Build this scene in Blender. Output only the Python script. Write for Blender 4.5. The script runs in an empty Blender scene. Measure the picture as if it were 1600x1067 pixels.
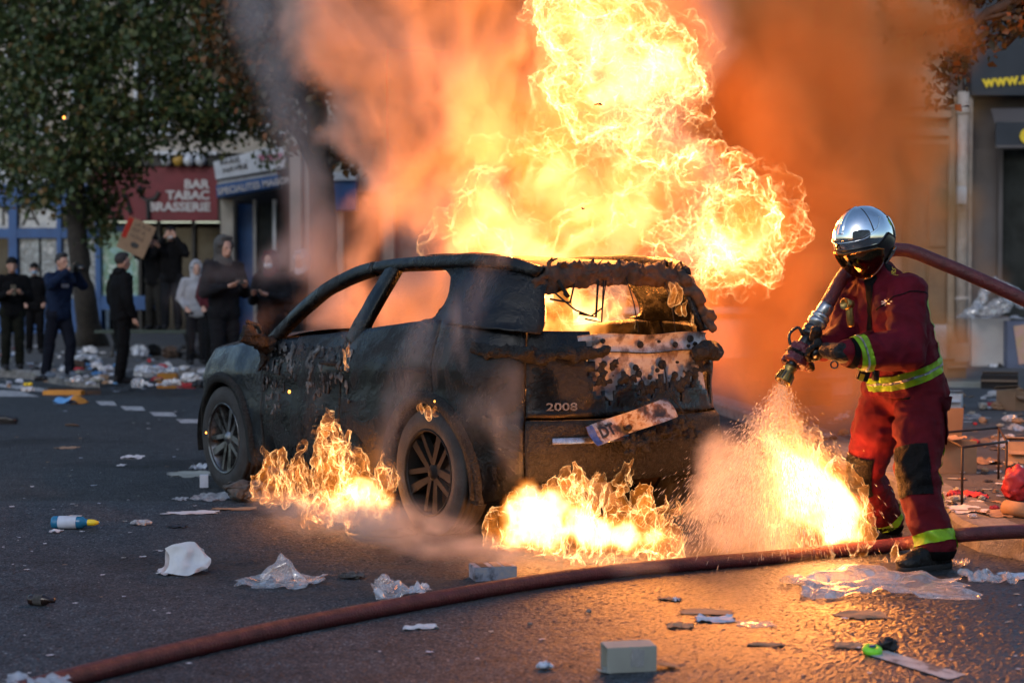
import bpy, bmesh, math, random
import numpy as np
from mathutils import Vector, Matrix, Euler, Quaternion
random.seed(7); rng = np.random.default_rng(7)
R = math.radians
C = bpy.context.scene.collection
S = bpy.context.scene

# ------------------------------------------------------------------ camera, sky, sun, exposure
CAMH, FPX, HOR = 1.40, 2600.0, 447.0          # eye height, focal length in photo pixels, horizon row
PIT = math.atan((533.5 - HOR) / FPX)
cd = bpy.data.cameras.new('camera'); cam = bpy.data.objects.new('camera', cd); C.objects.link(cam)
cam.location = (0, 0, CAMH); cam.rotation_euler = (math.pi/2 - PIT, 0, 0)
cd.sensor_width = 36; cd.lens = FPX/1600*36; cd.clip_start = .1; cd.clip_end = 600
cd.dof.use_dof = True; cd.dof.focus_distance = 8.9; cd.dof.aperture_fstop = 2.2
S.camera = cam
SUN_EL, SUN_AZ = R(32), R(200)
w = bpy.data.worlds.new('World'); S.world = w; w.use_nodes = True
nt = w.node_tree; bg = nt.nodes['Background']
sky = nt.nodes.new('ShaderNodeTexSky'); sky.sky_type = 'NISHITA'; sky.sun_disc = False
sky.sun_elevation = SUN_EL; sky.sun_rotation = SUN_AZ; sky.dust_density = 1.0; sky.air_density = 1.2; sky.ozone_density = 3.5
nt.links.new(sky.outputs[0], bg.inputs[0]); bg.inputs[1].default_value = .15
sl = bpy.data.lights.new('sun', 'SUN'); sun = bpy.data.objects.new('sun', sl); C.objects.link(sun)
sl.energy = .5; sl.angle = R(20); sl.color = (1, .96, .92)
sun.rotation_euler = (math.pi/2 - SUN_EL, 0, math.pi - SUN_AZ); sun.location = (0, 0, 30)
S.view_settings.view_transform = 'Standard'; S.view_settings.look = 'None'
S.view_settings.exposure = .34; S.view_settings.gamma = 1; S.view_settings.use_curve_mapping = False
cy = S.cycles
S.render.engine = 'CYCLES'
cy.max_bounces = 6; cy.diffuse_bounces = 2; cy.glossy_bounces = 3; cy.transmission_bounces = 4
cy.volume_bounces = 1; cy.transparent_max_bounces = 40
cy.volume_step_rate = 1.0; cy.volume_max_steps = 256
cy.use_denoising = True; cy.denoiser = 'OPENIMAGEDENOISE'
cy.sample_clamp_indirect = 4; cy.sample_clamp_direct = 0; cy.caustics_reflective = False; cy.caustics_refractive = False
cy.use_adaptive_sampling = True; cy.adaptive_threshold = .02

# ------------------------------------------------------------------ photo pixel -> place in the world
def ray(px, py):
    xr, yr = (px-800)/FPX, (533.5-py)/FPX
    return Vector((xr, math.cos(PIT)+yr*math.sin(PIT), -math.sin(PIT)+yr*math.cos(PIT)))
def P(px, py, d):
    r = ray(px, py); return Vector((0, 0, CAMH)) + r*(d/r.y)
def G(px, py, z=0.):
    r = ray(px, py); return Vector((0, 0, CAMH)) + r*((z-CAMH)/r.z)

# ------------------------------------------------------------------ noise
_perm = np.random.default_rng(3).permutation(256); _perm = np.concatenate([_perm, _perm, _perm])
_g = np.random.default_rng(4).normal(size=(256, 3)); _g /= np.linalg.norm(_g, axis=1)[:, None]
def perlin(p):
    p = np.asarray(p, float); i = np.floor(p).astype(int); f = p-i; i &= 255
    u = f*f*f*(f*(f*6-15)+10)
    out = 0
    for a in (0, 1):
        for b in (0, 1):
            for c in (0, 1):
                h = _perm[_perm[_perm[i[:, 0]+a]+i[:, 1]+b]+i[:, 2]+c]
                gr = _g[h]; d = f-np.array((a, b, c))
                wgt = (u[:, 0] if a else 1-u[:, 0])*(u[:, 1] if b else 1-u[:, 1])*(u[:, 2] if c else 1-u[:, 2])
                out = out + wgt*(gr*d).sum(1)
    return out*1.6
def fbm(p, o=4, g=.5, l=2.03):
    s, a, t = 0, 1, np.asarray(p, float)
    for k in range(o):
        s = s+a*perlin(t+17.3*k); a *= g; t = t*l
    return s
def vnoise(p, seed=0):
    p = np.asarray(p, float)
    return np.stack([perlin(p+seed), perlin(p[:, [1, 2, 0]]+31.7+seed), perlin(p[:, [2, 0, 1]]+71.3+seed)], 1)

# ------------------------------------------------------------------ objects
def link(o, parent=None):
    C.objects.link(o)
    if parent: o.parent = parent
    return o
def tag(o, label=None, cat=None, group=None, kind=None):
    if label: o['label'] = label
    if cat: o['category'] = cat
    if group: o['group'] = group
    if kind: o['kind'] = kind
    return o
def thing(name, label, cat, loc=(0, 0, 0), rz=0, group=None):
    o = bpy.data.objects.new(name, None); o.empty_display_size = .2; C.objects.link(o)
    o.location = loc; o.rotation_euler = (0, 0, rz)
    return tag(o, label, cat, group)
def mobj(name, v, f, mat, parent=None, smooth=False):
    me = bpy.data.meshes.new(name)
    me.from_pydata([tuple(x) for x in v], [], [tuple(int(i) for i in x) for x in f]); me.validate()
    if mat is not None:
        for m in (mat if isinstance(mat, (list, tuple)) else [mat]): me.materials.append(m)
    if smooth: me.polygons.foreach_set('use_smooth', [True]*len(me.polygons))
    return link(bpy.data.objects.new(name, me), parent)
def copy_tree(o, parent=None):
    c = o.copy(); C.objects.link(c)
    if parent: c.parent = parent
    for ch in list(o.children): copy_tree(ch, c)
    return c
class MB:
    def __init__(s): s.v = []; s.f = []; s.mi = []
    def add(s, v, f, m=0):
        n = len(s.v); s.v += [tuple(x) for x in v]; s.f += [tuple(int(i)+n for i in q) for q in f]; s.mi += [m]*len(f); return s
    def box(s, c, d, M=None, m=0):
        x, y, z = d[0]/2, d[1]/2, d[2]/2; c = Vector(c)
        v = [Vector((a*x, b*y, e*z)) for e in (-1, 1) for b in (-1, 1) for a in (-1, 1)]
        v = [c+(M @ q if M else q) for q in v]
        return s.add(v, [(0, 2, 3, 1), (4, 5, 7, 6), (0, 1, 5, 4), (2, 6, 7, 3), (0, 4, 6, 2), (1, 3, 7, 5)], m)
    def tube(s, pts, r, n=8, cap=True, m=0):
        pts = [Vector(p) for p in pts]; k = len(pts); rr = r if isinstance(r, (list, tuple)) else [r]*k
        ref = Vector((0, 0, 1)); rings = []
        for i, p in enumerate(pts):
            t = (pts[min(i+1, k-1)]-pts[max(i-1, 0)]).normalized()
            if abs(t.dot(ref)) > .9: ref = Vector((1, 0, 0)) if abs(t.x) < .9 else Vector((0, 1, 0))
            a = t.cross(ref).normalized(); b = t.cross(a); ref = -b if False else ref
            rings.append([p+(a*math.cos(q)+b*math.sin(q))*rr[i] for q in [2*math.pi*j/n for j in range(n)]])
        v = [x for rg in rings for x in rg]; f = []
        for i in range(k-1):
            for j in range(n): f.append((i*n+j, i*n+(j+1) % n, (i+1)*n+(j+1) % n, (i+1)*n+j))
        if cap: f += [tuple(range(n))[::-1], tuple((k-1)*n+j for j in range(n))]
        return s.add(v, f, m)
    def lathe(s, prof, n=24, M=None, m=0, close=False):
        v = []; f = []; k = len(prof)
        for j in range(n):
            a = 2*math.pi*j/n
            for (r, z) in prof:
                q = Vector((r*math.cos(a), r*math.sin(a), z)); v.append(M @ q if M else q)
        for j in range(n):
            for i in range(k if close else k-1):
                i2 = (i+1) % k; j2 = (j+1) % n
                f.append((j*k+i, j2*k+i, j2*k+i2, j*k+i2))
        return s.add(v, f, m)
    def prism(s, poly, z0, z1, M=None, m=0):
        n = len(poly); v = [Vector((x, y, z0)) for x, y in poly]+[Vector((x, y, z1)) for x, y in poly]
        if M: v = [M @ q for q in v]
        f = [tuple(range(n))[::-1], tuple(range(n, 2*n))]+[(i, (i+1) % n, n+(i+1) % n, n+i) for i in range(n)]
        return s.add(v, f, m)
    def build(s, name, mat, parent=None, smooth=False):
        o = mobj(name, s.v, s.f, mat, parent, smooth)
        if any(s.mi): o.data.polygons.foreach_set('material_index', s.mi)
        return o
def grid(V, close_u=False):
    """V: (nu,nv,3) array -> verts, quads"""
    nu, nv = V.shape[:2]; f = []
    for i in range(nu if close_u else nu-1):
        for j in range(nv-1):
            a, b = i*nv+j, ((i+1) % nu)*nv+j; f.append((a, b, b+1, a+1))
    return V.reshape(-1, 3), f
def catmull(pts, n):
    p = np.array(pts, float); d = np.r_[0, np.cumsum(np.linalg.norm(np.diff(p[:, :min(3, p.shape[1])], axis=0), axis=1))]
    t = np.linspace(0, d[-1], n); out = np.zeros((n, p.shape[1]))
    m = np.zeros_like(p); m[1:-1] = (p[2:]-p[:-2])/(d[2:]-d[:-2])[:, None]; m[0] = (p[1]-p[0])/d[1]; m[-1] = (p[-1]-p[-2])/(d[-1]-d[-2])
    for k, x in enumerate(t):
        i = min(max(np.searchsorted(d, x)-1, 0), len(d)-2); h = d[i+1]-d[i]; u = (x-d[i])/h
        out[k] = (2*u**3-3*u**2+1)*p[i]+(u**3-2*u**2+u)*h*m[i]+(-2*u**3+3*u**2)*p[i+1]+(u**3-u**2)*h*m[i+1]
    return out
def evaluated_mesh(o):
    dg = bpy.context.evaluated_depsgraph_get(); dg.update()
    return bpy.data.meshes.new_from_object(o.evaluated_get(dg), depsgraph=dg)
def arr(me):
    a = np.empty(len(me.vertices)*3); me.vertices.foreach_get('co', a); return a.reshape(-1, 3)
def narr(me):
    a = np.empty(len(me.vertices)*3); me.vertices.foreach_get('normal', a); return a.reshape(-1, 3)
def setv(me, a): me.vertices.foreach_set('co', np.asarray(a, np.float32).ravel()); me.update()
_ico = {}
def ico(sub=2):
    if sub not in _ico:
        b = bmesh.new(); bmesh.ops.create_icosphere(b, subdivisions=sub, radius=1)
        _ico[sub] = (np.array([v.co[:] for v in b.verts]), [tuple(v.index for v in f.verts) for f in b.faces]); b.free()
    return _ico[sub]
def soft(name, shapes, voxel, smooth=4, mat=None, parent=None, disp=None):
    """one continuous skin grown over tapered capsules ('c',p0,r0,p1,r1) and ellipsoids ('e',c,(rx,ry,rz)[,M])"""
    V = []; F = []; n = 0; iv, jf = ico(2)
    for s in shapes:
        if s[0] == 'e':
            v = iv*np.array(s[2]); v = (v @ np.array(s[3]).T if len(s) > 3 else v)+np.array(s[1])
        else:
            p0, p1 = np.array(s[1], float), np.array(s[3], float); r0, r1 = s[2], s[4]
            ax = p1-p0; L = np.linalg.norm(ax); ax = ax/L if L > 1e-6 else np.array((0, 0, 1.))
            side = iv @ ax
            v = np.where((side > 0)[:, None], p1+iv*r1, p0+iv*r0)
        V.append(v); F += [tuple(i+n for i in q) for q in jf]; n += len(v)
    me = bpy.data.meshes.new('tmp'); me.from_pydata(np.concatenate(V).tolist(), [], F)
    o = bpy.data.objects.new('tmp', me); C.objects.link(o)
    m = o.modifiers.new('r', 'REMESH'); m.mode = 'VOXEL'; m.voxel_size = voxel
    if smooth: m = o.modifiers.new('s', 'SMOOTH'); m.iterations = smooth; m.factor = .5
    out = evaluated_mesh(o); bpy.data.objects.remove(o); bpy.data.meshes.remove(me)
    out.name = name; out.materials.clear()
    if mat is not None: out.materials.append(mat)
    if disp: setv(out, disp(arr(out), narr(out)))
    out.polygons.foreach_set('use_smooth', [True]*len(out.polygons))
    return link(bpy.data.objects.new(name, out), parent)

# ------------------------------------------------------------------ materials
def N(t, typ, **kw):
    n = t.nodes.new(typ)
    for k, v in kw.items():
        if k.startswith('i_'):
            key = k[2:]; key = int(key) if key.isdigit() else key.replace('_', ' ')
            n.inputs[key].default_value = v
        else: setattr(n, k, v)
    return n
def ramp(t, fac, stops, interp='LINEAR'):
    r = t.nodes.new('ShaderNodeValToRGB'); r.color_ramp.interpolation = interp
    e = r.color_ramp.elements
    while len(e) < len(stops): e.new(.5)
    for q, (p, c) in zip(e, stops):
        q.position = p; c = (c, c, c) if isinstance(c, (int, float)) else c; q.color = (*c, 1) if len(c) == 3 else c
    t.links.new(fac, r.inputs[0]); return r
def nmat(name):
    m = bpy.data.materials.new(name); m.use_nodes = True
    return m, m.node_tree, m.node_tree.nodes['Principled BSDF']
def pbr(name, col, rough=.7, metal=0., col2=None, scale=6., detail=5., lo=.35, hi=.65, bump=0., bscale=40., rough2=None, spec=.5, stops=None, coat=0.):
    """base colour mottled by noise between col and col2, with fine relief"""
    m, t, b = nmat(name); L = t.links.new
    tc = N(t, 'ShaderNodeTexCoord'); nz = N(t, 'ShaderNodeTexNoise', i_Scale=scale, i_Detail=detail, i_Roughness=.62)
    L(tc.outputs['Object'], nz.inputs['Vector'])
    if col2 is None: col2 = tuple(c*.72 for c in col)
    r = ramp(t, nz.outputs[0], stops or [(lo, col), (hi, col2)]); L(r.outputs[0], b.inputs['Base Color'])
    b.inputs['Roughness'].default_value = rough; b.inputs['Metallic'].default_value = metal; b.inputs['Specular IOR Level'].default_value = spec
    if coat: b.inputs['Coat Weight'].default_value = coat; b.inputs['Coat Roughness'].default_value = .15
    if rough2 is not None:
        r2 = ramp(t, nz.outputs[0], [(lo, rough), (hi, rough2)]); L(r2.outputs[0], b.inputs['Roughness'])
    if bump:
        n2 = N(t, 'ShaderNodeTexNoise', i_Scale=bscale, i_Detail=4.); L(tc.outputs['Object'], n2.inputs['Vector'])
        bp = N(t, 'ShaderNodeBump', i_Strength=min(1, bump), i_Distance=.01*max(1, bump)); L(n2.outputs[0], bp.inputs['Height']); L(bp.outputs[0], b.inputs['Normal'])
    return m
def text(name, s, size, mat, M, parent=None, extrude=.002, align='LEFT', sx=1., bold=0.):
    cu = bpy.data.curves.new('tmp', 'FONT'); cu.body = s; cu.size = size; cu.extrude = extrude; cu.align_x = align; cu.offset = bold; cu.resolution_u = 3
    o = bpy.data.objects.new('tmp', cu); C.objects.link(o); me = evaluated_mesh(o); bpy.data.objects.remove(o); bpy.data.curves.remove(cu)
    me.transform(Matrix.Diagonal((sx, 1, 1, 1))); me.transform(M); me.materials.clear(); me.materials.append(mat); me.name = name
    return link(bpy.data.objects.new(name, me), parent)
# ------------------------------------------------------------------ fire and smoke
FIRE = (1.0, .36, .05)
def flame_mat(name, base, edge, power=2.2, nscale=3., thin=.45, deep=(1, .25, .025), hot=(1, .60, .26)):
    """a thin luminous sheet: it shines more the more of its depth one looks along; adds to what lies behind"""
    m = bpy.data.materials.new(name); m.use_nodes = True; t = m.node_tree; L = t.links.new
    t.nodes.remove(t.nodes['Principled BSDF']); out = t.nodes['Material Output']
    lw = N(t, 'ShaderNodeLayerWeight', i_Blend=.5); pw = N(t, 'ShaderNodeMath', operation='POWER', i_1=power); L(lw.outputs['Facing'], pw.inputs[0])
    tc = N(t, 'ShaderNodeTexCoord'); nz = N(t, 'ShaderNodeTexNoise', i_Scale=nscale, i_Detail=6., i_Roughness=.65, i_Distortion=.8); L(tc.outputs['Object'], nz.inputs['Vector'])
    r = ramp(t, nz.outputs[0], [(thin-.1, 0.), (thin+.2, 1.)])
    k = N(t, 'ShaderNodeMath', operation='MULTIPLY_ADD', i_1=edge*.79, i_2=base*.79); L(pw.outputs[0], k.inputs[0])
    k2 = N(t, 'ShaderNodeMath', operation='MULTIPLY'); L(k.outputs[0], k2.inputs[0]); L(r.outputs[0], k2.inputs[1])
    cm = N(t, 'ShaderNodeMix', data_type='RGBA'); cm.inputs[6].default_value = (*deep, 1); cm.inputs[7].default_value = (*hot, 1); L(pw.outputs[0], cm.inputs[0])
    e = N(t, 'ShaderNodeEmission'); L(cm.outputs[2], e.inputs['Color']); L(k2.outputs[0], e.inputs['Strength'])
    tr = N(t, 'ShaderNodeBsdfTransparent'); ad = N(t, 'ShaderNodeAddShader'); L(e.outputs[0], ad.inputs[0]); L(tr.outputs[0], ad.inputs[1])
    L(ad.outputs[0], out.inputs['Surface']); m.cycles.emission_sampling = 'NONE'
    return m
def curl(amps, seed=0, grow=1.0, aniso=(1, 1, 1)):
    """folds a surface over itself with several octaves of vector noise"""
    an = np.array(aniso)
    def f(v, n):
        q = v.copy()
        for k, (fr, am) in enumerate(amps):
            q = q+vnoise(q*fr*an, seed+13*k)*am
        return q
    return f
def glow(parent, loc, power, col=(1, .30, .05), rad=.15):
    l = bpy.data.lights.new('flame_glow', 'POINT'); l.energy = power*.79; l.color = col; l.shadow_soft_size = rad
    o = bpy.data.objects.new('flame_glow', l); C.objects.link(o); o.location = loc; o.parent = parent
    return o
def blobs(pts, c0=None):
    return [('e', Vector(p), (r, r*.9, r)) for p, r in pts]
def fog(name, hull, mat, res, soft_d, amp, nscale, lo=.42, hi=.62, detail=5., nscale2=None, pad=.3, stretch=(1, 1, 1), seed=0.):
    """a voxel cloud inside a closed hull mesh, its edge torn by noise"""
    v = arr(hull.data); par = hull.parent; C.objects.unlink(hull); hull.parent = None; hull.name = name+'_hull'
    o = bpy.data.objects.new(name, bpy.data.volumes.new(name)); link(o, par); o.data.materials.append(mat)
    v = np.array(v); mn, mx = v.min(0)-pad, v.max(0)+pad
    g = bpy.data.node_groups.new(name, 'GeometryNodeTree')
    g.interface.new_socket('Geometry', in_out='INPUT', socket_type='NodeSocketGeometry'); g.interface.new_socket('Geometry', in_out='OUTPUT', socket_type='NodeSocketGeometry')
    L = g.links.new; gi = g.nodes.new('NodeGroupInput'); go = g.nodes.new('NodeGroupOutput')
    pos = g.nodes.new('GeometryNodeInputPosition'); pr = g.nodes.new('GeometryNodeProximity'); pr.target_element = 'FACES'
    oi = g.nodes.new('GeometryNodeObjectInfo'); oi.inputs['Object'].default_value = hull; oi.transform_space = 'ORIGINAL'; L(oi.outputs['Geometry'], pr.inputs[0])
    nor = g.nodes.new('GeometryNodeInputNormal'); sn = g.nodes.new('GeometryNodeSampleNearestSurface'); sn.data_type = 'FLOAT_VECTOR'
    L(oi.outputs['Geometry'], sn.inputs['Mesh']); L(nor.outputs[0], sn.inputs['Value'])
    d = N(g, 'ShaderNodeVectorMath', operation='SUBTRACT'); L(pr.outputs['Position'], d.inputs[0]); L(pos.outputs[0], d.inputs[1])
    dt = N(g, 'ShaderNodeVectorMath', operation='DOT_PRODUCT'); L(d.outputs[0], dt.inputs[0]); L(sn.outputs['Value'], dt.inputs[1])
    sg = N(g, 'ShaderNodeMath', operation='SIGN'); L(dt.outputs['Value'], sg.inputs[0])
    sd = N(g, 'ShaderNodeMath', operation='MULTIPLY'); L(pr.outputs['Distance'], sd.inputs[0]); L(sg.outputs[0], sd.inputs[1])
    sc = N(g, 'ShaderNodeVectorMath', operation='MULTIPLY_ADD'); sc.inputs[1].default_value = stretch; sc.inputs[2].default_value = (seed, seed*.7, seed*1.3); L(pos.outputs[0], sc.inputs[0])
    nz = N(g, 'ShaderNodeTexNoise', i_Scale=nscale, i_Detail=detail, i_Roughness=.6, i_Distortion=.6); L(sc.outputs[0], nz.inputs['Vector'])
    e0 = N(g, 'ShaderNodeMath', operation='SUBTRACT', i_1=.5); L(nz.outputs[0], e0.inputs[0])
    e1 = N(g, 'ShaderNodeMath', operation='MULTIPLY_ADD', i_1=amp); L(e0.outputs[0], e1.inputs[0]); L(sd.outputs[0], e1.inputs[2])
    mr = N(g, 'ShaderNodeMapRange', interpolation_type='SMOOTHSTEP'); mr.inputs[1].default_value = 0; mr.inputs[2].default_value = soft_d; L(e1.outputs[0], mr.inputs[0])
    nz2 = N(g, 'ShaderNodeTexNoise', i_Scale=nscale2 or nscale*1.7, i_Detail=detail, i_Roughness=.62, i_Distortion=1.); L(sc.outputs[0], nz2.inputs['Vector'])
    m2 = N(g, 'ShaderNodeMapRange', interpolation_type='SMOOTHSTEP'); m2.inputs[1].default_value = lo; m2.inputs[2].default_value = hi; L(nz2.outputs[0], m2.inputs[0])
    ml = N(g, 'ShaderNodeMath', operation='MULTIPLY'); L(mr.outputs[0], ml.inputs[0]); L(m2.outputs[0], ml.inputs[1])
    vc = g.nodes.new('GeometryNodeVolumeCube'); L(ml.outputs[0], vc.inputs['Density'])
    vc.inputs['Min'].default_value = mn; vc.inputs['Max'].default_value = mx
    for k, ax in enumerate('XYZ'): vc.inputs['Resolution '+ax].default_value = max(8, int((mx-mn)[k]/res))
    sm = g.nodes.new('GeometryNodeSetMaterial'); sm.inputs['Material'].default_value = mat; L(vc.outputs[0], sm.inputs[0]); L(sm.outputs[0], go.inputs[0])
    md = o.modifiers.new('cloud', 'NODES'); md.node_group = g
    return o
def vol_mat(name, dens, col=(.5, .5, .5), emit=0., stops=None, aniso=.2, absorb=None):
    m = bpy.data.materials.new(name); m.use_nodes = True; t = m.node_tree; L = t.links.new
    t.nodes.remove(t.nodes['Principled BSDF']); out = t.nodes['Material Output']
    at = N(t, 'ShaderNodeAttribute', attribute_name='density')
    sh = None
    if dens:
        pv = N(t, 'ShaderNodeVolumePrincipled', i_Color=(*col, 1), i_Anisotropy=aniso); pv.inputs['Density Attribute'].default_value = ''
        mm = N(t, 'ShaderNodeMath', operation='MULTIPLY', i_1=dens); L(at.outputs['Fac'], mm.inputs[0]); L(mm.outputs[0], pv.inputs['Density'])
        if absorb: pv.inputs['Absorption Color'].default_value = (*absorb, 1)
        sh = pv.outputs[0]
    if emit:
        e = N(t, 'ShaderNodeEmission'); r = ramp(t, at.outputs['Fac'], stops or [(0, (.5, .1, .01)), (.5, (1, .3, .04)), (1, (1, .5, .12))]); L(r.outputs[0], e.inputs[0])
        pw = N(t, 'ShaderNodeMath', operation='MULTIPLY', i_1=emit*.79); L(at.outputs['Fac'], pw.inputs[0]); L(pw.outputs[0], e.inputs[1])
        if sh: a = N(t, 'ShaderNodeAddShader'); L(sh, a.inputs[0]); L(e.outputs[0], a.inputs[1]); sh = a.outputs[0]
        else: sh = e.outputs[0]
    L(sh, out.inputs['Volume'])
    return m
# ------------------------------------------------------------------ the setting
def road_mat(name='asphalt', relief=1.):
    m, t, b = nmat(name); L = t.links.new
    tc = N(t, 'ShaderNodeTexCoord'); o = tc.outputs['Object']
    big = N(t, 'ShaderNodeTexNoise', i_Scale=.55, i_Detail=5., i_Roughness=.6); L(o, big.inputs['Vector'])
    mid = N(t, 'ShaderNodeTexNoise', i_Scale=7., i_Detail=6., i_Roughness=.65); L(o, mid.inputs['Vector'])
    vo = N(t, 'ShaderNodeTexVoronoi', i_Scale=130.); L(o, vo.inputs['Vector'])
    vo2 = N(t, 'ShaderNodeTexVoronoi', i_Scale=46.); L(o, vo2.inputs['Vector'])
    fin = N(t, 'ShaderNodeTexNoise', i_Scale=115., i_Detail=3., i_Roughness=.7); L(o, fin.inputs['Vector'])
    chip = ramp(t, vo.outputs['Color'], [(.0, (.010, .0125, .015)), (.45, (.030, .037, .043)), (.74, (.060, .071, .080)), (.92, (.13, .145, .155)), (1., (.34, .36, .37))])
    tone = ramp(t, mid.outputs[0], [(.3, .6), (.7, 1.3)]); tb = ramp(t, big.outputs[0], [(.34, .45), (.44, .95), (.7, 1.15)]); tm = N(t, 'ShaderNodeMix', data_type='RGBA', blend_type='MULTIPLY'); tm.inputs[0].default_value = 1; L(tone.outputs[0], tm.inputs[6]); L(tb.outputs[0], tm.inputs[7])
    mx = N(t, 'ShaderNodeMix', data_type='RGBA', blend_type='MULTIPLY'); mx.inputs[0].default_value = 1; L(chip.outputs[0], mx.inputs[6]); L(tm.outputs[2], mx.inputs[7])
    # soot and mud trodden in around the wreck, and the wet patch the hose has made
    sp = N(t, 'ShaderNodeSeparateXYZ'); L(o, sp.inputs[0])
    def patch(cx, cy, rx, ry, ns):
        v = N(t, 'ShaderNodeVectorMath', operation='MULTIPLY_ADD'); v.inputs[1].default_value = (1/rx, 1/ry, 0); v.inputs[2].default_value = (-cx/rx, -cy/ry, 0); L(o, v.inputs[0])
        ln = N(t, 'ShaderNodeVectorMath', operation='LENGTH'); L(v.outputs[0], ln.inputs[0])
        ad = N(t, 'ShaderNodeMath', operation='MULTIPLY_ADD', i_1=ns); L(big.outputs[0], ad.inputs[0]); L(ln.outputs['Value'], ad.inputs[2])
        r = ramp(t, ad.outputs[0], [(.35+ns*.5, 1.), (1-.05+ns*.5 if ns < .2 else .98, 0.)]); return r.outputs[0]
    wet = patch(1.7, 7.4, 2.6, 3.2, .35); dirt = patch(-.4, 8.6, 2.6, 2.6, .5)
    m2 = N(t, 'ShaderNodeMix', data_type='RGBA'); m2.inputs[7].default_value = (.05, .038, .03, 1); L(mx.outputs[2], m2.inputs[6])
    dd = N(t, 'ShaderNodeMath', operation='MULTIPLY'); L(dirt, dd.inputs[0]); rm = ramp(t, mid.outputs[0], [(.42, 0.), (.58, .85)]); L(rm.outputs[0], dd.inputs[1]); L(dd.outputs[0], m2.inputs[0])
    m3 = N(t, 'ShaderNodeMix', data_type='RGBA', blend_type='MULTIPLY'); m3.inputs[7].default_value = (.55, .5, .48, 1); L(wet, m3.inputs[0]); L(m2.outputs[2], m3.inputs[6])
    L(m3.outputs[2], b.inputs['Base Color'])
    ro = N(t, 'ShaderNodeMapRange'); ro.inputs[3].default_value = .72; ro.inputs[4].default_value = .36; L(wet, ro.inputs[0]); L(ro.outputs[0], b.inputs['Roughness']); sw = N(t, 'ShaderNodeMapRange'); sw.inputs[3].default_value = .3; sw.inputs[4].default_value = .75; L(wet, sw.inputs[0]); L(sw.outputs[0], b.inputs['Specular IOR Level'])
    h1 = N(t, 'ShaderNodeMath', operation='MULTIPLY_ADD', i_1=-1.3); L(vo2.outputs[0], h1.inputs[0]); L(fin.outputs[0], h1.inputs[2])
    h2 = N(t, 'ShaderNodeMath', operation='MULTIPLY_ADD', i_1=-.35); L(vo.outputs[0], h2.inputs[0]); L(h1.outputs[0], h2.inputs[2])
    bp = N(t, 'ShaderNodeBump', i_Strength=relief, i_Distance=.018); L(h2.outputs[0], bp.inputs['Height']); L(bp.outputs[0], b.inputs['Normal'])
    return m
M_road = road_mat()
V = [(-90, -30, 0), (90, -30, 0), (90, 140, 0), (-90, 140, 0)]
tag(mobj('road', V, [(0, 1, 2, 3)], M_road), kind='structure')
# the near road as chippings about a centimetre across: rough facets that catch the light
M_chip = road_mat('asphalt_chippings', .3); gq = np.random.default_rng(77); nu, nv = 560, 520
yy = np.linspace(4.6, 10.8, nv); uu = np.linspace(-1, 1, nu); hw = .34*yy+.15
X = uu[:, None]*hw[None]; Y = np.broadcast_to(yy[None], X.shape).copy(); X = X+gq.uniform(-.004, .004, X.shape); Y = Y+gq.uniform(-.004, .004, X.shape)
Z = .0055+gq.uniform(-.0026, .0026, X.shape)+.0015*perlin(np.stack([X.ravel()*9, Y.ravel()*9, 0*X.ravel()], 1)).reshape(X.shape)
fade = np.minimum(1, np.minimum((1-np.abs(uu))[:, None]*12, np.minimum(yy-4.6, 10.8-yy)[None]*4)); Z = .0012+(Z-.0012)*fade
me = bpy.data.meshes.new('road_surface'); me.vertices.add(nu*nv); me.vertices.foreach_set('co', np.stack([X, Y, Z], -1).astype(np.float32).ravel())
ii = (np.arange(nu-1)[:, None]*nv+np.arange(nv-1)[None]).ravel(); q4 = np.stack([ii, ii+nv, ii+nv+1, ii+1], 1); tr3 = np.concatenate([q4[:, [0, 1, 2]], q4[:, [0, 2, 3]]]); nf = len(tr3)
me.loops.add(nf*3); me.loops.foreach_set('vertex_index', tr3.astype(np.int32).ravel()); me.polygons.add(nf); me.polygons.foreach_set('loop_start', np.arange(0, nf*3, 3, dtype=np.int32)); me.update(calc_edges=True); me.materials.append(M_chip)
tag(link(bpy.data.objects.new('road_surface', me)), kind='structure')
M_pave = pbr('pavement_asphalt', (.085, .083, .082), .8, col2=(.055, .053, .052), scale=1.6, detail=9, bump=1, bscale=130)
M_kerb = pbr('granite_kerb', (.20, .195, .19), .75, col2=(.10, .097, .094), scale=11, bump=1, bscale=60)
M_line = pbr('worn_road_paint', (.42, .42, .42), .75, scale=14, detail=8, stops=[(.38, (.075, .075, .078)), (.5, (.36, .36, .36)), (.7, (.46, .46, .45))], bump=.5, bscale=120)
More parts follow.
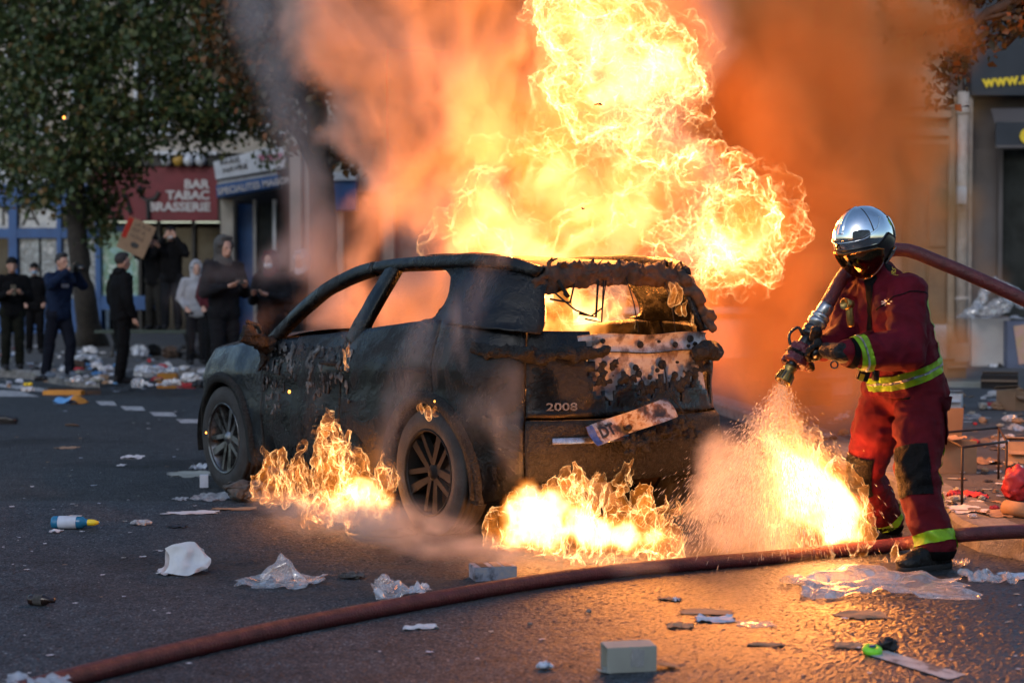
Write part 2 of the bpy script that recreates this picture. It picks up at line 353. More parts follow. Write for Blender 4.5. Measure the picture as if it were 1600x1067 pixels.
def pavement(name, edge, back, kerb_w=.28, z=.13):
    """kerb stones along the edge, then a sheet behind them"""
    e = catmull(edge, 60); t = np.gradient(e, axis=0); t /= np.linalg.norm(t, axis=1)[:, None]; nrm = np.stack([-t[:, 1], t[:, 0]], 1)
    if (np.array(back[0])-e[-1]) @ nrm[-1] < 0: nrm = -nrm
    inn = e+nrm*kerb_w
    V = [(x, y, z-.004) for x, y in inn]+[(x, y, z-.004) for x, y in back]
    tag(mobj(name, V, [tuple(range(len(V)))], M_pave), kind='structure')
    # stones about a metre long with open joints
    k = tag(bpy.data.objects.new('kerb', None), kind='structure'); C.objects.link(k)
    s = np.r_[0, np.cumsum(np.linalg.norm(np.diff(e, axis=0), axis=1))]; n = max(1, int(s[-1]/1.0))
    for i in range(n):
        a, b = s[-1]*i/n+.006, s[-1]*(i+1)/n-.006; u = np.linspace(a, b, 4)
        o = np.stack([np.interp(u, s, e[:, 0]), np.interp(u, s, e[:, 1])], 1); q = np.stack([np.interp(u, s, inn[:, 0]), np.interp(u, s, inn[:, 1])], 1); zz = z+random.uniform(-.006, .006)
        rows = np.array([[(*o[j], -.02), (*(o[j]+(q[j]-o[j])*.03), zz-.025), (*(o[j]+(q[j]-o[j])*.12), zz), (*q[j], zz), (*q[j], -.02)] for j in range(4)])
        v, f = grid(rows); f += [(4, 3, 2, 1, 0), (15, 16, 17, 18, 19)]; mobj('kerb_stone', v, f, M_kerb, k)
def g2(px, py, z=0.): q = G(px, py, z); return (q.x, q.y)
pavement('pavement_right', [g2(1900, 925), g2(1680, 888), g2(1560, 872), g2(1498, 850), g2(1450, 810), g2(1330, 740), g2(1210, 680), g2(1080, 632), g2(980, 600)], [(4, 40), (40, 40), (40, 8)])
pavement('pavement_left', [(-30, 24.0), g2(-60, 588), g2(40, 592), g2(95, 602), g2(150, 606), g2(215, 590), g2(330, 588), g2(480, 588), g2(700, 584)], [(3, 60), (-40, 60), (-40, 26)])
def mark(poly, z=.004): tag(mobj('road_marking', [(*g2(x, y), z+(.007 if y > 700 else 0)) for x, y in poly], [tuple(range(len(poly)))], M_line), kind='structure')
for cx, cyy, L_ in [(166, 630, 17), (208, 638, 20), (255, 647, 22), (300, 658, 25), (350, 670, 28)]:
    mark([(cx-L_, cyy-3), (cx+L_-6, cyy-2.5), (cx+L_, cyy+4), (cx-L_+8, cyy+3.5)])
mark([(-60, 608), (30, 611), (62, 620), (-60, 620)]); mark([(1348, 1024), (1385, 1020), (1510, 1058), (1482, 1066)])
mark([(60, 612), (-70, 597), (-70, 593), (62, 606), (88, 612), (84, 616)])
# ------------------------------------------------------------------ shop fronts
M_stone = pbr('pale_limestone', (.40, .37, .32), .85, col2=(.30, .27, .23), scale=1.4, detail=9, bump=.6, bscale=30)
M_stone2 = pbr('grey_limestone', (.34, .32, .29), .85, col2=(.24, .22, .20), scale=1.1, detail=9, bump=.6, bscale=30)
M_blue = pbr('blue_shop_paint', (.012, .08, .24), .5, col2=(.008, .055, .18), scale=3)
M_glass = pbr('dark_shop_glass', (.010, .012, .013), .14, spec=.25, col2=(.04, .045, .045), scale=1.1)
M_red = pbr('red_fascia', (.17, .018, .027), .6, col2=(.12, .012, .018), scale=1.5)
M_white = pbr('white_sign', (.40, .43, .46), .5, col2=(.55, .58, .62), scale=3)
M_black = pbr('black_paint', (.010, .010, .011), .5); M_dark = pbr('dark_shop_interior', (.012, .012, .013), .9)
M_lett = pbr('white_letters', (.55, .53, .53), .5); M_grey = pbr('galvanised_grey', (.30, .31, .32), .5, .4, scale=9)
def poster_mat(name, cols, sc):
    m, t, b = nmat(name); L = t.links.new; tc = N(t, 'ShaderNodeTexCoord')
    nz = N(t, 'ShaderNodeTexNoise', i_Scale=sc, i_Detail=6., i_Roughness=.7, i_Distortion=1.2); L(tc.outputs['Object'], nz.inputs['Vector'])
    r = ramp(t, nz.outputs[0], [(.3+.45*k/(len(cols)-1), c) for k, c in enumerate(cols)]); L(r.outputs[0], b.inputs['Base Color']); b.inputs['Roughness'].default_value = .35; return m
M_post1 = poster_mat('torn_posters', [(.05, .06, .06), (.35, .4, .42), (.10, .11, .12), (.5, .52, .52), (.06, .05, .05)], 3.5)
M_post2 = poster_mat('green_blue_poster', [(.03, .10, .07), (.25, .45, .50), (.10, .22, .12), (.5, .6, .62), (.05, .10, .16)], 2.2)
M_post3 = poster_mat('graffiti_film', [(.45, .47, .48), (.30, .32, .34), (.5, .51, .5), (.04, .04, .05), (.42, .44, .45)], 2.6)
FD = 45.
def fx(px, d=FD): return (px-800)/FPX*d
def fz(py, d=FD): return P(800, py, d).z
def bx(name, x0, x1, z0, z1, y0, y1, mat, parent, px=True, d=FD):
    if px: x0, x1, z0, z1 = fx(x0, d), fx(x1, d), fz(z1, d), fz(z0, d)
    o = parent.location; return MB().box(((x0+x1)/2-o.x, (y0+y1)/2-o.y, (z0+z1)/2-o.z), (abs(x1-x0), abs(y1-y0), abs(z1-z0))).build(name, mat, parent)
def pxtext(name, s, px, py, hpx, mat, parent, y, d=FD, rot=0., sx=1., align='LEFT', bold=.0):
    k = hpx/FPX*d/.7; o = parent.location
    M = Matrix.Translation((fx(px, d)-o.x, y-o.y, fz(py, d)-o.z)) @ Matrix.Rotation(rot, 4, 'Y') @ Matrix.Rotation(R(90), 4, 'X')
    return text(name, s, k, mat, M, parent, .01, align, sx, bold*k)
# stone apartment house over the shops
hs = thing('apartment_house', 'pale limestone apartment house above the row of shops behind the trees', 'building', (fx(250), FD, 0))
bx('wall', -220, 470, -600, 252, FD+.2, FD+8, M_stone, hs)
for r_ in range(4):
    for px in (-160, -60, 40, 140, 240, 340, 420):
        py = 150-r_*190; wn = bx('window', px-24, px+24, py-105, py+55, FD+.05, FD+.22, M_glass, hs); o = hs.location
        fr = MB()
        for (a, b_, c_, d_) in ((px-28, px-23, py-108, py+58), (px+23, px+28, py-108, py+58), (px-28, px+28, py-112, py-105), (px-30, px+30, py+55, py+61), (px-2, px+2, py-105, py+55)):
            fr.box(((fx(a)+fx(b_))/2-o.x, FD+.02-o.y, (fz(c_)+fz(d_))/2), (fx(b_)-fx(a), .08, fz(c_)-fz(d_)))
        fr.build('window_frame', M_white, wn)
    bx('cornice', -220, 470, 232-r_*190, 240-r_*190, FD-.1, FD+.3, M_stone, hs)
# blue shop
bs = thing('blue_shop', 'shop front in blue frames with posters on its panes at the far left', 'shop', (fx(30), FD, 0))
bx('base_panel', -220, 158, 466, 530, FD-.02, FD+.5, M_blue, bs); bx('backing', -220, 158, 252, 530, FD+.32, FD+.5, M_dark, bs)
for a, b_, c_, d_, m_ in ((-220, 15, 325, 358, M_post3), (27, 90, 322, 356, M_post3), (97, 150, 320, 358, M_glass), (-220, 15, 372, 466, M_glass), (30, 60, 370, 466, M_post1), (64, 118, 372, 466, M_post1), (124, 152, 368, 466, M_post1), (-220, 150, 256, 288, M_white)):
    bx('pane', a, b_, c_, d_, FD+.1, FD+.14, m_, bs)
for a, b_ in ((-60, -48), (15, 28), (90, 97), (150, 158)): bx('mullion', a, b_, 290, 466, FD-.05, FD+.3, M_blue, bs)
for c_, d_ in ((288, 322), (357, 372)): bx('transom', -220, 158, c_, d_, FD-.03, FD+.25, M_blue, bs)
pxtext('lettering', 'NA', 0, 352, 30, M_black, bs, FD+.09)
# red bar
bar = thing('bar_front', 'bar front under a wide red fascia lettered in white', 'shop', (fx(255), FD, 0))
bx('fascia', 150, 346, 262, 346, FD-.5, FD+.2, M_red, bar); bx('cornice', 150, 348, 244, 262, FD-.55, FD+.3, M_black, bar); bx('flashing', 150, 346, 240, 245, FD-.65, FD+.3, M_white, bar)
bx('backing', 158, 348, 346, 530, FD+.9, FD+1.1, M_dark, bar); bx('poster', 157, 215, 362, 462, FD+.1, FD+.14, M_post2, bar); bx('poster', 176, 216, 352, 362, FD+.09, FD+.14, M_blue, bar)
bx('stall_riser', 157, 240, 462, 484, FD-.02, FD+.3, M_blue, bar)
for a in (216, 246, 300, 344): bx('mullion', a, a+5, 346, 525, FD, FD+.12, M_black, bar)
bx('door_leaf', 252, 298, 356, 525, FD+.2, FD+.25, M_glass, bar); bx('door_leaf', 306, 342, 356, 525, FD+.2, FD+.25, M_glass, bar)
for k, (s_, py, px) in enumerate((('BAR', 296, 333), ('TABAC', 313, 334), ('BRASSERIE', 331, 335))): pxtext('lettering', s_, px, py, 13, M_lett, bar, FD-.52, sx=1.12, align='RIGHT', bold=.035)
mb = MB(); o = bar.location
def stroke(pts, r): return MB().tube([(fx(x)-o.x, FD-.53-o.y, fz(y)) for x, y in pts], r, 6)
stroke([(226, 292), (229, 308), (238, 315), (250, 312), (256, 302)], .06).build('graffiti', M_black, bar); stroke([(239, 314), (240, 344)], .06).build('graffiti', M_black, bar)
stroke([(170, 336), (185, 310), (195, 330), (205, 305), (212, 335)], .06).build('graffiti', M_black, bar)
for k, px in enumerate((270, 288, 304, 322)): 
    l = MB(); l.lathe([(0, -.16), (.10, -.12), (.15, 0), (.10, .12), (0, .15)], 10, Matrix.Translation((fx(px)-o.x, FD-.7-o.y, fz(254)))); l.build('hanging_lantern', [M_white, pbr('amber_lantern', (.5, .3, .05), .5)][k == 1], bar, True)
# white and blue shop, turned a little towards the street
ph = thing('corner_shop', 'shop with a white name board above a slanting blue awning', 'shop', (fx(392), FD-1, 0))
def slant(name, pts, y, th, mat):
    v = [(fx(x, FD-1)-ph.location.x, y-ph.location.y, fz(yy, FD-1)) for x, yy in pts]; v2 = [(a, b_+th, c_) for a, b_, c_ in v]; n = len(v)
    return mobj(name, v+v2, [tuple(range(n))[::-1], tuple(range(n, 2*n))]+[(i, (i+1) % n, n+(i+1) % n, n+i) for i in range(n)], mat, ph)
slant('name_board', [(341, 256), (447, 227), (452, 250), (449, 265), (345, 283)], FD-1.6, .25, M_white)
slant('awning', [(346, 292), (441, 276), (441, 294), (347, 311)], FD-1.7, .7, M_blue); slant('awning_roof', [(348, 286), (438, 272), (441, 277), (346, 293)], FD-1.6, .6, M_grey)
pxtext('lettering', 'PARIS', 352, 262, 8, M_black, ph, FD-1.62, FD-1, R(-12), 1.1); pxtext('lettering', 'HAVRE', 356, 273, 8, M_black, ph, FD-1.62, FD-1, R(-11), 1.1)
M_pink = pbr('pink_letters', (.5, .12, .22), .5); pxtext('lettering', 'Rose', 412, 258, 12, M_pink, ph, FD-1.62, FD-1, R(-13), 1.1, bold=.02)
pxtext('lettering', 'SPECIALITES MAISON', 349, 307, 10, M_lett, ph, FD-1.72, FD-1, R(-9.5), .86, bold=.02)
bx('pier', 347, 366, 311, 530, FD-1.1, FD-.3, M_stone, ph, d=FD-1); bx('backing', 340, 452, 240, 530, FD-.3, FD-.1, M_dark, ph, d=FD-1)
bx('door_leaf', 369, 392, 318, 528, FD-.6, FD-.5, M_blue, ph, d=FD-1); bx('pane', 400, 446, 318, 500, FD-.6, FD-.5, M_glass, ph, d=FD-1); bx('mullion', 393, 398, 311, 530, FD-.7, FD-.4, M_grey, ph, d=FD-1); bx('mullion', 424, 429, 311, 530, FD-.7, FD-.4, M_white, ph, d=FD-1)
# stone house seen through the smoke
sh_ = thing('stone_house', 'stone corner house with pilasters showing through thin smoke', 'building', (fx(560, 43), 43, 0))
bx('wall', 452, 1100, -500, 535, 43.2, 50, M_stone2, sh_, d=43)
for px in (455, 478, 520, 600): bx('pilaster', px, px+17, 190, 535, 42.9, 43.25, M_stone, sh_, d=43)
bx('cornice', 450, 1100, 170, 192, 42.7, 43.3, M_stone, sh_, d=43); bx('shop_window', 530, 592, 300, 520, 43.05, 43.22, M_glass, sh_, d=43); bx('blind', 522, 560, 284, 330, 42.5, 43.1, M_blue, sh_, d=43); bx('valance', 522, 560, 272, 284, 42.4, 43.1, M_white, sh_, d=43)
bx('doorway', 498, 517, 300, 530, 43.1, 43.22, M_dark, sh_, d=43)
# ------------------------------------------------------------------ right side of the street
RD = 29.5
M_firelit_stone = pbr('firelit_stone', (.36, .27, .19), .85, col2=(.26, .19, .13), scale=1.2, detail=9, bump=.6, bscale=30)  # stone whose orange firelight is put into the wall colour
M_door = pbr('brown_wooden_door', (.22, .13, .065), .6, col2=(.15, .085, .045), scale=4); M_navy = pbr('dark_fascia', (.022, .026, .034), .5, col2=(.015, .018, .024), scale=2)
M_taupe = pbr('grey_brown_panels', (.11, .095, .09), .6, col2=(.085, .072, .068), scale=2); M_yel = pbr('yellow_letters', (.85, .62, .03), .5, col2=(.8, .55, .02)); M_pipe = pbr('painted_pipe', (.45, .38, .33), .6, col2=(.30, .25, .21), scale=6)
rh = thing('stone_house_right', 'ochre rendered house with a panelled door in the orange smoke', 'building', (fx(1300, RD), RD, 0))
bx('wall', 800, 1482, -500, 566, RD+.2, RD+8, M_firelit_stone, rh, d=RD); bx('plinth', 800, 1408, 500, 566, RD+.1, RD+.3, M_stone2, rh, d=RD)
dl = bx('door', 1412, 1482, 190, 566, RD+.12, RD+.22, M_door, rh, d=RD)
for a, b_, c_, d_ in ((1418, 1446, 240, 385), (1452, 1478, 240, 385), (1418, 1446, 400, 540), (1452, 1478, 400, 540)): bx('door_panel', a, b_, c_, d_, RD+.08, RD+.13, M_door, rh, d=RD)
for c_, d_, e in ((150, 168, .3), (172, 184, .22), (200, 212, .16), (218, 226, .12)): bx('moulding', 1405, 1484, c_, d_, RD+.2-e, RD+.25, M_firelit_stone, rh, d=RD)
for px in (850, 980, 1110, 1240): 
    wn = bx('window', px, px+70, 210, 480, RD+.12, RD+.22, M_glass, rh, d=RD); bx('window_sill', px-6, px+76, 480, 490, RD, RD+.3, M_stone, rh, d=RD)
sp_ = thing('corner_shop', 'dark shop front with yellow web address on its fascia', 'shop', (fx(1620, RD), RD, 0))
bx('backing', 1482, 2000, -200, 566, RD+.5, RD+8, M_taupe, sp_, d=RD); bx('fascia', 1512, 2000, -160, 150, RD-.1, RD+.55, M_navy, sp_, d=RD)
bx('pier', 1482, 1492, 150, 566, RD+.05, RD+.5, M_firelit_stone, sp_, d=RD); bx('pier', 1508, 1517, 150, 566, RD+.0, RD+.5, M_pipe, sp_, d=RD); bx('pier', 1494, 1506, 150, 566, RD+.2, RD+.5, M_firelit_stone, sp_, d=RD)
bx('panel', 1522, 1562, 232, 566, RD+.25, RD+.5, M_taupe, sp_, d=RD); bx('shop_window', 1568, 2000, 232, 566, RD+.3, RD+.5, M_glass, sp_, d=RD); bx('window_post', 1562, 1569, 232, 566, RD+.15, RD+.5, M_taupe, sp_, d=RD)
o = sp_.location; aw = [(1528, 198), (1545, 170), (2000, 158), (2000, 188)]
v = [(fx(x, RD)-o.x, (RD-.9 if k in (0, 3) else RD)-o.y, fz(y, RD)) for k, (x, y) in enumerate(aw)]; v2 = [(a, b_, c_-.03) for a, b_, c_ in v]
mobj('awning', v+v2, [(0, 1, 2, 3), (7, 6, 5, 4), (0, 4, 5, 1), (1, 5, 6, 2), (2, 6, 7, 3), (3, 7, 4, 0)], M_taupe, sp_)
bx('valance', 1530, 2000, 199, 236, RD-.92, RD-.88, M_navy, sp_, d=RD); bx('valance_bar', 1530, 2000, 234, 238, RD-.94, RD-.86, M_taupe, sp_, d=RD)
pxtext('lettering', 'www.r', 1530, 138, 18, M_yel, sp_, RD-.12, RD, R(-5), .98, bold=.03); pxtext('lettering', 'CA', 1565, 232, 24, M_yel, sp_, RD-.94, RD, 0, 1.2, bold=.04)
dp = thing('drain_pipe', 'pale painted drain pipe running down between door and shop', 'pipe', (fx(1500, RD), RD-.1, 0)); o = dp.location
MB().tube([(0, 0, .13), (0, 0, 3.2), (0, 0, fz(145, RD))], .10, 14).build('pipe', M_pipe, dp, True); bx('junction_box', 1488, 1501, 293, 320, RD-.32, RD-.18, M_white, dp, d=RD)
for py in (180, 330, 470): MB().tube([(0, 0, fz(py, RD)), (0, 0, fz(py, RD)+.07)], .115, 14).build('bracket', M_pipe, dp, True)
st = thing('stone_step', 'pale stone doorstep in front of the panelled door', 'step', (fx(1470, 28.6), 28.6, .126)); MB().box((0, 0, .14), (1.6, .9, .28)).build('tread', M_stone, st)
# house across the street behind the photographer: it shows in the chrome helmet
bh = thing('mansard_house', 'grey mansard roofed house front mirrored in the chrome helmet', 'building', (4, -26, 0))
MB().box((0, -4, 8), (46, 8, 16)).build('wall', M_stone2, bh); MB().add([(-23, 0, 16), (23, 0, 16), (23, -8, 16), (-23, -8, 16), (-21, -2.5, 20), (21, -2.5, 20), (21, -6, 20), (-21, -6, 20)], [(0, 1, 5, 4), (1, 2, 6, 5), (2, 3, 7, 6), (3, 0, 4, 7), (4, 5, 6, 7)]).build('roof', M_navy, bh)
wm = MB().box((0, .05, 0), (1.3, .1, 2.1)).build('window', M_glass, bh); wm.location = (-20, 0, 3)
for i in range(14):
    for j in range(5):
        if i+j: c = wm.copy(); C.objects.link(c); c.location = (-20+i*3.05, 0, 2.6+j*2.9)
# ------------------------------------------------------------------ trees
def leaf_mat(name, stops, trans=.25):
    m = bpy.data.materials.new(name); m.use_nodes = True; t = m.node_tree; L = t.links.new; b = t.nodes['Principled BSDF']; out = t.nodes['Material Output']
    g = N(t, 'ShaderNodeNewGeometry'); r = ramp(t, g.outputs['Random Per Island'], stops); L(r.outputs[0], b.inputs['Base Color']); b.inputs['Roughness'].default_value = .55
    tr = N(t, 'ShaderNodeBsdfTranslucent'); L(r.outputs[0], tr.inputs[0]); mx = N(t, 'ShaderNodeMixShader', i_0=trans); L(b.outputs[0], mx.inputs[1]); L(tr.outputs[0], mx.inputs[2]); L(mx.outputs[0], out.inputs['Surface']); return m
M_leaf = leaf_mat('plane_leaves', [(0, (.020, .042, .014)), (.5, (.052, .082, .024)), (.85, (.10, .115, .034)), (.94, (.13, .095, .028)), (1., (.18, .10, .03))])
M_leafb = leaf_mat('browned_leaves', [(0, (.03, .03, .012)), (.5, (.07, .045, .015)), (.8, (.14, .06, .015)), (1., (.22, .08, .02))])
M_bark = pbr('dark_bark', (.045, .038, .032), .9, col2=(.025, .021, .018), scale=9, bump=2, bscale=22)
def leaves(name, centres, per, spread, size, mat, parent, seed=1):
    g = np.random.default_rng(seed); Cn = np.repeat(np.array(centres), per, 0); n = len(Cn)
    c = Cn+g.normal(size=(n, 3))*spread*np.array((1, 1, .75)); s = size*g.uniform(.6, 1.3, n)
    a = g.normal(size=(n, 3)); a[:, 2] -= .5; a /= np.linalg.norm(a, axis=1)[:, None]; b = np.cross(a, g.normal(size=(n, 3))); b /= np.linalg.norm(b, axis=1)[:, None]; k = np.cross(a, b)
    a *= s[:, None]; b *= (s*.42)[:, None]; k *= (s*.12)[:, None]
    V = np.stack([c-a*.5, c-a*.1+b+k, c+a*.55, c-a*.1-b+k], 1).reshape(-1, 3)
    me = bpy.data.meshes.new(name); me.vertices.add(4*n); me.vertices.foreach_set('co', V.astype(np.float32).ravel())
    idx = (np.arange(n)[:, None]*4+np.array((0, 1, 2, 0, 2, 3))).ravel(); me.loops.add(6*n); me.loops.foreach_set('vertex_index', idx.astype(np.int32))
    me.polygons.add(2*n); me.polygons.foreach_set('loop_start', np.arange(0, 6*n, 3, dtype=np.int32)); me.update(calc_edges=True); me.validate(); me.materials.append(mat)
    return link(bpy.data.objects.new(name, me), parent)
def tree(label, base, trunk, limbs, puffs, per, spread, size, mat, seed, r0=.24):
    t = thing('street_tree', label, 'tree', base, 0, None); o = Vector(base); g = random.Random(seed)
    tp = [Vector(p)-o for p in trunk]; MB().tube(catmull(tp, 14), [r0*(1.25-.75*i/13)+(.12 if i == 0 else 0) for i in range(14)], 14).build('trunk', M_bark, t, True)
    cs = []
    for p, r in puffs:
        p = Vector(p)-o
        for k in range(max(3, int(62*r*r))):
            d = Vector([g.gauss(0, 1) for _ in '123']).normalized()*r*(g.random()**.45); cs.append(p+d)
    for l in limbs: MB().tube(catmull([Vector(q)-o for q in l], 10), [.11*(1-.8*i/9)+.015 for i in range(10)], 8).build('limb', M_bark, t, True)
    for k in range(40):
        a = g.choice(cs); tw = tp[-1] if g.random() < .4 else g.choice(cs)
        if (Vector(a)-tw).length < 3.0: MB().tube([tw, (Vector(a)+tw)/2+Vector((g.uniform(-.2, .2), 0, g.uniform(-.1, .3))), a], [.035, .022, .01], 5).build('twig', M_bark, t, True)
    leaves('crown', cs, per, spread, size, mat, t, seed); return t
D1, D2 = 34., 23.
T1 = lambda x, y, dd=0: tuple(P(x, y, D1+dd))
tree('big green street tree with its dark trunk behind the cameraman', tuple(G(143, 541, .126)), [tuple(G(143, 541, .126)), T1(128, 430), T1(118, 330), T1(122, 240), T1(140, 150), T1(160, 40)],
     [[T1(120, 300), T1(60, 220), T1(10, 160)], [T1(122, 260), T1(200, 200), T1(290, 150)], [T1(140, 150), T1(90, 60), T1(40, -40)], [T1(160, 60), T1(240, 20), T1(320, -40)]],
     [(T1(60, 90, -1), 1.7), (T1(190, 60, -1), 1.7), (T1(320, 60, -1), 1.5), (T1(-40, 160), 1.5), (T1(90, 210, -1.5), 1.35), (T1(205, 175, -1), 1.2), (T1(325, 140, -1), 1.1), (T1(395, 190), .55), (T1(20, 270), .65), (T1(115, 285), .95), (T1(190, 258), .6), (T1(285, 190), .65), (T1(345, 205), .4), (T1(415, 235), .25), (T1(120, -60), 2.2), (T1(320, -80), 2.0), (T1(-60, -20), 2.), (T1(150, 345), .5), (T1(60, 310), .42), (T1(390, 120), 1.0), (T1(165, 320), .35)], 18, .17, .125, M_leaf, 3, .21)
T2 = lambda x, y, dd=0: tuple(P(x, y, D2+dd))
tree('smoke veiled street tree with browned leaves behind the bonnet', tuple(G(508, 602, .126)), [tuple(G(508, 602, .126)), T2(506, 430), T2(504, 320), T2(500, 255), T2(492, 150), T2(470, 40)],
     [[T2(502, 280), T2(470, 215), T2(430, 170)], [T2(502, 270), T2(545, 215), T2(580, 150)], [T2(496, 180), T2(430, 90), T2(380, 20)]],
     [(T2(470, 100), 1.1), (T2(400, 60), .9), (T2(560, 220), .42), (T2(590, 120), .8), (T2(420, -40), 1.2), (T2(560, -10), 1.2), (T2(545, 250), .28), (T2(440, 190), .4)], 26, .2, .11, M_leafb, 5, .22)
D3 = 15.
T3 = lambda x, y, dd=0: tuple(P(x, y, D3+dd))
tree('tree whose dark leafy branch hangs into the top right corner', (6.6, 16.5, .126), [(6.6, 16.5, .126), (6.55, 16.4, 2.5), (6.5, 16.2, 4.6)], [[(6.5, 16.2, 4.4), T3(1640, -10), T3(1560, 10), T3(1500, 60)], [(6.5, 16.2, 4.2), T3(1620, 20), T3(1570, 70)]],
     [(T3(1480, -10), .30), (T3(1545, 5), .34), (T3(1600, -20), .5), (T3(1535, 60), .20), (T3(1500, 95), .20), (T3(1470, 130), .14), (T3(1590, 40), .24), (T3(1420, 30), .22), (T3(1700, -80), .9)], 30, .09, .075, M_leafb, 9, .16)
# ------------------------------------------------------------------ the burning car
def burnt_paint(name, base=(.003, .0033, .004), ash=(.038, .038, .039), rough=.22, amt=.60, scale=2.6, blue=None):
    """scorched lacquer: black char, pale ash patches, bubbled relief"""
    m, t, b = nmat(name); L = t.links.new
    tc = N(t, 'ShaderNodeTexCoord'); n1 = N(t, 'ShaderNodeTexNoise', i_Scale=scale, i_Detail=9., i_Roughness=.68, i_Distortion=.7)
    L(tc.outputs['Object'], n1.inputs['Vector'])
    n2 = N(t, 'ShaderNodeTexNoise', i_Scale=38., i_Detail=6., i_Roughness=.7); L(tc.outputs['Object'], n2.inputs['Vector'])
    r1 = ramp(t, n1.outputs[0], [(.30, blue or base), (.46, base), (amt, tuple(c*.35+d*.65 for c, d in zip(ash, base))), (amt+.10, ash), (amt+.22, tuple(c*1.5 for c in ash))])
    r2 = ramp(t, n2.outputs[0], [(.35, .35), (.62, 1.0)])
    mx = N(t, 'ShaderNodeMix', data_type='RGBA', blend_type='MULTIPLY'); mx.inputs[0].default_value = .8
    L(r1.outputs[0], mx.inputs[6]); L(r2.outputs[0], mx.inputs[7]); L(mx.outputs[2], b.inputs['Base Color'])
    b.inputs['Specular IOR Level'].default_value = .30
    rr = ramp(t, n1.outputs[0], [(.34, rough*.7), (.5, rough), (amt+.06, .92)]); L(rr.outputs[0], b.inputs['Roughness'])
    vo = N(t, 'ShaderNodeTexVoronoi', i_Scale=55.); L(tc.outputs['Object'], vo.inputs['Vector'])
    ad = N(t, 'ShaderNodeMath', operation='MULTIPLY_ADD', i_1=.45); L(vo.outputs[0], ad.inputs[0]); L(n2.outputs[0], ad.inputs[2])
    mk = N(t, 'ShaderNodeMath', operation='MULTIPLY'); L(ad.outputs[0], mk.inputs[0]); rm = ramp(t, n1.outputs[0], [(.38, .05), (.56, 1.)]); L(rm.outputs[0], mk.inputs[1])
    bp = N(t, 'ShaderNodeBump', i_Strength=.75, i_Distance=.008); L(mk.outputs[0], bp.inputs['Height']); L(bp.outputs[0], b.inputs['Normal'])
    return m
M_paint = burnt_paint('scorched_paint')
M_fend = burnt_paint('sooty_blue_grey_paint', (.010, .014, .018), (.085, .09, .096), .24, .60, 1.8, blue=(.028, .040, .050))
M_char = pbr('charred_plastic', (.008, .008, .008), .7, col2=(.022, .021, .020), scale=30, bump=2, bscale=70, spec=.25)
M_rust = pbr('heat_rusted_steel', (.09, .05, .032), .75, .2, col2=(.018, .014, .012), scale=7, bump=.5, bscale=60)
M_inner = pbr('bare_scaled_steel', (.34, .33, .33), .62, .25, scale=9, stops=[(.30, (.05, .045, .045)), (.42, (.22, .17, .15)), (.52, (.42, .41, .42)), (.68, (.36, .28, .24))], bump=.4, bscale=70)
M_tyre = pbr('tyre_rubber', (.014, .013, .013), .78, col2=(.035, .034, .034), scale=9, bump=.4, bscale=90)
M_rim = pbr('sooty_alloy', (.26, .27, .28), .36, .85, col2=(.05, .05, .05), scale=10, lo=.42, hi=.62)
M_rimblk = pbr('blackened_alloy', (.012, .012, .012), .75, 0., spec=.2, col2=(.006, .006, .006), scale=10)
M_chrome = pbr('sooty_chrome', (.62, .62, .64), .25, .9, col2=(.3, .29, .28), scale=14)

car = thing('burnt_car', 'burnt out dark hatchback engulfed in flames in the middle of the road', 'car', (.23, 9.8, 0), R(125.5))
OUT = catmull([(3.44, 0), (3.43, .28), (3.37, .54), (3.2, .74), (2.95, .845), (2.6, .885), (2.2, .885), (1.3, .88), (.5, .885), (0, .89), (-.35, .865), (-.6, .785), (-.76, .63), (-.835, .38), (-.855, .15), (-.86, 0)], 600)
ARC = np.r_[0, np.cumsum(np.linalg.norm(np.diff(OUT, axis=0), axis=1))]
TAN = np.gradient(OUT, ARC, axis=0); NRM = np.stack([TAN[:, 1], -TAN[:, 0]], 1); NRM = np.where((NRM*np.stack([OUT[:, 0]-1.3, OUT[:, 1]], 1)).sum(1)[:, None] < 0, -NRM, NRM)
def arc_x(x): return float(np.interp(-x, -OUT[:, 0], ARC))
AEND = ARC[-1]
_i = np.interp
def band(a, s):
    """arrays of arc position and height fraction -> points on the lower body (left side)"""
    x = _i(a, ARC, OUT[:, 0]); y = _i(a, ARC, OUT[:, 1]); nx = _i(a, ARC, NRM[:, 0]); ny = _i(a, ARC, NRM[:, 1])
    wf = np.clip((nx-.25)/.5, 0, 1); wr = np.clip((-nx-.25)/.5, 0, 1); ws = 1-wf-wr
    zb = .215*ws+.33*wr+.20*wf
    zt = _i(x, [-.86, -.6, -.35, 0, .3, 1, 1.95, 2.6, 3.2, 3.44], [1.155, 1.165, 1.19, 1.215, 1.19, 1.125, 1.05, 1.0, .93, .87])
    side = _i(s, [0, .06, .2, .45, .62, .74, .86, 1], [.06, .03, .012, 0, .014, .002, .03, .085])
    rear = _i(s, [0, .1, .22, .40, .47, .6, .8, 1], [.10, .04, 0, .01, .06, .07, .075, .13])
    fron = _i(s, [0, .15, .35, .6, .85, 1], [.10, .02, 0, .02, .08, .16])
    ins = side*ws+rear*wr+fron*wf
    return np.stack([x-nx*ins, y-ny*ins, zb+(zt-zb)*s], -1)
AX = [(2.605, .35), (0., .35)]; RA = .40
def ysurf(x, z):
    a = arc_x(x)
    ss = np.linspace(0, 1, 60); p = band(np.full(60, a), ss); return float(np.interp(z, p[:, 2], p[:, 1]))
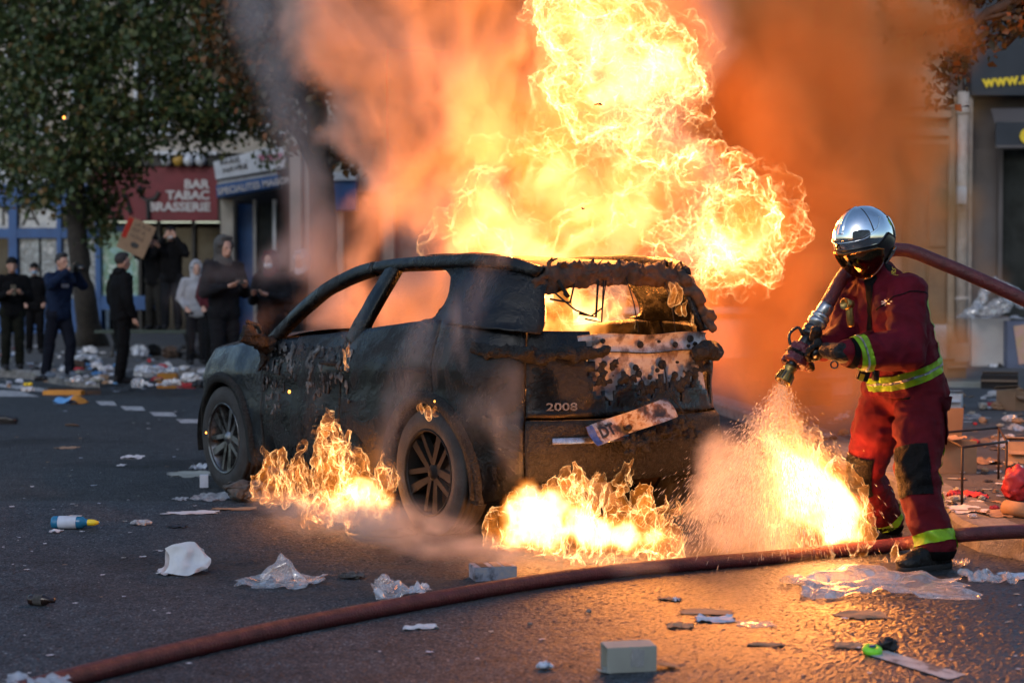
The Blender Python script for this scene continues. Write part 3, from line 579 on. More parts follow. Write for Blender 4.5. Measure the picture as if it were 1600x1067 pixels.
def panel(name, a0, a1, s0, s1, mat, side=1, both=False, parent=car, hole=None, gap=.007, thick=.02, du=.025, ds=.03, dent=.009):
    A = np.linspace(a0+gap, a1-gap if not both else a1, max(3, int((a1-a0)/du))); Sv = np.linspace(s0+(.004 if s0 > 0 else 0), s1-(.004 if s1 < 1 else 0), max(3, int((s1-s0)/ds)))
    aa, sv = np.meshgrid(A, Sv, indexing='ij'); V = band(aa, sv)
    if both:
        V2 = V[::-1][1:].copy(); V2[..., 1] *= -1; V = np.concatenate([V, V2])
    V, F = grid(V); V = V.copy()
    for (xc, zc) in AX:
        d = np.hypot(V[:, 0]-xc, V[:, 2]-zc); ins = (d < RA) & (np.abs(V[:, 1]) > .6)
        F = [f for f in F if not all(ins[i] for i in f)]
        k = np.maximum(d, 1e-6); V[ins, 0] = xc+(V[ins, 0]-xc)/k[ins]*RA; V[ins, 2] = zc+(V[ins, 2]-zc)/k[ins]*RA
    if hole: F = [f for f in F if not hole(V[list(f)].mean(0))]
    # push the skin about a little, as heat does
    c = np.array((1.3, 0, .6)); nn = V-c; nn[:, 2] *= .3; nn[:, 0] = np.sign(nn[:, 0])*np.maximum(np.abs(nn[:, 0])-1.5, 0); nn /= np.linalg.norm(nn, axis=1)[:, None]+1e-6
    V = V+nn*(fbm(V*3.1, 3)*dent)[:, None]
    n = len(V); inner = V-nn*thick
    cnt = {}
    for f in F:
        for i in range(4):
            e = (f[i], f[(i+1) % 4]); cnt[e] = cnt.get(e, 0)+1
    rim = [(b, a, a+n, b+n) for (a, b) in cnt if (b, a) not in cnt]
    F = F+[tuple(i+n for i in f[::-1]) for f in F]+rim; V = np.concatenate([V, inner])
    if side < 0: V = V*np.array((1, -1, 1)); F = [f[::-1] for f in F]
    return mobj(name, V, F, mat, parent, True)
a_f, a_d1, a_d2, a_q, a_t = arc_x(3.05), arc_x(2.0), arc_x(.97), arc_x(-.06), arc_x(-.70)
def burnt_off(c): return c[2] > .83+.05*math.sin(c[1]*23)+.03*math.sin(c[1]*61) and -.66 < c[1] < .30+.03*math.sin(c[2]*70)
for sd in (1, -1):
    panel('front_fender', a_f, a_d1, 0, 1, M_fend, sd)
    panel('front_door', a_d1, a_d2, .06, 1, M_paint, sd); panel('rear_door', a_d2, a_q, .06, 1, M_paint, sd)
    panel('quarter_panel', a_q, a_t, 0, 1, M_paint, sd)
    p = panel('sill', arc_x(2.2), arc_x(.4), 0, .06, M_char, sd)
panel('front_bumper', 0, a_f, 0, .62, M_fend, both=False); 
panel('front_bumper', 0, a_f, 0, .62, M_fend, -1)
panel('bonnet_edge', 0, a_f, .62, 1, M_fend); panel('bonnet_edge', 0, a_f, .62, 1, M_fend, -1)
panel('rear_bumper', a_t, AEND, 0, .43, M_char, both=True, du=.025)
panel('tailgate', a_t, AEND, .44, 1, M_paint, both=True, hole=burnt_off, du=.02, ds=.03, dent=.010)
# bonnet
xs = np.linspace(1.93, 3.30, 26); rows = []
for x in xs:
    p = band(np.array([arc_x(x)]), np.array([1.0]))[0]; Y = p[1]-.004; yy = np.linspace(-1, 1, 25)
    rows.append(np.stack([np.full(25, x-.02)+.10*(1-yy**2)*max(0, (x-2.6)/.7), yy*Y, p[2]+.07*(1-yy**4)*(1-((x-1.9)/1.6)**6)+.004*np.sin(x*9)], 1))
V, F = grid(np.array(rows)); V2 = V.copy(); V2[:, 2] -= .02; n = len(V)
bon = mobj('bonnet', np.concatenate([V, V2]), F+[tuple(i+n for i in f[::-1]) for f in F], M_fend, car, True)
# arches and cladding
for sd in (1, -1):
    for (xc, zc) in AX:
        ang = np.linspace(R(-18), R(198), 44); rr = [(.392, -.03), (.395, .016), (.445, .02), (.462, .004), (.462, -.03)]
        V = np.array([[(xc+r*math.cos(q), sd*(ysurf(min(3.3, max(-.5, xc+r*math.cos(q))), max(.24, zc+r*math.sin(q)))+o), max(.20, zc+r*math.sin(q))) for r, o in rr] for q in ang])
        v, f = grid(V); mobj('wheel_arch', v, f, M_char, car, True)
        ang = np.linspace(R(-15), R(195), 30)
        V = np.array([[(xc+.43*math.cos(q), sd*y, zc+.43*math.sin(q)) for y in (.86, .56)] for q in ang]); v, f = grid(V)
        mobj('arch_liner', v, f, M_char, car, True)
# floor, axles, bulkheads
mb = MB(); mb.box((1.35, 0, .30), (3.0, 1.36, .08)); mb.box((2.9, 0, .55), (.7, 1.0, .45)); mb.box((-.35, 0, .42), (.7, 1.1, .10)); mb.build('floor_pan', M_char, car)
mb = MB(); mb.box((1.98, 0, .76), (.06, 1.6, .62)); mb.box((1.72, 0, .97), (.42, 1.5, .14)); mb.build('dashboard', M_char, car)
for xx in (0, 2.605): mb = MB(); mb.tube([(xx, -.75, .33), (xx, .75, .33)], .05, 8); mb.build('axle', M_rust, car, True)
for sd in (1, -1):
    o = soft('front_seat', [('e', (1.05, .37*sd, .55), (.26, .24, .10)), ('c', (.86, .37*sd, .6), .17, (.62, .37*sd, 1.06), .13), ('c', (.72, .27*sd, .62), .08, (.52, .27*sd, 1.05), .07), ('c', (.72, .47*sd, .62), .08, (.52, .47*sd, 1.05), .07), ('e', (.50, .37*sd, 1.22), (.05, .12, .09))], .03, 3, M_char, car)
o = soft('rear_seat', [('c', (.15, -.55, .6), .14, (.15, .55, .6), .14), ('c', (-.1, -.5, .72), .10, (-.1, .5, .72), .10)], .03, 3, M_char, car)
# pillars, rails, roof
def beam(name, pts, w, th, mat, side=1, n=26, jit=.004, parent=car):
    c = catmull(pts, n); V = []
    for i in range(n):
        t = c[min(i+1, n-1)]-c[max(i-1, 0)]; t /= np.linalg.norm(t)
        o = np.array((0, 1., .35)); o -= t*o.dot(t); o /= np.linalg.norm(o); b = np.cross(t, o)
        ww = w if not callable(w) else w(i/(n-1))
        V.append([c[i]+o*th/2*p+b*ww/2*q for p, q in ((1, -.8), (1.15, 0), (1, .8), (.5, 1), (-1, 1), (-1, -1), (.5, -1))])
    V = np.array(V); V += (vnoise(V.reshape(-1, 3)*7)*jit).reshape(V.shape)
    V = np.concatenate([V, V[:, :1]], 1); v, f = grid(V); k = 8
    f += [tuple(range(7)), tuple((n-1)*k+j for j in range(7))[::-1]]
    if side < 0: v = v*np.array((1, -1, 1)); f = [q[::-1] for q in f]
    return mobj(name, v, f, mat, parent, True)
for sd in (1, -1):
    beam('windscreen_pillar', [(2.02, .80, 1.02), (1.78, .755, 1.19), (1.45, .695, 1.375), (1.15, .645, 1.475), (.95, .625, 1.51)], .085, .06, M_paint, sd)
    beam('roof_rail', [(.97, .625, 1.508), (.6, .61, 1.533), (.2, .60, 1.54), (-.2, .59, 1.535), (-.45, .57, 1.515), (-.60, .52, 1.47)], .075, .06, M_paint, sd)
    beam('centre_pillar', [(.94, .80, 1.05), (.86, .75, 1.22), (.78, .675, 1.40), (.73, .615, 1.525)], lambda u: .17-.05*u, .05, M_paint, sd)
    beam('roof_bar', [(.80, .56, 1.540), (.4, .555, 1.570), (-.1, .54, 1.566), (-.42, .53, 1.53)], .03, .03, M_char, sd, jit=.01)
    # quarter panel above the belt, wrapping round to the tailgate opening
    fe = catmull([(.20, .80, 1.195), (.07, .785, 1.225), (.02, .745, 1.29), (.05, .675, 1.41), (.12, .635, 1.46), (.26, .605, 1.515)], 24)
    cn = catmull([(-.42, .80, 1.18), (-.44, .76, 1.25), (-.42, .70, 1.34), (-.38, .655, 1.43), (-.34, .60, 1.50)], 24)
    rc = catmull([(-.64, .685, 1.155), (-.64, .63, 1.22), (-.62, .59, 1.31), (-.60, .56, 1.39), (-.58, .53, 1.47)], 24)
    ed = catmull([(-.69, .585, 1.14), (-.685, .555, 1.22), (-.66, .53, 1.31), (-.63, .50, 1.39), (-.60, .46, 1.47)], 24)
    rows = []
    for k in range(24):
        rows.append(catmull([fe[k], cn[k], rc[k], ed[k]], 22))
    V, F = grid(np.array(rows)); V = V+vnoise(V*4.5)*.012+vnoise(V*14)*.005
    V2 = V*np.array((1, .97, 1))+np.array((.025, -.01, 0)); n = len(V); k = 22
    rim = [(i, i+1, i+1+n, i+n) for i in range(k-1)]+[(i*k, i*k+n, (i+1)*k+n, (i+1)*k) for i in range(23)]+[(i*k+k-1, (i+1)*k+k-1, (i+1)*k+k-1+n, i*k+k-1+n) for i in range(23)]
    Vv = np.concatenate([V, V2]); Ff = F+[tuple(i+n for i in f[::-1]) for f in F]+rim
    if sd < 0: Vv = Vv*np.array((1, -1, 1)); Ff = [f[::-1] for f in Ff]
    mobj('rear_pillar', Vv, Ff, M_paint, car, True)
xs = np.linspace(1.0, -.58, 34); rows = []
for x in xs:
    hw = np.interp(x, [-.6, 0, .6, 1.0], [.55, .585, .60, .60]); zc = np.interp(x, [-.6, -.3, .1, .6, 1.0], [1.50, 1.55, 1.57, 1.565, 1.52]); yy = np.linspace(-1, 1, 25)
    rows.append(np.stack([np.full(25, x)+.07*(1-yy**2)*max(0, (x-.3)/.7), yy*hw, zc-.045*yy**4], 1))
V, F = grid(np.array(rows)); V = V+vnoise(V*3.3)*.012; V[:, 2] += -.03*np.clip(perlin(V*1.4), 0, 1)
V2 = V.copy(); V2[:, 2] -= .025; n = len(V)
mobj('roof', np.concatenate([V, V2]), F+[tuple(i+n for i in f[::-1]) for f in F], M_rust, car, True)
# burnt roof edge above the tailgate opening: a crust of blistered lumps
rnd = random.Random(5); sh = [('e', (-.59, y_, 1.462-.05*(y_/.5)**4), (.034, .07, .066)) for y_ in np.linspace(-.52, .50, 22)]
for k in range(240):
    y = rnd.uniform(-.55, .50); r = rnd.uniform(.007, .024); sh.append(('e', (-.56+rnd.uniform(-.06, .06)+.06*abs(y), y, 1.508-.09*(y/.55)**4+rnd.uniform(-.07, .018)), (r*1.1, r*1.3, r)))
for k in range(22):
    y = rnd.uniform(-.5, .5); sh.append(('c', (-.60, y, 1.50), .012, (-.60+rnd.uniform(-.03, .03), y+rnd.uniform(-.03, .03), 1.53+rnd.uniform(0, .03)), .007))
soft('rear_header', sh, .009, 1, M_rust, car, lambda v, n: v+vnoise(v*9)*.022+vnoise(v*24)*.012+vnoise(v*70)*.006)
sh = [('c', (-.55, .53, 1.42), .03, (-.66, .60, 1.20), .03)]
for k in range(40):
    u = rnd.random(); p = Vector((-.60, -.50, 1.47)).lerp(Vector((-.71, -.64, 1.16)), u); r = rnd.uniform(.015, .04); sh.append(('e', p+Vector([rnd.uniform(-.025, .025) for q in '123']), (r, r, r)))
soft('pillar_crust', sh[1:], .011, 2, M_rust, car, lambda v, n: v+vnoise(v*25)*.006)
# bare inner panel of the tailgate, skin burnt away
def plate(name, y0, y1, z0, z1, x0, mat, rag=0., curve=.16, n=40, zn=9, thick=.012):
    Y = np.linspace(y0, y1, n); V = []
    for y in Y:
        zz = np.linspace(0, 1, zn); zl = z0+rag*(fbm(np.array([[y*9, .3, .7]]), 4)[0]+.2*math.sin(y*40))
        V.append(np.stack([x0+curve*y*y+.012*np.sin(zz*5+y*3)+.10*(zl+(z1-zl)*zz-.9)*.6, np.full(zn, y), zl+(z1-zl)*zz+.006*math.sin(y*11)], 1))
    v, f = grid(np.array(V)); v2 = v+np.array((thick, 0, 0)); m = len(v)
    rim = [(i*zn, (i+1)*zn, (i+1)*zn+m, i*zn+m) for i in range(n-1)]+[(i*zn+zn-1, i*zn+zn-1+m, (i+1)*zn+zn-1+m, (i+1)*zn+zn-1) for i in range(n-1)]
    return mobj(name, np.concatenate([v, v2]), f+[tuple(i+m for i in q[::-1]) for q in f]+rim, mat, car, True)
ip = plate('inner_panel', .36, -.62, 1.035, 1.135, -.745, M_inner)
plate('inner_panel_lower', .28, -.60, .78, 1.028, -.728, M_inner, rag=.05)
sh = []
for k in range(170):
    y = rnd.uniform(-.60, .29); z = .85+.05*math.sin(y*9)+.10*max(0, abs(y+.15)-.25)/.3+rnd.gauss(0, .035); r = rnd.uniform(.006, .022)
    sh.append(('e', (-.775+.16*y*y+rnd.uniform(-.012, .006), y, z), (r*.7, r*1.2, r)))
soft('melted_trim', sh, .0075, 1, M_char, car, lambda v, n: v+vnoise(v*50)*.003)
mb = MB()
for k, (y, z, r) in enumerate([(.20, 1.10, .011), (.17, 1.065, .008), (-.06, 1.075, .016), (-.33, 1.07, .013), (-.46, 1.10, .017), (-.50, 1.07, .010), (-.20, 1.09, .007), (-.44, 1.06, .008), (-.02, .95, .014), (-.04, .915, .017), (-.22, .96, .022), (-.18, .93, .010), (-.34, .97, .006), (.12, .96, .006)]):
    M = Matrix.Translation((-.762+.16*y*y+.06*(z-.9), y, z)) @ Matrix.Rotation(R(90), 4, 'Y'); mb = MB(); mb.lathe([(0, -.006), (r, -.006), (r*1.25, .0), (r*1.25, .01)], 12, M); mb.build('hole_shade_disc', M_char, car)  # proud dark discs painted in for the shade inside the panel's holes
mb = MB(); mb.tube([(-.765, -.22, .955), (-.775, -.225, .88), (-.80, -.21, .82), (-.86, -.24, .74), (-.90, -.28, .66)], .0045, 6); mb.build('loose_wire', M_char, car, True); mb = MB(); mb.tube([(-.765, -.04, .91), (-.79, -.06, .84), (-.80, -.07, .80)], .0035, 6); mb.build('loose_wire', M_char, car, True)
# wires hanging in the rear opening
mb = MB(); zt = 1.43
for y, y2, z2, r in [(.42, .30, 1.36, .012), (.30, .40, 1.33, .006), (.14, .20, 1.25, .007), (.10, .16, 1.22, .005)]:
    mb = MB(); mb.tube([(-.62, y, zt), (-.64, (y+y2)/2, z2-.02), (-.66, y2+.10, z2+.0)], r, 6); mb.build('hanging_wire', M_char, car, True)
mb = MB(); mb.tube([(-.64, .45, 1.36), (-.66, .33, 1.27), (-.66, .22, 1.235), (-.66, .14, 1.28), (-.64, .10, 1.43)], .005, 6); mb.build('hanging_wire', M_char, car, True)
mb = MB(); mb.tube([(-.62, -.06, 1.45), (-.68, -.07, 1.30), (-.71, -.08, 1.14)], .0035, 5); mb.build('hanging_wire', M_char, car, True); mb = MB(); mb.tube([(-.62, -.34, 1.43), (-.68, -.345, 1.30), (-.71, -.35, 1.14)], .0035, 5)
mb.build('hanging_wire', M_char, car, True)
# melted lamps and mirror, flap of skin
soft('melted_tail_lamp', [('e', (-.70+.02*math.cos(i_*1.3), .69-.048*i_, 1.035+.012*math.sin(i_*2.1)), (.035, .05, .05+.012*math.sin(i_*1.7))) for i_ in range(4)]+[('e', (-.775, .50-.045*i_, 1.04+.01*math.sin(i_*2.3)), (.030, .045, .045-.003*i_)) for i_ in range(7)]+[('e', (-.45-.05*i_, .835-.032*i_, 1.05), (.05, .022, .05)) for i_ in range(6)], .012, 3, M_char, car, lambda v, n: v+vnoise(v*7)*.028+vnoise(v*20)*.012+vnoise(v*50)*.005)
soft('melted_tail_lamp', [('c', (-.68, -.68, 1.03), .05, (-.79, -.44, 1.03), .045), ('c', (-.45, -.84, 1.03), .06, (-.68, -.68, 1.02), .05)], .012, 3, M_char, car, lambda v, n: v+vnoise(v*7)*.028+vnoise(v*20)*.012+vnoise(v*50)*.005)
sh = [('c', (1.95, .84, 1.02), .05, (1.93, .99, 1.06), .05), ('e', (1.93, 1.0, 1.08), (.05, .08, .06)), ('c', (1.96, .87, 1.0), .035, (1.98, .90, .86), .02), ('c', (2.02, .86, 1.08), .02, (2.03, .95, 1.15), .015)]
soft('melted_mirror', sh, .011, 2, M_char, car, lambda v, n: v+vnoise(v*14)*.03+vnoise(v*45)*.008)
# flakes of blistered lacquer below the windows
sh = []
for k in range(420):
    x = rnd.uniform(.85, 2.0); u = rnd.random()**1.4; z = 1.02-.34*u*(1+.4*math.sin(x*11)); r = rnd.uniform(.005, .019); sh.append(('e', (x, ysurf(x, z)+.002, z), (r, r*.35, r*rnd.uniform(.8, 2.2))))
soft('blistered_lacquer', sh, .0075, 1, burnt_paint('ashy_flakes', (.02, .021, .023), (.16, .165, .17), .7, .5, 5.), car, lambda v, n: v+vnoise(v*60)*.004)
# handles, badge, strip, plate
for sd in (1, -1):
    for x in (1.10, .10):
        y = ysurf(x, .93); mb = MB(); mb.tube([(x+.10, sd*(y-.01), .93), (x+.07, sd*(y+.03), .93), (x-.07, sd*(y+.03), .93), (x-.10, sd*(y-.01), .93)], .012, 8); mb.build('door_handle', M_char, car, True)
def text(name, s, size, mat, M, parent=None, extrude=.002, align='LEFT', sx=1., bold=0.):
    cu = bpy.data.curves.new('tmp', 'FONT'); cu.body = s; cu.size = size; cu.extrude = extrude; cu.align_x = align; cu.offset = bold; cu.resolution_u = 3
    o = bpy.data.objects.new('tmp', cu); C.objects.link(o); me = evaluated_mesh(o); bpy.data.objects.remove(o); bpy.data.curves.remove(cu)
    me.transform(Matrix.Diagonal((sx, 1, 1, 1))); me.transform(M); me.materials.clear(); me.materials.append(mat); me.name = name
    return link(bpy.data.objects.new(name, me), parent)
def rear_M(y, z, out=.0, roll=0., tilt=0.):
    i = np.interp(-y, -OUT[400:, 1][np.argsort(-OUT[400:, 1])] if False else -OUT[400:, 1], OUT[400:, 0]) if y >= 0 else np.interp(y, -OUT[400:, 1], OUT[400:, 0])
    k = int(np.argmin(np.abs(OUT[400:, 1]-abs(y))))+400; nx, ny = NRM[k, 0], NRM[k, 1]*(1 if y >= 0 else -1)
    n = Vector((nx, ny, tilt)).normalized(); u = Vector((0, 0, 1)); x = u.cross(n).normalized(); u = n.cross(x)
    M = Matrix(((x.x, u.x, n.x, OUT[k, 0]), (x.y, u.y, n.y, y), (x.z, u.z, n.z, z), (0, 0, 0, 1)))
    return M @ Matrix.Translation((0, 0, out)) @ Matrix.Rotation(roll, 4, 'Z')
text('model_badge', '2008', .058, M_chrome, rear_M(.60, .735, -.058), car, .004, 'LEFT', 1.5, .001)
mb = MB(); ys = np.linspace(.58, .12, 12)
V = []
for y in ys:
    M = rear_M(y, .575, .012); V.append([M @ Vector((0, q, 0)) for q in (-.016, .016)]+[M @ Vector((0, .018, -.015))])
v, f = grid(np.array(V)); mobj('bumper_strip', v, f, M_chrome, car, True)
# the bent number plate hanging from the tailgate
M_plate = pbr('scorched_plate', (.5, .5, .5), .5, 0, scale=9, stops=[(.40, (.015, .013, .012)), (.47, (.13, .07, .045)), (.53, (.27, .27, .29)), (.59, (.24, .18, .16)), (.66, (.03, .02, .015))])
M_blue = pbr('plate_blue', (.05, .10, .32), .45, col2=(.03, .05, .15), scale=30); M_ink = pbr('plate_black', (.012, .012, .014), .5)
PM = Matrix.Translation((-.93, .15, .67)) @ Matrix.Rotation(R(-90), 4, 'Z') @ Matrix.Rotation(R(90), 4, 'X') @ Matrix.Rotation(R(14), 4, 'Z') @ Matrix.Rotation(R(-12), 4, 'X')
def bend(x, y): return .045*math.sin(x*7)+.03*math.cos(x*15)*(y/.055)+.010*math.sin(x*31+y*40)
V = np.array([[PM @ Vector((x, y, bend(x, y))) for y in np.linspace(-.058, .058, 6)] for x in np.linspace(-.26, .26, 30)]); v, f = grid(V)
V2 = np.array([[PM @ Vector((x, y, bend(x, y)-.003)) for y in np.linspace(-.058, .058, 6)] for x in np.linspace(-.26, .26, 30)]); v2, f2 = grid(V2); n = len(v)
pl = mobj('number_plate', np.concatenate([v, v2]), f+[tuple(i+n for i in q[::-1]) for q in f], M_plate, car, True)
V = np.array([[PM @ Vector((x, y, bend(x, y)+.0025)) for y in np.linspace(-.055, .055, 6)] for x in np.linspace(-.258, -.215, 4)]); v, f = grid(V); mobj('plate_band', v, f, M_blue, pl)
t = text('plate_lettering', 'DT', .085, M_ink, Matrix.Translation((-.20, -.028, 0)), pl, .0005, 'LEFT', .8, .003)
a = arr(t.data); setv(t.data, np.array([PM @ Vector((q[0], q[1], bend(q[0], q[1])+.004+q[2])) for q in a]))
sh = []
for k in range(120):
    y = rnd.uniform(-.34, .20); r = rnd.uniform(.008, .022); sh.append(('e', (-.885-rnd.uniform(0, .05), y, .575+rnd.gauss(0, .028)-.03*math.sin(y*8)), (r, r*1.1, r)))
soft('melted_bumper_lump', sh, .008, 1, M_char, car, lambda v, n: v+vnoise(v*45)*.005)
# wheels
def wheel(x, y, sd, rim_m, steer=0.):
    Mw = Matrix.Translation((x, sd*y, .355)) @ Matrix.Rotation(R(steer), 4, 'Z') @ Matrix.Rotation(R(-90*sd), 4, 'X')
    tp = [(.232, -.085), (.25, -.100), (.30, -.108), (.335, -.098), (.352, -.085)]
    for k in range(4):
        z = -.07+k*.042; tp += [(.355, z), (.355, z+.03), (.347, z+.032), (.347, z+.040)]
    tp = tp[:-2]+[(.352, .085), (.335, .098), (.30, .108), (.25, .100), (.232, .085)]
    w_ = MB().lathe(tp, 56, None); wo = w_.build('wheel', M_tyre, car, True); wo.matrix_local = Mw
    b = MB(); b.lathe([(.232, .098), (.240, .104), (.246, .100), (.238, .088), (.215, .03), (.21, -.08), (.235, -.09)], 48); b.build('rim', rim_m, wo, True)
    b = MB(); b.lathe([(0, .05), (.05, .05), (.06, .035), (.20, -.03), (.20, -.05), (0, -.05)], 24); b.build('brake_drum', M_rust, wo, True)
    b = MB(); b.lathe([(0, .083), (.022, .083), (.028, .078), (.036, .07), (.05, .06)], 20); b.build('hub', rim_m, wo, True)
    for k in range(5):
        a0 = 2*math.pi*k/5+.3; b = MB()
        for s_ in (-1, 1):
            p0 = Vector((.03*math.cos(a0+s_*.9), .03*math.sin(a0+s_*.9), .062)); a1 = a0+s_*.22; p1 = Vector((.228*math.cos(a1), .228*math.sin(a1), .082))
            d = (p1-p0).normalized(); q = d.cross(Vector((0, 0, 1))).normalized()
            ww0, ww1 = .016, .014+.012*(s_ > 0)
            b.add([p0-q*ww0, p0+q*ww0, p1+q*ww1, p1-q*ww1, p0-q*ww0-Vector((0, 0, .03)), p0+q*ww0-Vector((0, 0, .03)), p1+q*ww1-Vector((0, 0, .04)), p1-q*ww1-Vector((0, 0, .04))],
                  [(0, 1, 2, 3), (7, 6, 5, 4), (0, 4, 5, 1), (1, 5, 6, 2), (2, 6, 7, 3), (3, 7, 4, 0)])
        b.build('spoke', rim_m, wo)
wheel(0, .765, 1, M_rimblk); wheel(2.605, .765, 1, M_rim); wheel(0, .765, -1, M_rimblk); wheel(2.605, .765, -1, M_rimblk)
# sagging strips of melted underside
mb = MB()
for y, x in ((.70, .62), (.52, -.72), (.56, -.70)):
    mb = MB(); mb.tube([(x, y, .34), (x-.01, y+.01, .18), (x+.03, y+.02, .06), (x+.12, y+.03, .012)], [.02, .016, .018, .008], 6); mb.build('sagging_strip', M_char, car, True)
# ------------------------------------------------------------------ flames
M_sheet = flame_mat('flame_sheet', .10, .50, 1.7, thin=.50, nscale=2.4)
M_sheet_hot = flame_mat('white_hot_sheet', .26, 1.1, 1.8, thin=.49, nscale=4)
M_tongue = flame_mat('flame_tongue', .24, 1.2, 1.8, thin=.50, nscale=10)
M_core = vol_mat('fire_core', .0, emit=5.0, stops=[(0, (.8, .10, .006)), (.4, (1, .24, .025)), (.9, (1, .52, .20))])
M_corehot = vol_mat('white_hot_core', .0, emit=34., stops=[(0, (1, .22, .015)), (.35, (1, .40, .08)), (.8, (1, .62, .30))])
def fire(name, label, group, origin): return thing(name, label, 'fire', origin, 0, group)
def pxblobs(lst, d, o, jit=0.):
    out = []
    for q in lst:
        dd = q[3] if len(q) > 3 else d; out.append((P(q[0], q[1], dd+random.uniform(-jit, jit))-o, q[2]*dd/FPX))
    return out
M_smoke_glow = vol_mat('added_smoke_glow', .0, emit=.9, stops=[(0, (.9, .10, .008)), (.5, (1, .18, .014)), (1, (1, .24, .022))])  # added glow volume standing in for firelight on the inner smoke
# the great fireball over the roof
FBD = 10.9
fb = fire('fireball', 'towering yellow fireball rolling up from the car roof', None, P(950, 420, FBD)); O = Vector(fb.location)
crisp = pxblobs([(930, 50, 72), (885, 25, 50), (985, 45, 50), (1030, 105, 60), (1062, 130, 40), (960, 130, 75), (1000, 200, 60), (900, 170, 60), (1130, 262, 38), (1150, 345, 72), (1195, 345, 50), (1205, 300, 28), (1130, 420, 38), (1085, 380, 45), (1170, 400, 45), (1085, 240, 40)], FBD, O, .15)
soft_ = pxblobs([(800, 330, 85), (755, 365, 60), (780, 410, 60), (850, 280, 85), (880, 360, 90), (940, 300, 75), (960, 400, 60), (1000, 250, 60), (780, 245, 38), (900, 420, 80), (830, 410, 55), (1010, 460, 60), (900, 480, 70), (960, 130, 90), (940, 50, 80), (1030, 120, 60), (1150, 350, 80), (1190, 330, 50), (1060, 140, 45), (900, 40, 50), (1130, 280, 45), (860, 450, 60), (1000, 330, 60), (1090, 410, 40), (740, 300, 45), (700, 400, 40)], FBD+.2, O, .2)
h = soft('fire_core', blobs(soft_), .06, 4, None, fb); fog('fire_core', h, M_core, .022, .22, .8, 2.0, .36, .60, nscale2=3.0, detail=9)
for k in range(3):
    soft('flame_sheet', blobs(crisp), .015, 6, M_sheet_hot if k == 1 else M_sheet, fb, curl([(1.4, .16), (3.2, .11), (7, .065), (14, .04), (28, .022), (56, .009)], seed=5*k+1))
M_lobe = vol_mat('cream_core', .0, emit=6.5, stops=[(0, (1, .25, .02)), (.3, (1, .42, .10)), (.8, (1, .66, .32))])
h = soft('lobe_core', blobs([(p, r*.92) for p, r in crisp]), .05, 4, None, fb); fog('lobe_core', h, M_lobe, .02, .16, .5, 2.6, .40, .62, nscale2=4.2, detail=9, seed=2.)
soft('flame_sheet', blobs([(p, r*1.0) for p, r in soft_]), .02, 5, M_sheet, fb, curl([(1.5, .2), (3.3, .12), (7, .07), (15, .04), (32, .02)], seed=21))
h = soft('smoke_glow', blobs(pxblobs([(900, 330, 150), (830, 200, 110), (760, 330, 100), (960, 160, 150), (1080, 330, 110), (950, 20, 130), (720, 420, 80), (1040, 470, 90), (860, 60, 90), (1100, 60, 90), (700, 260, 90), (640, 380, 70), (680, 120, 90), (1150, 480, 70)], FBD+.5, O, .2)), .1, 4, None, fb); fog('smoke_glow', h, M_smoke_glow, .05, .5, 1.0, 1.2, .25, .65)
for px, py, d, pw in [(820, 360, 10.5, 260), (930, 300, 10.7, 330), (950, 120, 10.8, 330), (1150, 350, 10.7, 330), (900, 460, 10.8, 150), (1030, 200, 11.2, 260)]: glow(fb, P(px, py, d)-O, pw*.78)
# fire in the cabin
cf = fire('cabin_fire', 'bright fire inside the cabin framed by the broken rear window', None, P(900, 520, 10.1)); O = Vector(cf.location)
b_ = pxblobs([(900, 480, 40), (850, 470, 40), (950, 480, 42), (820, 500, 25), (920, 520, 45), (870, 520, 40)], 10.2, O, .1)
h = soft('fire_core', blobs(b_), .04, 3, None, cf); fog('fire_core', h, M_corehot, .025, .2, .4, 4, .3, .6)
soft('flame_sheet', blobs(b_), .02, 4, M_sheet, cf, curl([(3, .1), (8, .05), (18, .025)], seed=3)); glow(cf, P(900, 470, 10.1)-O, 70)
# tongues licking out along the sill
def tongues(parent, O, spec, mat, seed, vox=.008, amps=((2.6, .07), (6, .06), (12, .042), (25, .024), (52, .011), (100, .004)), n=2):
    r_ = random.Random(seed)
    for j in range(n):
        shp = []
        for (px, py, hh, r, d) in spec:
            a = P(px, py, d)-O; c = P(px, py, d)+Vector((0, 0, hh*d/FPX))-O; rr = r*d/FPX
            mid = a.lerp(c, .5)+Vector((r_.uniform(-.4, .4)*rr, r_.uniform(-.5, .5)*rr, 0)); shp += [('c', a, rr, mid, rr*.75), ('c', mid, rr*.75, c+Vector((r_.uniform(-.6, .6)*rr, 0, 0)), rr*.18)]
        tag(soft('flame_sheet', shp, vox, 3, mat, parent, curl(amps, seed=seed+7*j, aniso=(1, 1, .52))), kind='stuff')
sf = fire('sill_fire', 'flames licking out from under the sill between the two near wheels', None, G(520, 800)); O = Vector(sf.location)
sp = [(420, 770, 75, 16, 9.9), (445, 765, 60, 14, 9.8), (470, 770, 70, 16, 9.7), (500, 780, 95, 18, 9.5), (520, 700, 60, 17, 9.4), (515, 760, 90, 22, 9.5), (545, 785, 100, 20, 9.4), (570, 790, 85, 20, 9.3), (598, 795, 90, 18, 9.2), (560, 800, 50, 26, 9.3), (500, 800, 35, 22, 9.6), (520, 660, 20, 9, 9.3), (540, 740, 60, 16, 9.3)]
tongues(sf, O, sp, M_tongue, 11); tongues(sf, O, [(a, b+4, c_*.7, r*.9, d+.25) for a, b, c_, r, d in sp if b > 750], M_sheet_hot, 31, n=1)
h = soft('fire_core', blobs(pxblobs([(570, 775, 34), (530, 785, 30), (480, 785, 24), (600, 780, 25), (430, 770, 18)], 9.5, O)), .03, 3, None, sf); fog('fire_core', h, M_corehot, .016, .06, .24, 7, .28, .62)
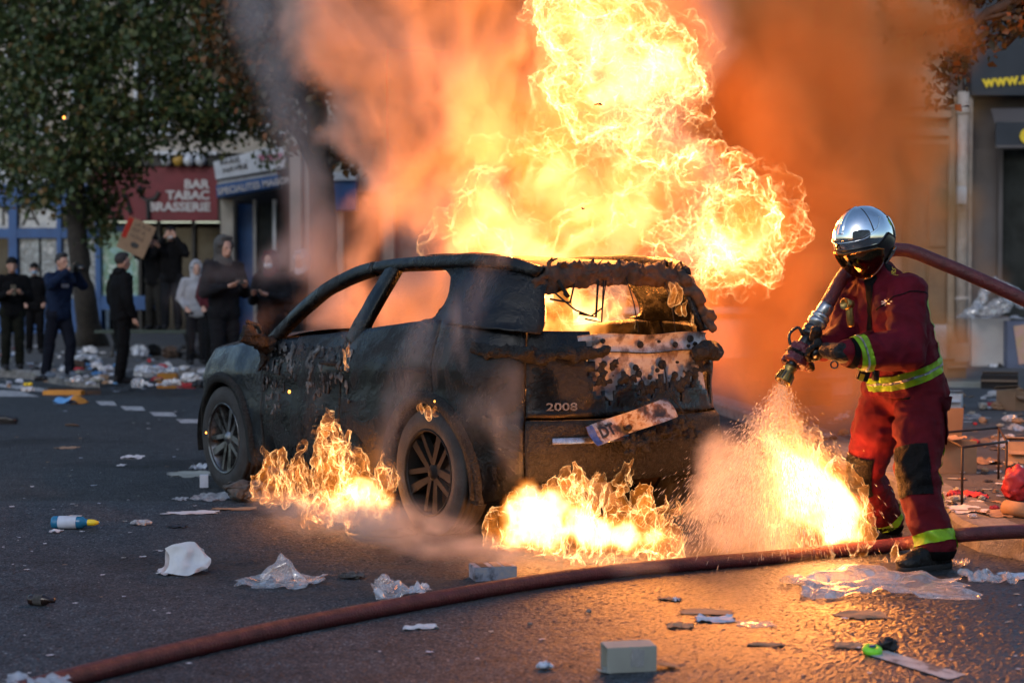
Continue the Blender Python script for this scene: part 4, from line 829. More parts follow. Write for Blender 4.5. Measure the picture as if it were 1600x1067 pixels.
for px, py, d, pw in [(560, 770, 9.6, 8), (460, 760, 10., 7)]: glow(sf, P(px, py, d)-O, pw)
# burning fuel on the road behind the bumper
rf = fire('road_fire', 'white hot fire burning on the road under the rear bumper', None, G(900, 860)); O = Vector(rf.location)
sp = [(785, 850, 60, 20, 8.75), (815, 852, 80, 24, 8.7), (850, 856, 100, 26, 8.6), (885, 860, 120, 24, 8.5), (925, 864, 135, 24, 8.45), (965, 868, 120, 24, 8.4), (1000, 866, 90, 24, 8.4), (1030, 864, 80, 22, 8.4), (1055, 860, 50, 16, 8.4), (905, 770, 30, 9, 8.5), (985, 760, 34, 8, 8.45), (1010, 790, 30, 9, 8.4), (890, 880, 14, 20, 8.3), (960, 884, 14, 22, 8.3), (1030, 882, 14, 18, 8.3), (925, 790, 50, 12, 8.5), (870, 790, 40, 14, 8.5), (1070, 800, 22, 5, 8.4)]
tongues(rf, O, sp, M_sheet_hot, 5, .011); tongues(rf, O, [(a, b, c_*.9, r*.9, d+.15) for a, b, c_, r, d in sp], M_tongue, 55, .012, n=1)
h = soft('fire_core', blobs(pxblobs([(810, 800, 38), (850, 800, 45), (800, 835, 36), (830, 800, 48), (890, 815, 42), (930, 830, 36), (850, 840, 34), (980, 835, 30), (1020, 835, 24)], 8.6, O)), .03, 3, None, rf); fog('fire_core', h, M_corehot, .016, .07, .26, 6, .22, .56)
for px, py, d, pw in [(830, 800, 8.5, 16), (930, 790, 8.4, 18), (1010, 810, 8.4, 12)]: glow(rf, P(px, py, d)-O, pw)
# the blaze at the fireman's feet
ff_ = fire('spray_fire', 'blinding white blaze in the water spray beside the fireman', None, G(1280, 850)); O = Vector(ff_.location)
sp = [(1200, 800, 90, 22, 8.7), (1225, 790, 130, 30, 8.7), (1255, 810, 140, 36, 8.7), (1285, 830, 140, 36, 8.7), (1315, 845, 130, 32, 8.65), (1340, 850, 80, 22, 8.6), (1280, 860, 60, 26, 8.5), (1240, 850, 60, 26, 8.6), (1215, 740, 70, 18, 8.7)]
tongues(ff_, O, sp, M_sheet_hot, 77, .011)
h = soft('fire_core', blobs(pxblobs([(1205, 690, 24), (1220, 715, 34), (1250, 740, 48), (1285, 765, 48), (1320, 790, 42), (1300, 825, 40), (1255, 790, 40), (1330, 830, 26), (1225, 770, 30)], 8.75, O)), .03, 3, None, ff_); fog('fire_core', h, M_corehot, .016, .07, .24, 6, .20, .52)
tongues(ff_, O, [(1385, 884, 18, 10, 8.4), (1410, 880, 30, 8, 8.4), (1350, 885, 16, 12, 8.4), (1425, 872, 22, 6, 8.45)], M_tongue, 91, .007, n=1)
for px, py, d, pw in [(1260, 730, 8.6, 36), (1310, 770, 8.5, 30)]: glow(ff_, P(px, py, d)-O, pw)
# small flames on the bodywork
for nm, lb, sp in [('door_flame', 'small orange flame on the door seam under the centre pillar', [(538, 560, 18, 4, 9.35), (548, 548, 14, 3, 9.35), (541, 572, 16, 3, 9.35)]), ('arch_flame', 'small orange flame inside the rear wheel arch above the tyre', [(670, 645, 14, 9, 8.85), (684, 640, 10, 4, 8.85), (660, 640, 8, 6, 8.9)]), ('roof_flame', 'thin flame curling off the left rear corner of the roof', [(812, 425, 16, 4, 9.1), (822, 430, 22, 4, 9.1), (800, 412, 10, 4, 9.1)]), ('pillar_flame', 'thin flame on the right rear pillar by the window', [(1082, 500, 14, 4, 9.3), (1050, 470, 26, 8, 9.4), (1066, 490, 20, 6, 9.4)])]:
    f_ = fire(nm, lb, None, P(sp[0][0], sp[0][1], sp[0][4])); tongues(f_, Vector(f_.location), sp, M_tongue, 3, .005, ((8, .03), (20, .015), (45, .007)))
M_ember = bpy.data.materials.new('ember'); M_ember.use_nodes = True; _b = M_ember.node_tree.nodes['Principled BSDF']; _b.inputs['Base Color'].default_value = (.1, .03, .01, 1); _b.inputs['Emission Color'].default_value = (1, .35, .05, 1); _b.inputs['Emission Strength'].default_value = 4
for k, (px, py, d, r, lb) in enumerate([(100, 184, 20, 2.6, 'glowing ember drifting in front of the dark tree crown'), (452, 612, 9.5, 3, 'glowing ember stuck on the front door'), (322, 676, 10.3, 2, 'tiny ember on the front bumper edge'), (679, 627, 8.8, 2, 'tiny ember above the rear wheel arch')]):
    o = soft('ember', [('e', (0, 0, 0), (r*d/FPX*.8, r*d/FPX*.7, r*d/FPX)), ('e', (0, 0, r*d/FPX*.7), (r*d/FPX*.4,)*3)], r*d/FPX*.25, 1, M_ember); o.location = P(px, py, d); tag(o, lb, 'ember')
# ------------------------------------------------------------------ smoke
def smoke(name, lst, d, mat, vox, hullvox=.12, soft_d=.5, amp=.9, ns=.9, lo=.3, hi=.62, ns2=None, jit=.2, seed=0., stretch=(1, 1, .8)):
    h = soft(name, blobs(pxblobs(lst, d, Vector((0, 0, 0)), jit)), hullvox, 3)
    return tag(fog(name, h, mat, vox, soft_d, amp, ns, lo, hi, nscale2=ns2, seed=seed, stretch=stretch, detail=6), kind='stuff')
M_smoke = vol_mat('thick_smoke', 22, (.88, .70, .60), aniso=.1)
M_smoke_r = vol_mat('firelit_brown_smoke', 12, (.92, .46, .16), aniso=.0)  # brown soot smoke, with the fire's orange light put into its colour
M_wisp = vol_mat('pale_wisp', 3.0, (.86, .87, .9), aniso=.1)
smoke('smoke', [(870, 340, 110, 12.9), (850, 430, 100, 12.7), (960, 400, 90, 12.9), (600, 330, 75, 11.6), (520, 90, 80, 12), (490, -20, 80, 12.2), (560, 250, 45, 11.7), (548, 320, 40, 11.5), (535, 400, 40, 11.5), (600, 200, 80, 11.9), (560, 400, 60, 11.5), (660, 260, 90, 11.8), (640, 150, 110, 12), (720, 200, 110, 12), (570, 60, 80, 12.2), (500, 20, 60, 12.2), (700, 40, 130, 12.3), (780, 120, 130, 12.4), (560, 480, 60, 11.9), (640, 480, 80, 12), (500, 500, 40, 11.6), (640, -80, 150, 12.3), (820, -60, 160, 12.4), (740, 350, 100, 12), (1000, -60, 130, 12.6), (860, 200, 120, 12.6), (1020, 300, 130, 12.7), (1080, 60, 110, 12.9), (540, 170, 60, 12.3), (760, 480, 90, 12.2)], 12, M_smoke, .026, lo=.33, hi=.56, ns=1.1, ns2=1.7, seed=3.)
smoke('smoke', [(1080, 480, 90, 12.5), (1160, 620, 80, 12.5), (1280, 600, 90, 13.5), (1380, 300, 110, 14.5), (1150, 200, 150, 14), (1250, 120, 170, 14.5), (1180, 420, 130, 13.5), (1260, 350, 150, 14), (1330, 250, 150, 14.5), (1120, 60, 150, 14), (1300, 20, 160, 14.5), (1390, 130, 110, 14.5), (1120, 550, 100, 12.5), (1220, 540, 110, 13.5), (1330, 500, 120, 14.5), (1400, 380, 90, 15), (1200, 640, 70, 12), (1440, 60, 90, 15), (1410, 230, 90, 15), (1440, 420, 60, 15), (1490, 330, 70, 16), (1540, 440, 70, 16), (1480, 530, 60, 15), (1520, 180, 50, 16), (1080, 640, 60, 11)], 14, M_smoke_r, .055, soft_d=.8, amp=1.4, ns=.6, lo=.28, hi=.60, ns2=1.0, seed=8.)
def drift(name, runs, mat, vox, soft_d, amp, ns, lo, hi, ns2, seed, stretch):
    sh = []
    for pts in runs:
        w_ = [(P(x, y, d), r*d/FPX) for x, y, r, d in pts]
        for (p, r), (q, t) in zip(w_, w_[1:]): sh.append(('c', p, r, q, t))
    return tag(fog(name, soft(name, sh, .05, 6), mat, vox, soft_d, amp, ns, lo, hi, nscale2=ns2, seed=seed, stretch=stretch, detail=6), kind='stuff')
drift('smoke', [[(470, 690, 24, 9.5), (500, 610, 36, 9.25), (535, 540, 34, 9.3), (560, 470, 26, 9.3)], [(600, 790, 30, 8.45), (610, 690, 42, 8.65), (640, 580, 46, 8.7), (680, 470, 40, 8.8)], [(700, 800, 26, 8.1), (700, 660, 44, 8.35), (730, 540, 46, 8.5), (760, 430, 40, 8.8), (790, 390, 30, 9)], [(800, 740, 34, 8.2), (780, 660, 40, 8.3), (800, 580, 30, 8.3)], [(400, 720, 16, 9.9), (430, 620, 26, 9.8), (470, 540, 24, 9.7)]], M_wisp, .018, .16, .26, 2.4, .42, .78, 2.9, 11., (1.35, 1, .42))
M_wisp2 = vol_mat('low_smoke', 13., (.9, .82, .76), aniso=.1)
drift('smoke', [[(400, 785, 24, 9.6), (480, 800, 48, 8.9), (580, 815, 58, 8.4), (690, 835, 54, 8.1), (800, 870, 44, 7.9), (900, 885, 30, 7.85), (1050, 885, 20, 7.9)], [(520, 800, 30, 9.0), (600, 790, 30, 8.8)], [(1060, 860, 30, 8.2), (1150, 850, 50, 8.4), (1250, 860, 40, 8.4)], [(1120, 700, 50, 8.9), (1100, 800, 50, 8.8), (1150, 840, 40, 8.6)]], M_wisp2, .018, .16, .24, 2.6, .34, .74, 3.2, 13., (.8, 1, 1.4))
drift('smoke', [[(345, 525, 14, 11.6), (400, 505, 24, 11.5), (460, 475, 30, 11.4), (520, 430, 34, 11.3), (560, 390, 34, 11.4)], [(300, 540, 26, 14), (290, 470, 34, 14), (330, 430, 34, 14), (400, 420, 40, 13.5), (470, 400, 50, 12.5)], [(520, 480, 50, 12), (500, 400, 55, 12.2), (490, 300, 50, 12.4)], [(480, 380, 40, 12.2), (470, 280, 50, 12.6), (450, 170, 60, 13), (410, 60, 70, 13), (380, -40, 80, 13)]], vol_mat('thin_grey_smoke', 2.3, (.86, .74, .70), aniso=.1), .03, .3, .5, 1.3, .30, .70, 2.0, 5., (1, 1, .8))
# ------------------------------------------------------------------ water from the hose
M_drop = bpy.data.materials.new('water_drops'); M_drop.use_nodes = True; _t = M_drop.node_tree
_t.nodes.remove(_t.nodes['Principled BSDF']); _o = _t.nodes['Material Output']
_a = N(_t, 'ShaderNodeBsdfTranslucent', i_Color=(.9, .9, .9, 1)); _g2 = N(_t, 'ShaderNodeBsdfGlossy', i_Roughness=.15); _m = N(_t, 'ShaderNodeMixShader', i_0=.4); _tr = N(_t, 'ShaderNodeBsdfTransparent'); _m2 = N(_t, 'ShaderNodeMixShader', i_0=.65)
_t.links.new(_a.outputs[0], _m.inputs[1]); _t.links.new(_g2.outputs[0], _m.inputs[2]); _t.links.new(_tr.outputs[0], _m2.inputs[1]); _t.links.new(_m.outputs[0], _m2.inputs[2]); _t.links.new(_m2.outputs[0], _o.inputs[0])
TIP = P(1223, 596, 8.35)
g = np.random.default_rng(12); n = 15000
tgt = np.array([tuple(P(px, py, d)) for px, py, d in zip(g.normal(1185, 72, n), g.normal(800, 22, n), g.normal(8.5, .22, n))]); tip = np.array(TIP)+g.normal(size=(n, 3))*.018
u = g.random(n)**.75*1.05; c = tip+(tgt-tip)*u[:, None]; c[:, 2] -= .10*u*u; c += g.normal(size=(n, 3))*.02*u[:, None]
d = tgt-tip; d /= np.linalg.norm(d, axis=1)[:, None]; d[:, 2] -= .2*u; L_ = g.uniform(.006, .030, n)*(.5+u); rr = g.uniform(.0007, .0019, n)
keep = c[:, 2] > .01; c, d, L_, rr = c[keep], d[keep], L_[keep], rr[keep]; n = len(c)
s1 = np.cross(d, (0, 1, 0)); s1 /= np.linalg.norm(s1, axis=1)[:, None]; s2 = np.cross(d, s1); rr = rr[:, None]
V = np.stack([c-d*(L_*.5)[:, None], c+s1*rr, c-s1*rr*.5+s2*rr*.87, c-s1*rr*.5-s2*rr*.87, c+d*(L_*.5)[:, None]], 1).reshape(-1, 3)
tri = np.array([(0, 2, 1), (0, 3, 2), (0, 1, 3), (4, 1, 2), (4, 2, 3), (4, 3, 1)])
F = (np.arange(n)[:, None, None]*5+tri).reshape(-1, 3)
ws = tag(mobj('water_spray', V, F, M_drop), kind='stuff')
cone = [('c', TIP, .03, P(1150, 760, 8.45), .26), ('c', TIP, .03, P(1260, 740, 8.5), .2), ('c', TIP, .03, P(1090, 800, 8.45), .14), ('c', TIP, .025, P(1200, 830, 8.5), .22)]
h = soft('water_mist', cone, .035, 2); tag(fog('water_mist', h, vol_mat('water_mist', 4.5, (.97, .97, .97), aniso=.3), .02, .14, .14, 5, .30, .62, stretch=(2.2, 1, 1.), pad=.1), kind='stuff')
# ------------------------------------------------------------------ people
from mathutils.bvhtree import BVHTree
def shift(o, O):
    a = arr(o.data); setv(o.data, a-np.array(O)); return o
def folds(amp=.007, f=9., fine=.0025, seed=0.):
    def d(v, n):
        q = v*np.array((f, f, f*1.7))+seed; q = q+vnoise(v*4+seed)*.8
        r = 1-np.abs(perlin(q))*2.2
        return v+n*((r*amp)[:, None]+(perlin(v*34+seed)*fine)[:, None])
    return d
def patch(name, src, planes, lift, mat, parent, cond=None, thick=.003):
    """a strip of cloth cut by planes from the surface of a garment and laid proud on it"""
    b = bmesh.new(); b.from_mesh(src.data)
    for co, no in planes:
        bmesh.ops.bisect_plane(b, geom=b.verts[:]+b.edges[:]+b.faces[:], plane_co=co, plane_no=no, clear_outer=True)
    if cond: bmesh.ops.delete(b, geom=[f for f in b.faces if not cond(f.calc_center_median())], context='FACES')
    b.normal_update(); nn = {v: v.normal.copy() for v in b.verts}
    for v in b.verts: v.co += nn[v]*lift
    r = bmesh.ops.extrude_face_region(b, geom=b.faces[:]); 
    for e in r['geom']:
        if isinstance(e, bmesh.types.BMVert): e.co -= e.normal*0
    me = bpy.data.meshes.new(name); b.to_mesh(me); b.free(); me.materials.append(mat)
    me.polygons.foreach_set('use_smooth', [True]*len(me.polygons)); return link(bpy.data.objects.new(name, me), parent)
def V3(*a): return Vector(a)
def frame(z, x_hint):
    z = Vector(z).normalized(); x = Vector(x_hint); x = (x-z*x.dot(z)).normalized(); y = z.cross(x)
    return Matrix(((x.x, y.x, z.x), (x.y, y.y, z.y), (x.z, y.z, z.z)))
def grip(c, axis, palm_dir, R0=.040, fr=.0125, span=.074, flip=1):
    """a hand closed round a bar: palm, four fingers of different lengths, a thumb from the side of the palm"""
    a = Vector(axis).normalized(); e1 = Vector(palm_dir); e1 = (e1-a*e1.dot(a)).normalized(); e2 = a.cross(e1)*flip; c = Vector(c); S_ = []
    palm = c+e1*(R0+.012)
    S_ += [('c', palm-a*span*.36, .020, palm+a*span*.36, .021), ('c', palm-a*span*.25+e1*.012, .022, palm+a*span*.25+e1*.012, .022), ('c', palm+e1*.02+e2*-.01, .026, palm+e1*.055-e2*.02, .030)]
    for k, (off, ext) in enumerate(((-.39, 185), (-.13, 215), (.13, 222), (.39, 205))):
        prev = None
        for j in range(6):
            q = R(20+(ext-20)*j/5); p = c+a*(off*span)+(e1*math.cos(q)+e2*math.sin(q))*(R0+fr*.7)
            if prev is not None: S_.append(('c', prev, fr*(1.12-.05*j), p, fr*(1.07-.05*j)))
            prev = p
    prev = palm-e2*.016+a*span*.42
    for j in range(1, 4):
        q = R(-28-42*j); p = c+a*span*(.50+.03*j)+(e1*math.cos(q)+e2*math.sin(q))*(R0+.016); S_.append(('c', prev, .0165-.001*j, p, .015-.001*j)); prev = p
    return S_
# ---- materials
M_skin = pbr('skin', (.42, .24, .17), .5, col2=(.34, .18, .13), scale=12); M_lip = pbr('lips', (.32, .13, .11), .5); M_eye = pbr('eyes', (.02, .016, .014), .2); M_hair = pbr('dark_hair', (.012, .009, .008), .6, scale=40, bump=1, bscale=90)
def cloth(name, c, c2=None, rough=.85, scale=9): return pbr(name, c, rough, col2=c2, scale=scale, bump=.6, bscale=260, spec=.12)
M_ffred = cloth('maroon_fire_cloth', (.115, .005, .014), (.075, .004, .010), .72)
M_ffred2 = cloth('red_fire_cloth', (.105, .006, .012), (.068, .004, .009), .75)
M_pad = pbr('black_knee_pad', (.006, .006, .007), .5, spec=.2, scale=20, bump=.6, bscale=120)
def retro():
    m, t, b = nmat('yellow_green_reflective_band'); L = t.links.new; tc = N(t, 'ShaderNodeTexCoord'); vo = N(t, 'ShaderNodeTexVoronoi', i_Scale=240.); L(tc.outputs['Object'], vo.inputs['Vector'])
    nz = N(t, 'ShaderNodeTexNoise', i_Scale=16., i_Detail=5.); L(tc.outputs['Object'], nz.inputs['Vector']); r = ramp(t, nz.outputs[0], [(.33, (.22, .40, .015)), (.6, (.38, .72, .02)), (.75, (.46, .66, .05))]); L(r.outputs[0], b.inputs['Base Color'])
    b.inputs['Roughness'].default_value = .42; bp = N(t, 'ShaderNodeBump', i_Strength=.3, i_Distance=.002); L(vo.outputs[0], bp.inputs['Height']); L(bp.outputs[0], b.inputs['Normal']); return m
M_retro = retro(); M_silver = pbr('silver_band', (.5, .52, .5), .3, .6)
M_hem = cloth('black_hem', (.010, .010, .011)); M_glove = pbr('black_leather_glove', (.007, .007, .007), .55, spec=.25, scale=18, bump=1, bscale=70); M_gred = pbr('dark_red_leather_glove', (.115, .012, .022), .5, col2=(.07, .008, .014), scale=18, bump=1, bscale=70)
M_boot = pbr('black_boot_leather', (.006, .006, .006), .4, spec=.25, col2=(.015, .013, .011), scale=14, bump=.8, bscale=60); M_sole = pbr('boot_rubber', (.01, .01, .01), .8)
M_mirror = pbr('chrome_helmet', (.78, .80, .80), .05, 1., col2=(.50, .50, .49), scale=9, detail=9, lo=.5, hi=.72, rough2=.20, bump=.05, bscale=14); M_brass = pbr('tarnished_brass', (.45, .29, .08), .38, .85, col2=(.16, .10, .04), scale=14); M_bk = pbr('black_hard_plastic', (.012, .012, .013), .3); M_alu = pbr('aluminium', (.45, .46, .47), .32, .9, col2=(.3, .3, .31), scale=16); M_ggrey = cloth('grey_neck_cloth', (.20, .22, .23), (.15, .16, .17))
M_visor = bpy.data.materials.new('gold_visor'); M_visor.use_nodes = True; _t = M_visor.node_tree; _t.nodes.remove(_t.nodes['Principled BSDF']); _o = _t.nodes['Material Output']
_tr = N(_t, 'ShaderNodeBsdfTransparent', i_Color=(.82, .55, .34, 1)); _gl = N(_t, 'ShaderNodeBsdfGlossy', i_Color=(1, .72, .38, 1), i_Roughness=.03); _lw = N(_t, 'ShaderNodeFresnel', i_IOR=2.2); _mx = N(_t, 'ShaderNodeMixShader'); _t.links.new(_lw.outputs[0], _mx.inputs[0]); _t.links.new(_tr.outputs[0], _mx.inputs[1]); _t.links.new(_gl.outputs[0], _mx.inputs[2]); _t.links.new(_mx.outputs[0], _o.inputs[0])
# ---- the firefighter
J = dict(head=(1350, 388, 8.47), neck=(1370, 432, 8.52), chest=(1392, 485, 8.52), belly=(1405, 545, 8.53), pelvis=(1413, 598, 8.55),
         shL=(1418, 460, 8.36), shR=(1338, 455, 8.72), elL=(1417, 548, 8.22), wrL=(1312, 551, 8.12), elR=(1322, 528, 8.62), wrR=(1268, 550, 8.42),
         hipL=(1440, 612, 8.46), knL=(1432, 738, 8.30), anL=(1461, 860, 8.19), hipR=(1386, 610, 8.66), knR=(1350, 738, 8.70), anR=(1386, 822, 9.02))
J = {k: P(*v) for k, v in J.items()}
FO = Vector((J['pelvis'].x, J['pelvis'].y-.05, 0)); FACE = Vector((-.78, -.58, -.30)).normalized()
acr = (J['shR']-J['shL']).normalized(); fwd = Vector((-.78, -.62, 0)).normalized()
def cap(a, ra, b, rb): return ('c', J[a] if isinstance(a, str) else a, ra, J[b] if isinstance(b, str) else b, rb)
HC = J['head']; HM = frame(Vector((0, 0, 1))-FACE*Vector((0, 0, 1)).dot(FACE), FACE)   # columns: forward, left, up
def hp(f, l, u): return HC+HM @ Vector((f, l, u))
hr = np.array(HM)
shapes = [('e', hp(0, 0, .02), (.095, .075, .11), hr), ('e', hp(.035, 0, -.055), (.055, .052, .055), hr), ('c', hp(.098, 0, .0), .010, hp(.112, 0, -.028), .014), ('c', hp(.085, -.02, -.062), .010, hp(.085, .02, -.062), .010), ('c', hp(.08, -.035, .03), .012, hp(.08, .035, .03), .012),
          ('e', hp(-.005, .078, -.01), (.018, .012, .03), hr), ('e', hp(-.005, -.078, -.01), (.018, .012, .03), hr), cap(hp(-.02, 0, -.06), .058, 'neck', .065), cap('neck', .07, 'chest', .12), cap('shL', .065, 'shR', .065), cap('chest', .13, 'belly', .125), cap('belly', .125, 'pelvis', .13), cap('hipL', .08, 'hipR', .08)]
for s_ in 'LR': shapes += [cap('sh'+s_, .062, 'el'+s_, .045), cap('el'+s_, .044, 'wr'+s_, .031), cap('hip'+s_, .085, 'kn'+s_, .06), cap('kn'+s_, .058, 'an'+s_, .042)]
ffm = soft('person', shapes, .014, 3, M_skin); shift(ffm, FO); ffm.location = FO
tag(ffm, 'firefighter in chrome helmet and dark red suit spraying water from a hose', 'person')
def child(name, shp, vox, sm, mat, disp=None, par=None): return shift(soft(name, shp, vox, sm, mat, par or ffm, disp), FO)
for l in (.03, -.03): child('eye', [('e', hp(.088, l, .008), (.010, .013, .010), hr)], .003, 1, M_eye)
# jacket
belly2 = J['belly']; rim = J['pelvis']+Vector((.01, 0, -.03))
jk = [cap('neck', .085, 'chest', .15), cap(J['neck']+fwd*-.04, .085, J['chest']-fwd*.06, .135), cap(J['shL'].lerp(J['shR'], .08), .095, J['shL'].lerp(J['shR'], .92), .095), cap(J['chest']-acr*.06, .155, J['belly']-acr*.05, .155), cap(J['chest']+acr*.06, .15, J['belly']+acr*.05, .15), cap(J['belly']-acr*.055, .155, rim-acr*.06, .165), cap(J['belly']+acr*.05, .155, rim+acr*.06, .165), cap(J['chest']-fwd*.05, .15, J['belly']-fwd*.05, .15),
      cap('shL', .105, 'elL', .100), cap('elL', .100, J['elL'].lerp(J['wrL'], .55), .092), cap(J['elL'].lerp(J['wrL'], .55), .092, J['elL'].lerp(J['wrL'], .86), .066), cap('shR', .10, 'elR', .085), cap('elR', .085, J['elR'].lerp(J['wrR'], .8), .06), cap(J['neck']+Vector((0, 0, .005)), .082, J['neck']+Vector((-.02, -.01, .04)), .078)]
def jd(v, n):
    v = folds(.011, 7.0, .003)(v, n); hem = np.array(rim)[2]-.035; k = v[:, 2] < hem; v[k, 2] = hem-(hem-v[k, 2])*.12; return v
jacket = child('jacket', jk, .0095, 4, M_ffred, jd)
tr_ = [cap('hipL', .125, J['hipL'].lerp(J['knL'], .5), .132), cap(J['hipL'].lerp(J['knL'], .5), .132, 'knL', .108), cap('knL', .108, J['knL'].lerp(J['anL'], .5), .105), cap(J['knL'].lerp(J['anL'], .5), .105, J['anL']+Vector((0, 0, .03)), .098),
       cap('hipR', .125, J['hipR'].lerp(J['knR'], .5), .125), cap(J['hipR'].lerp(J['knR'], .5), .125, 'knR', .10), cap('knR', .10, J['knR'].lerp(J['anR'], .5), .098), cap(J['knR'].lerp(J['anR'], .5), .098, J['anR']+Vector((0, 0, .03)), .09), cap('hipL', .135, 'hipR', .135), cap('pelvis', .16, 'belly', .14)]
def td(v, n):
    v = folds(.010, 6.5, .003, 4.)(v, n)
    for a in ('anL', 'anR'):
        z0 = J[a].z-.035; k = (np.hypot(v[:, 0]-J[a].x, v[:, 1]-J[a].y) < .2) & (v[:, 2] < z0); v[k, 2] = z0
    return v
trousers = child('trousers', tr_, .0095, 4, M_ffred2, td)
off = lambda p: Vector(p)-FO
def ring(name, src, p, axis, w, mat, lift=.005, cond=None, parent=None, extra=()):
    p = off(p); a = Vector(axis).normalized(); return patch(name, src, [(p+a*w/2, a), (p-a*w/2, -a), *extra], lift, mat, parent or src, cond)
near = lambda key, r: (lambda c: min((c-(off(k) if not isinstance(k, str) else off(J[k]))).length for k in (key if isinstance(key, list) else [key])) < r)
torso_ax = (J['chest']-J['pelvis']).normalized(); wax = (torso_ax+Vector((-.16, 0, 0))).normalized()
ring('waist_band', jacket, P(1413, 583, 8.53), wax, .072, M_retro, cond=lambda c: (c-off(J['pelvis'])).length < .34); ring('waist_band_trim', jacket, P(1413, 583, 8.53), wax, .012, M_silver, .0075, cond=lambda c: (c-off(J['pelvis'])).length < .34)
ring('jacket_hem', jacket, P(1414, 617, 8.53), wax, .045, M_hem, cond=lambda c: (c-off(J['pelvis'])).length < .34)
fa = (J['wrL']-J['elL']).normalized(); bp_ = J['elL'].lerp(J['wrL'], .70); ring('sleeve_band', jacket, bp_, fa+Vector((0, 0, -.22)), .062, M_retro, cond=near(bp_, .17)); ring('sleeve_band_trim', jacket, bp_, fa+Vector((0, 0, -.22)), .010, M_silver, .0075, cond=near(bp_, .17))
# piping that runs down the back seam
bd = -fwd
bdir = Vector((.9, -.44, 0)); ring('back_piping', jacket, J['chest'].lerp(J['belly'], .3), torso_ax.cross(bdir), .032, M_retro, cond=lambda c: (c-off(J['chest'])).dot(bdir) > .05 and (c-off(J['elL'])).length > .13 and off(P(1413, 565, 8.53)).z < c.z < off(P(1440, 462, 8.5)).z)
ring('zip_flap', jacket, J['chest']+fwd*.1+acr*.02, acr, .05, M_hem, .006, cond=lambda c: (c-off(J['belly'])).dot(fwd) > .06 and off(P(1400, 575, 8.5)).z < c.z < off(P(1370, 425, 8.5)).z)
cfp = J['elL'].lerp(J['wrL'], .84); ring('sleeve_cuff', jacket, cfp, fa, .03, M_hem, .004, cond=near(cfp, .13))
sm_ = J['shL'].lerp(J['elL'], .12); ring('shoulder_seam', jacket, sm_, (J['elL']-J['shL']).normalized()+Vector((.25, 0, 0)), .007, M_hem, .003, cond=lambda c: (c-off(sm_)).length < .17 and (c-off(J['chest'])).dot(acr) < -.07)
cp = off(P(1352, 500, 8.3)); cn_ = (fwd*.8-acr*.6).normalized(); cu = Vector((0, 0, 1)); cd_ = cn_.cross(cu).normalized()
pk0 = patch('chest_pocket', jacket, [(cp+cu*.075, cu), (cp-cu*.075, -cu), (cp+cd_*.055, cd_), (cp-cd_*.055, -cd_), (cp-cn_*.03, -cn_)], .008, M_ffred, jacket, lambda c: (c-cp).length < .19)
patch('pocket_flap', jacket, [(cp+cu*.085, cu), (cp+cu*.035, -cu), (cp+cd_*.06, cd_), (cp-cd_*.06, -cd_), (cp-cn_*.03, -cn_)], .013, M_ffred, pk0, lambda c: (c-cp).length < .19)
# trouser cuffs, bands, stripe, pads, pocket
for s_, w in (('L', .058), ('R', .05)):
    ax = (J['kn'+s_]-J['an'+s_]).normalized(); p = J['an'+s_].lerp(J['kn'+s_], .155 if s_ == 'L' else .17); kk = [J['an'+s_], p]
    ring('cuff_band', trousers, p, ax, w, M_retro, cond=near(kk, .2)); ring('cuff_hem', trousers, J['an'+s_]+Vector((0, 0, -.012)), Vector((0, 0, 1)), .045, M_hem, cond=near(kk, .2))
    side = (-acr*.5+fwd*.9).normalized() if s_ == 'L' else (fwd*.95-acr*.2).normalized(); kc = J['kn'+s_]+Vector((0, 0, -.005)); u = (J['hip'+s_]-J['an'+s_]).normalized(); sd_ = side.cross(u).normalized(); hw = .085 if s_ == 'L' else .075
    patch('knee_pad', trousers, [(off(kc)+u*.125, u), (off(kc)-u*.125, -u), (off(kc)+sd_*hw, sd_), (off(kc)-sd_*hw, -sd_), (off(kc), -side)], .007, M_pad, trousers, near(kc, .24))
st_side = (-fwd*.75-acr*.55).normalized(); lg = off(J['knL']); u = (J['hipL']-J['anL']).normalized(); sd_ = st_side.cross(u).normalized()
patch('leg_stripe', trousers, [(lg+sd_*.011, sd_), (lg-sd_*.011, -sd_), (lg, -st_side), (lg+u*.13, u)], .006, M_retro, trousers, lambda c: off(J['anL']).z+.0 < c.z and (c-off(J['anL'])).length < .75 and (c-lg).dot(acr) < .05)
pc = off(P(1462, 655, 8.42)); ps = (-acr*.8-fwd*.45).normalized(); pu = Vector((0, 0, 1)); pd = ps.cross(pu).normalized()
pk = patch('cargo_pocket', trousers, [(pc+pu*.10, pu), (pc-pu*.12, -pu), (pc+pd*.075, pd), (pc-pd*.075, -pd), (pc-ps*.05, -ps)], .012, M_ffred2, trousers, lambda c: (c-pc).length < .22)
patch('pocket_flap', trousers, [(pc+pu*.12, pu), (pc+pu*.055, -pu), (pc+pd*.082, pd), (pc-pd*.082, -pd), (pc-ps*.05, -ps)], .018, M_ffred2, pk, lambda c: (c-pc).length < .22)
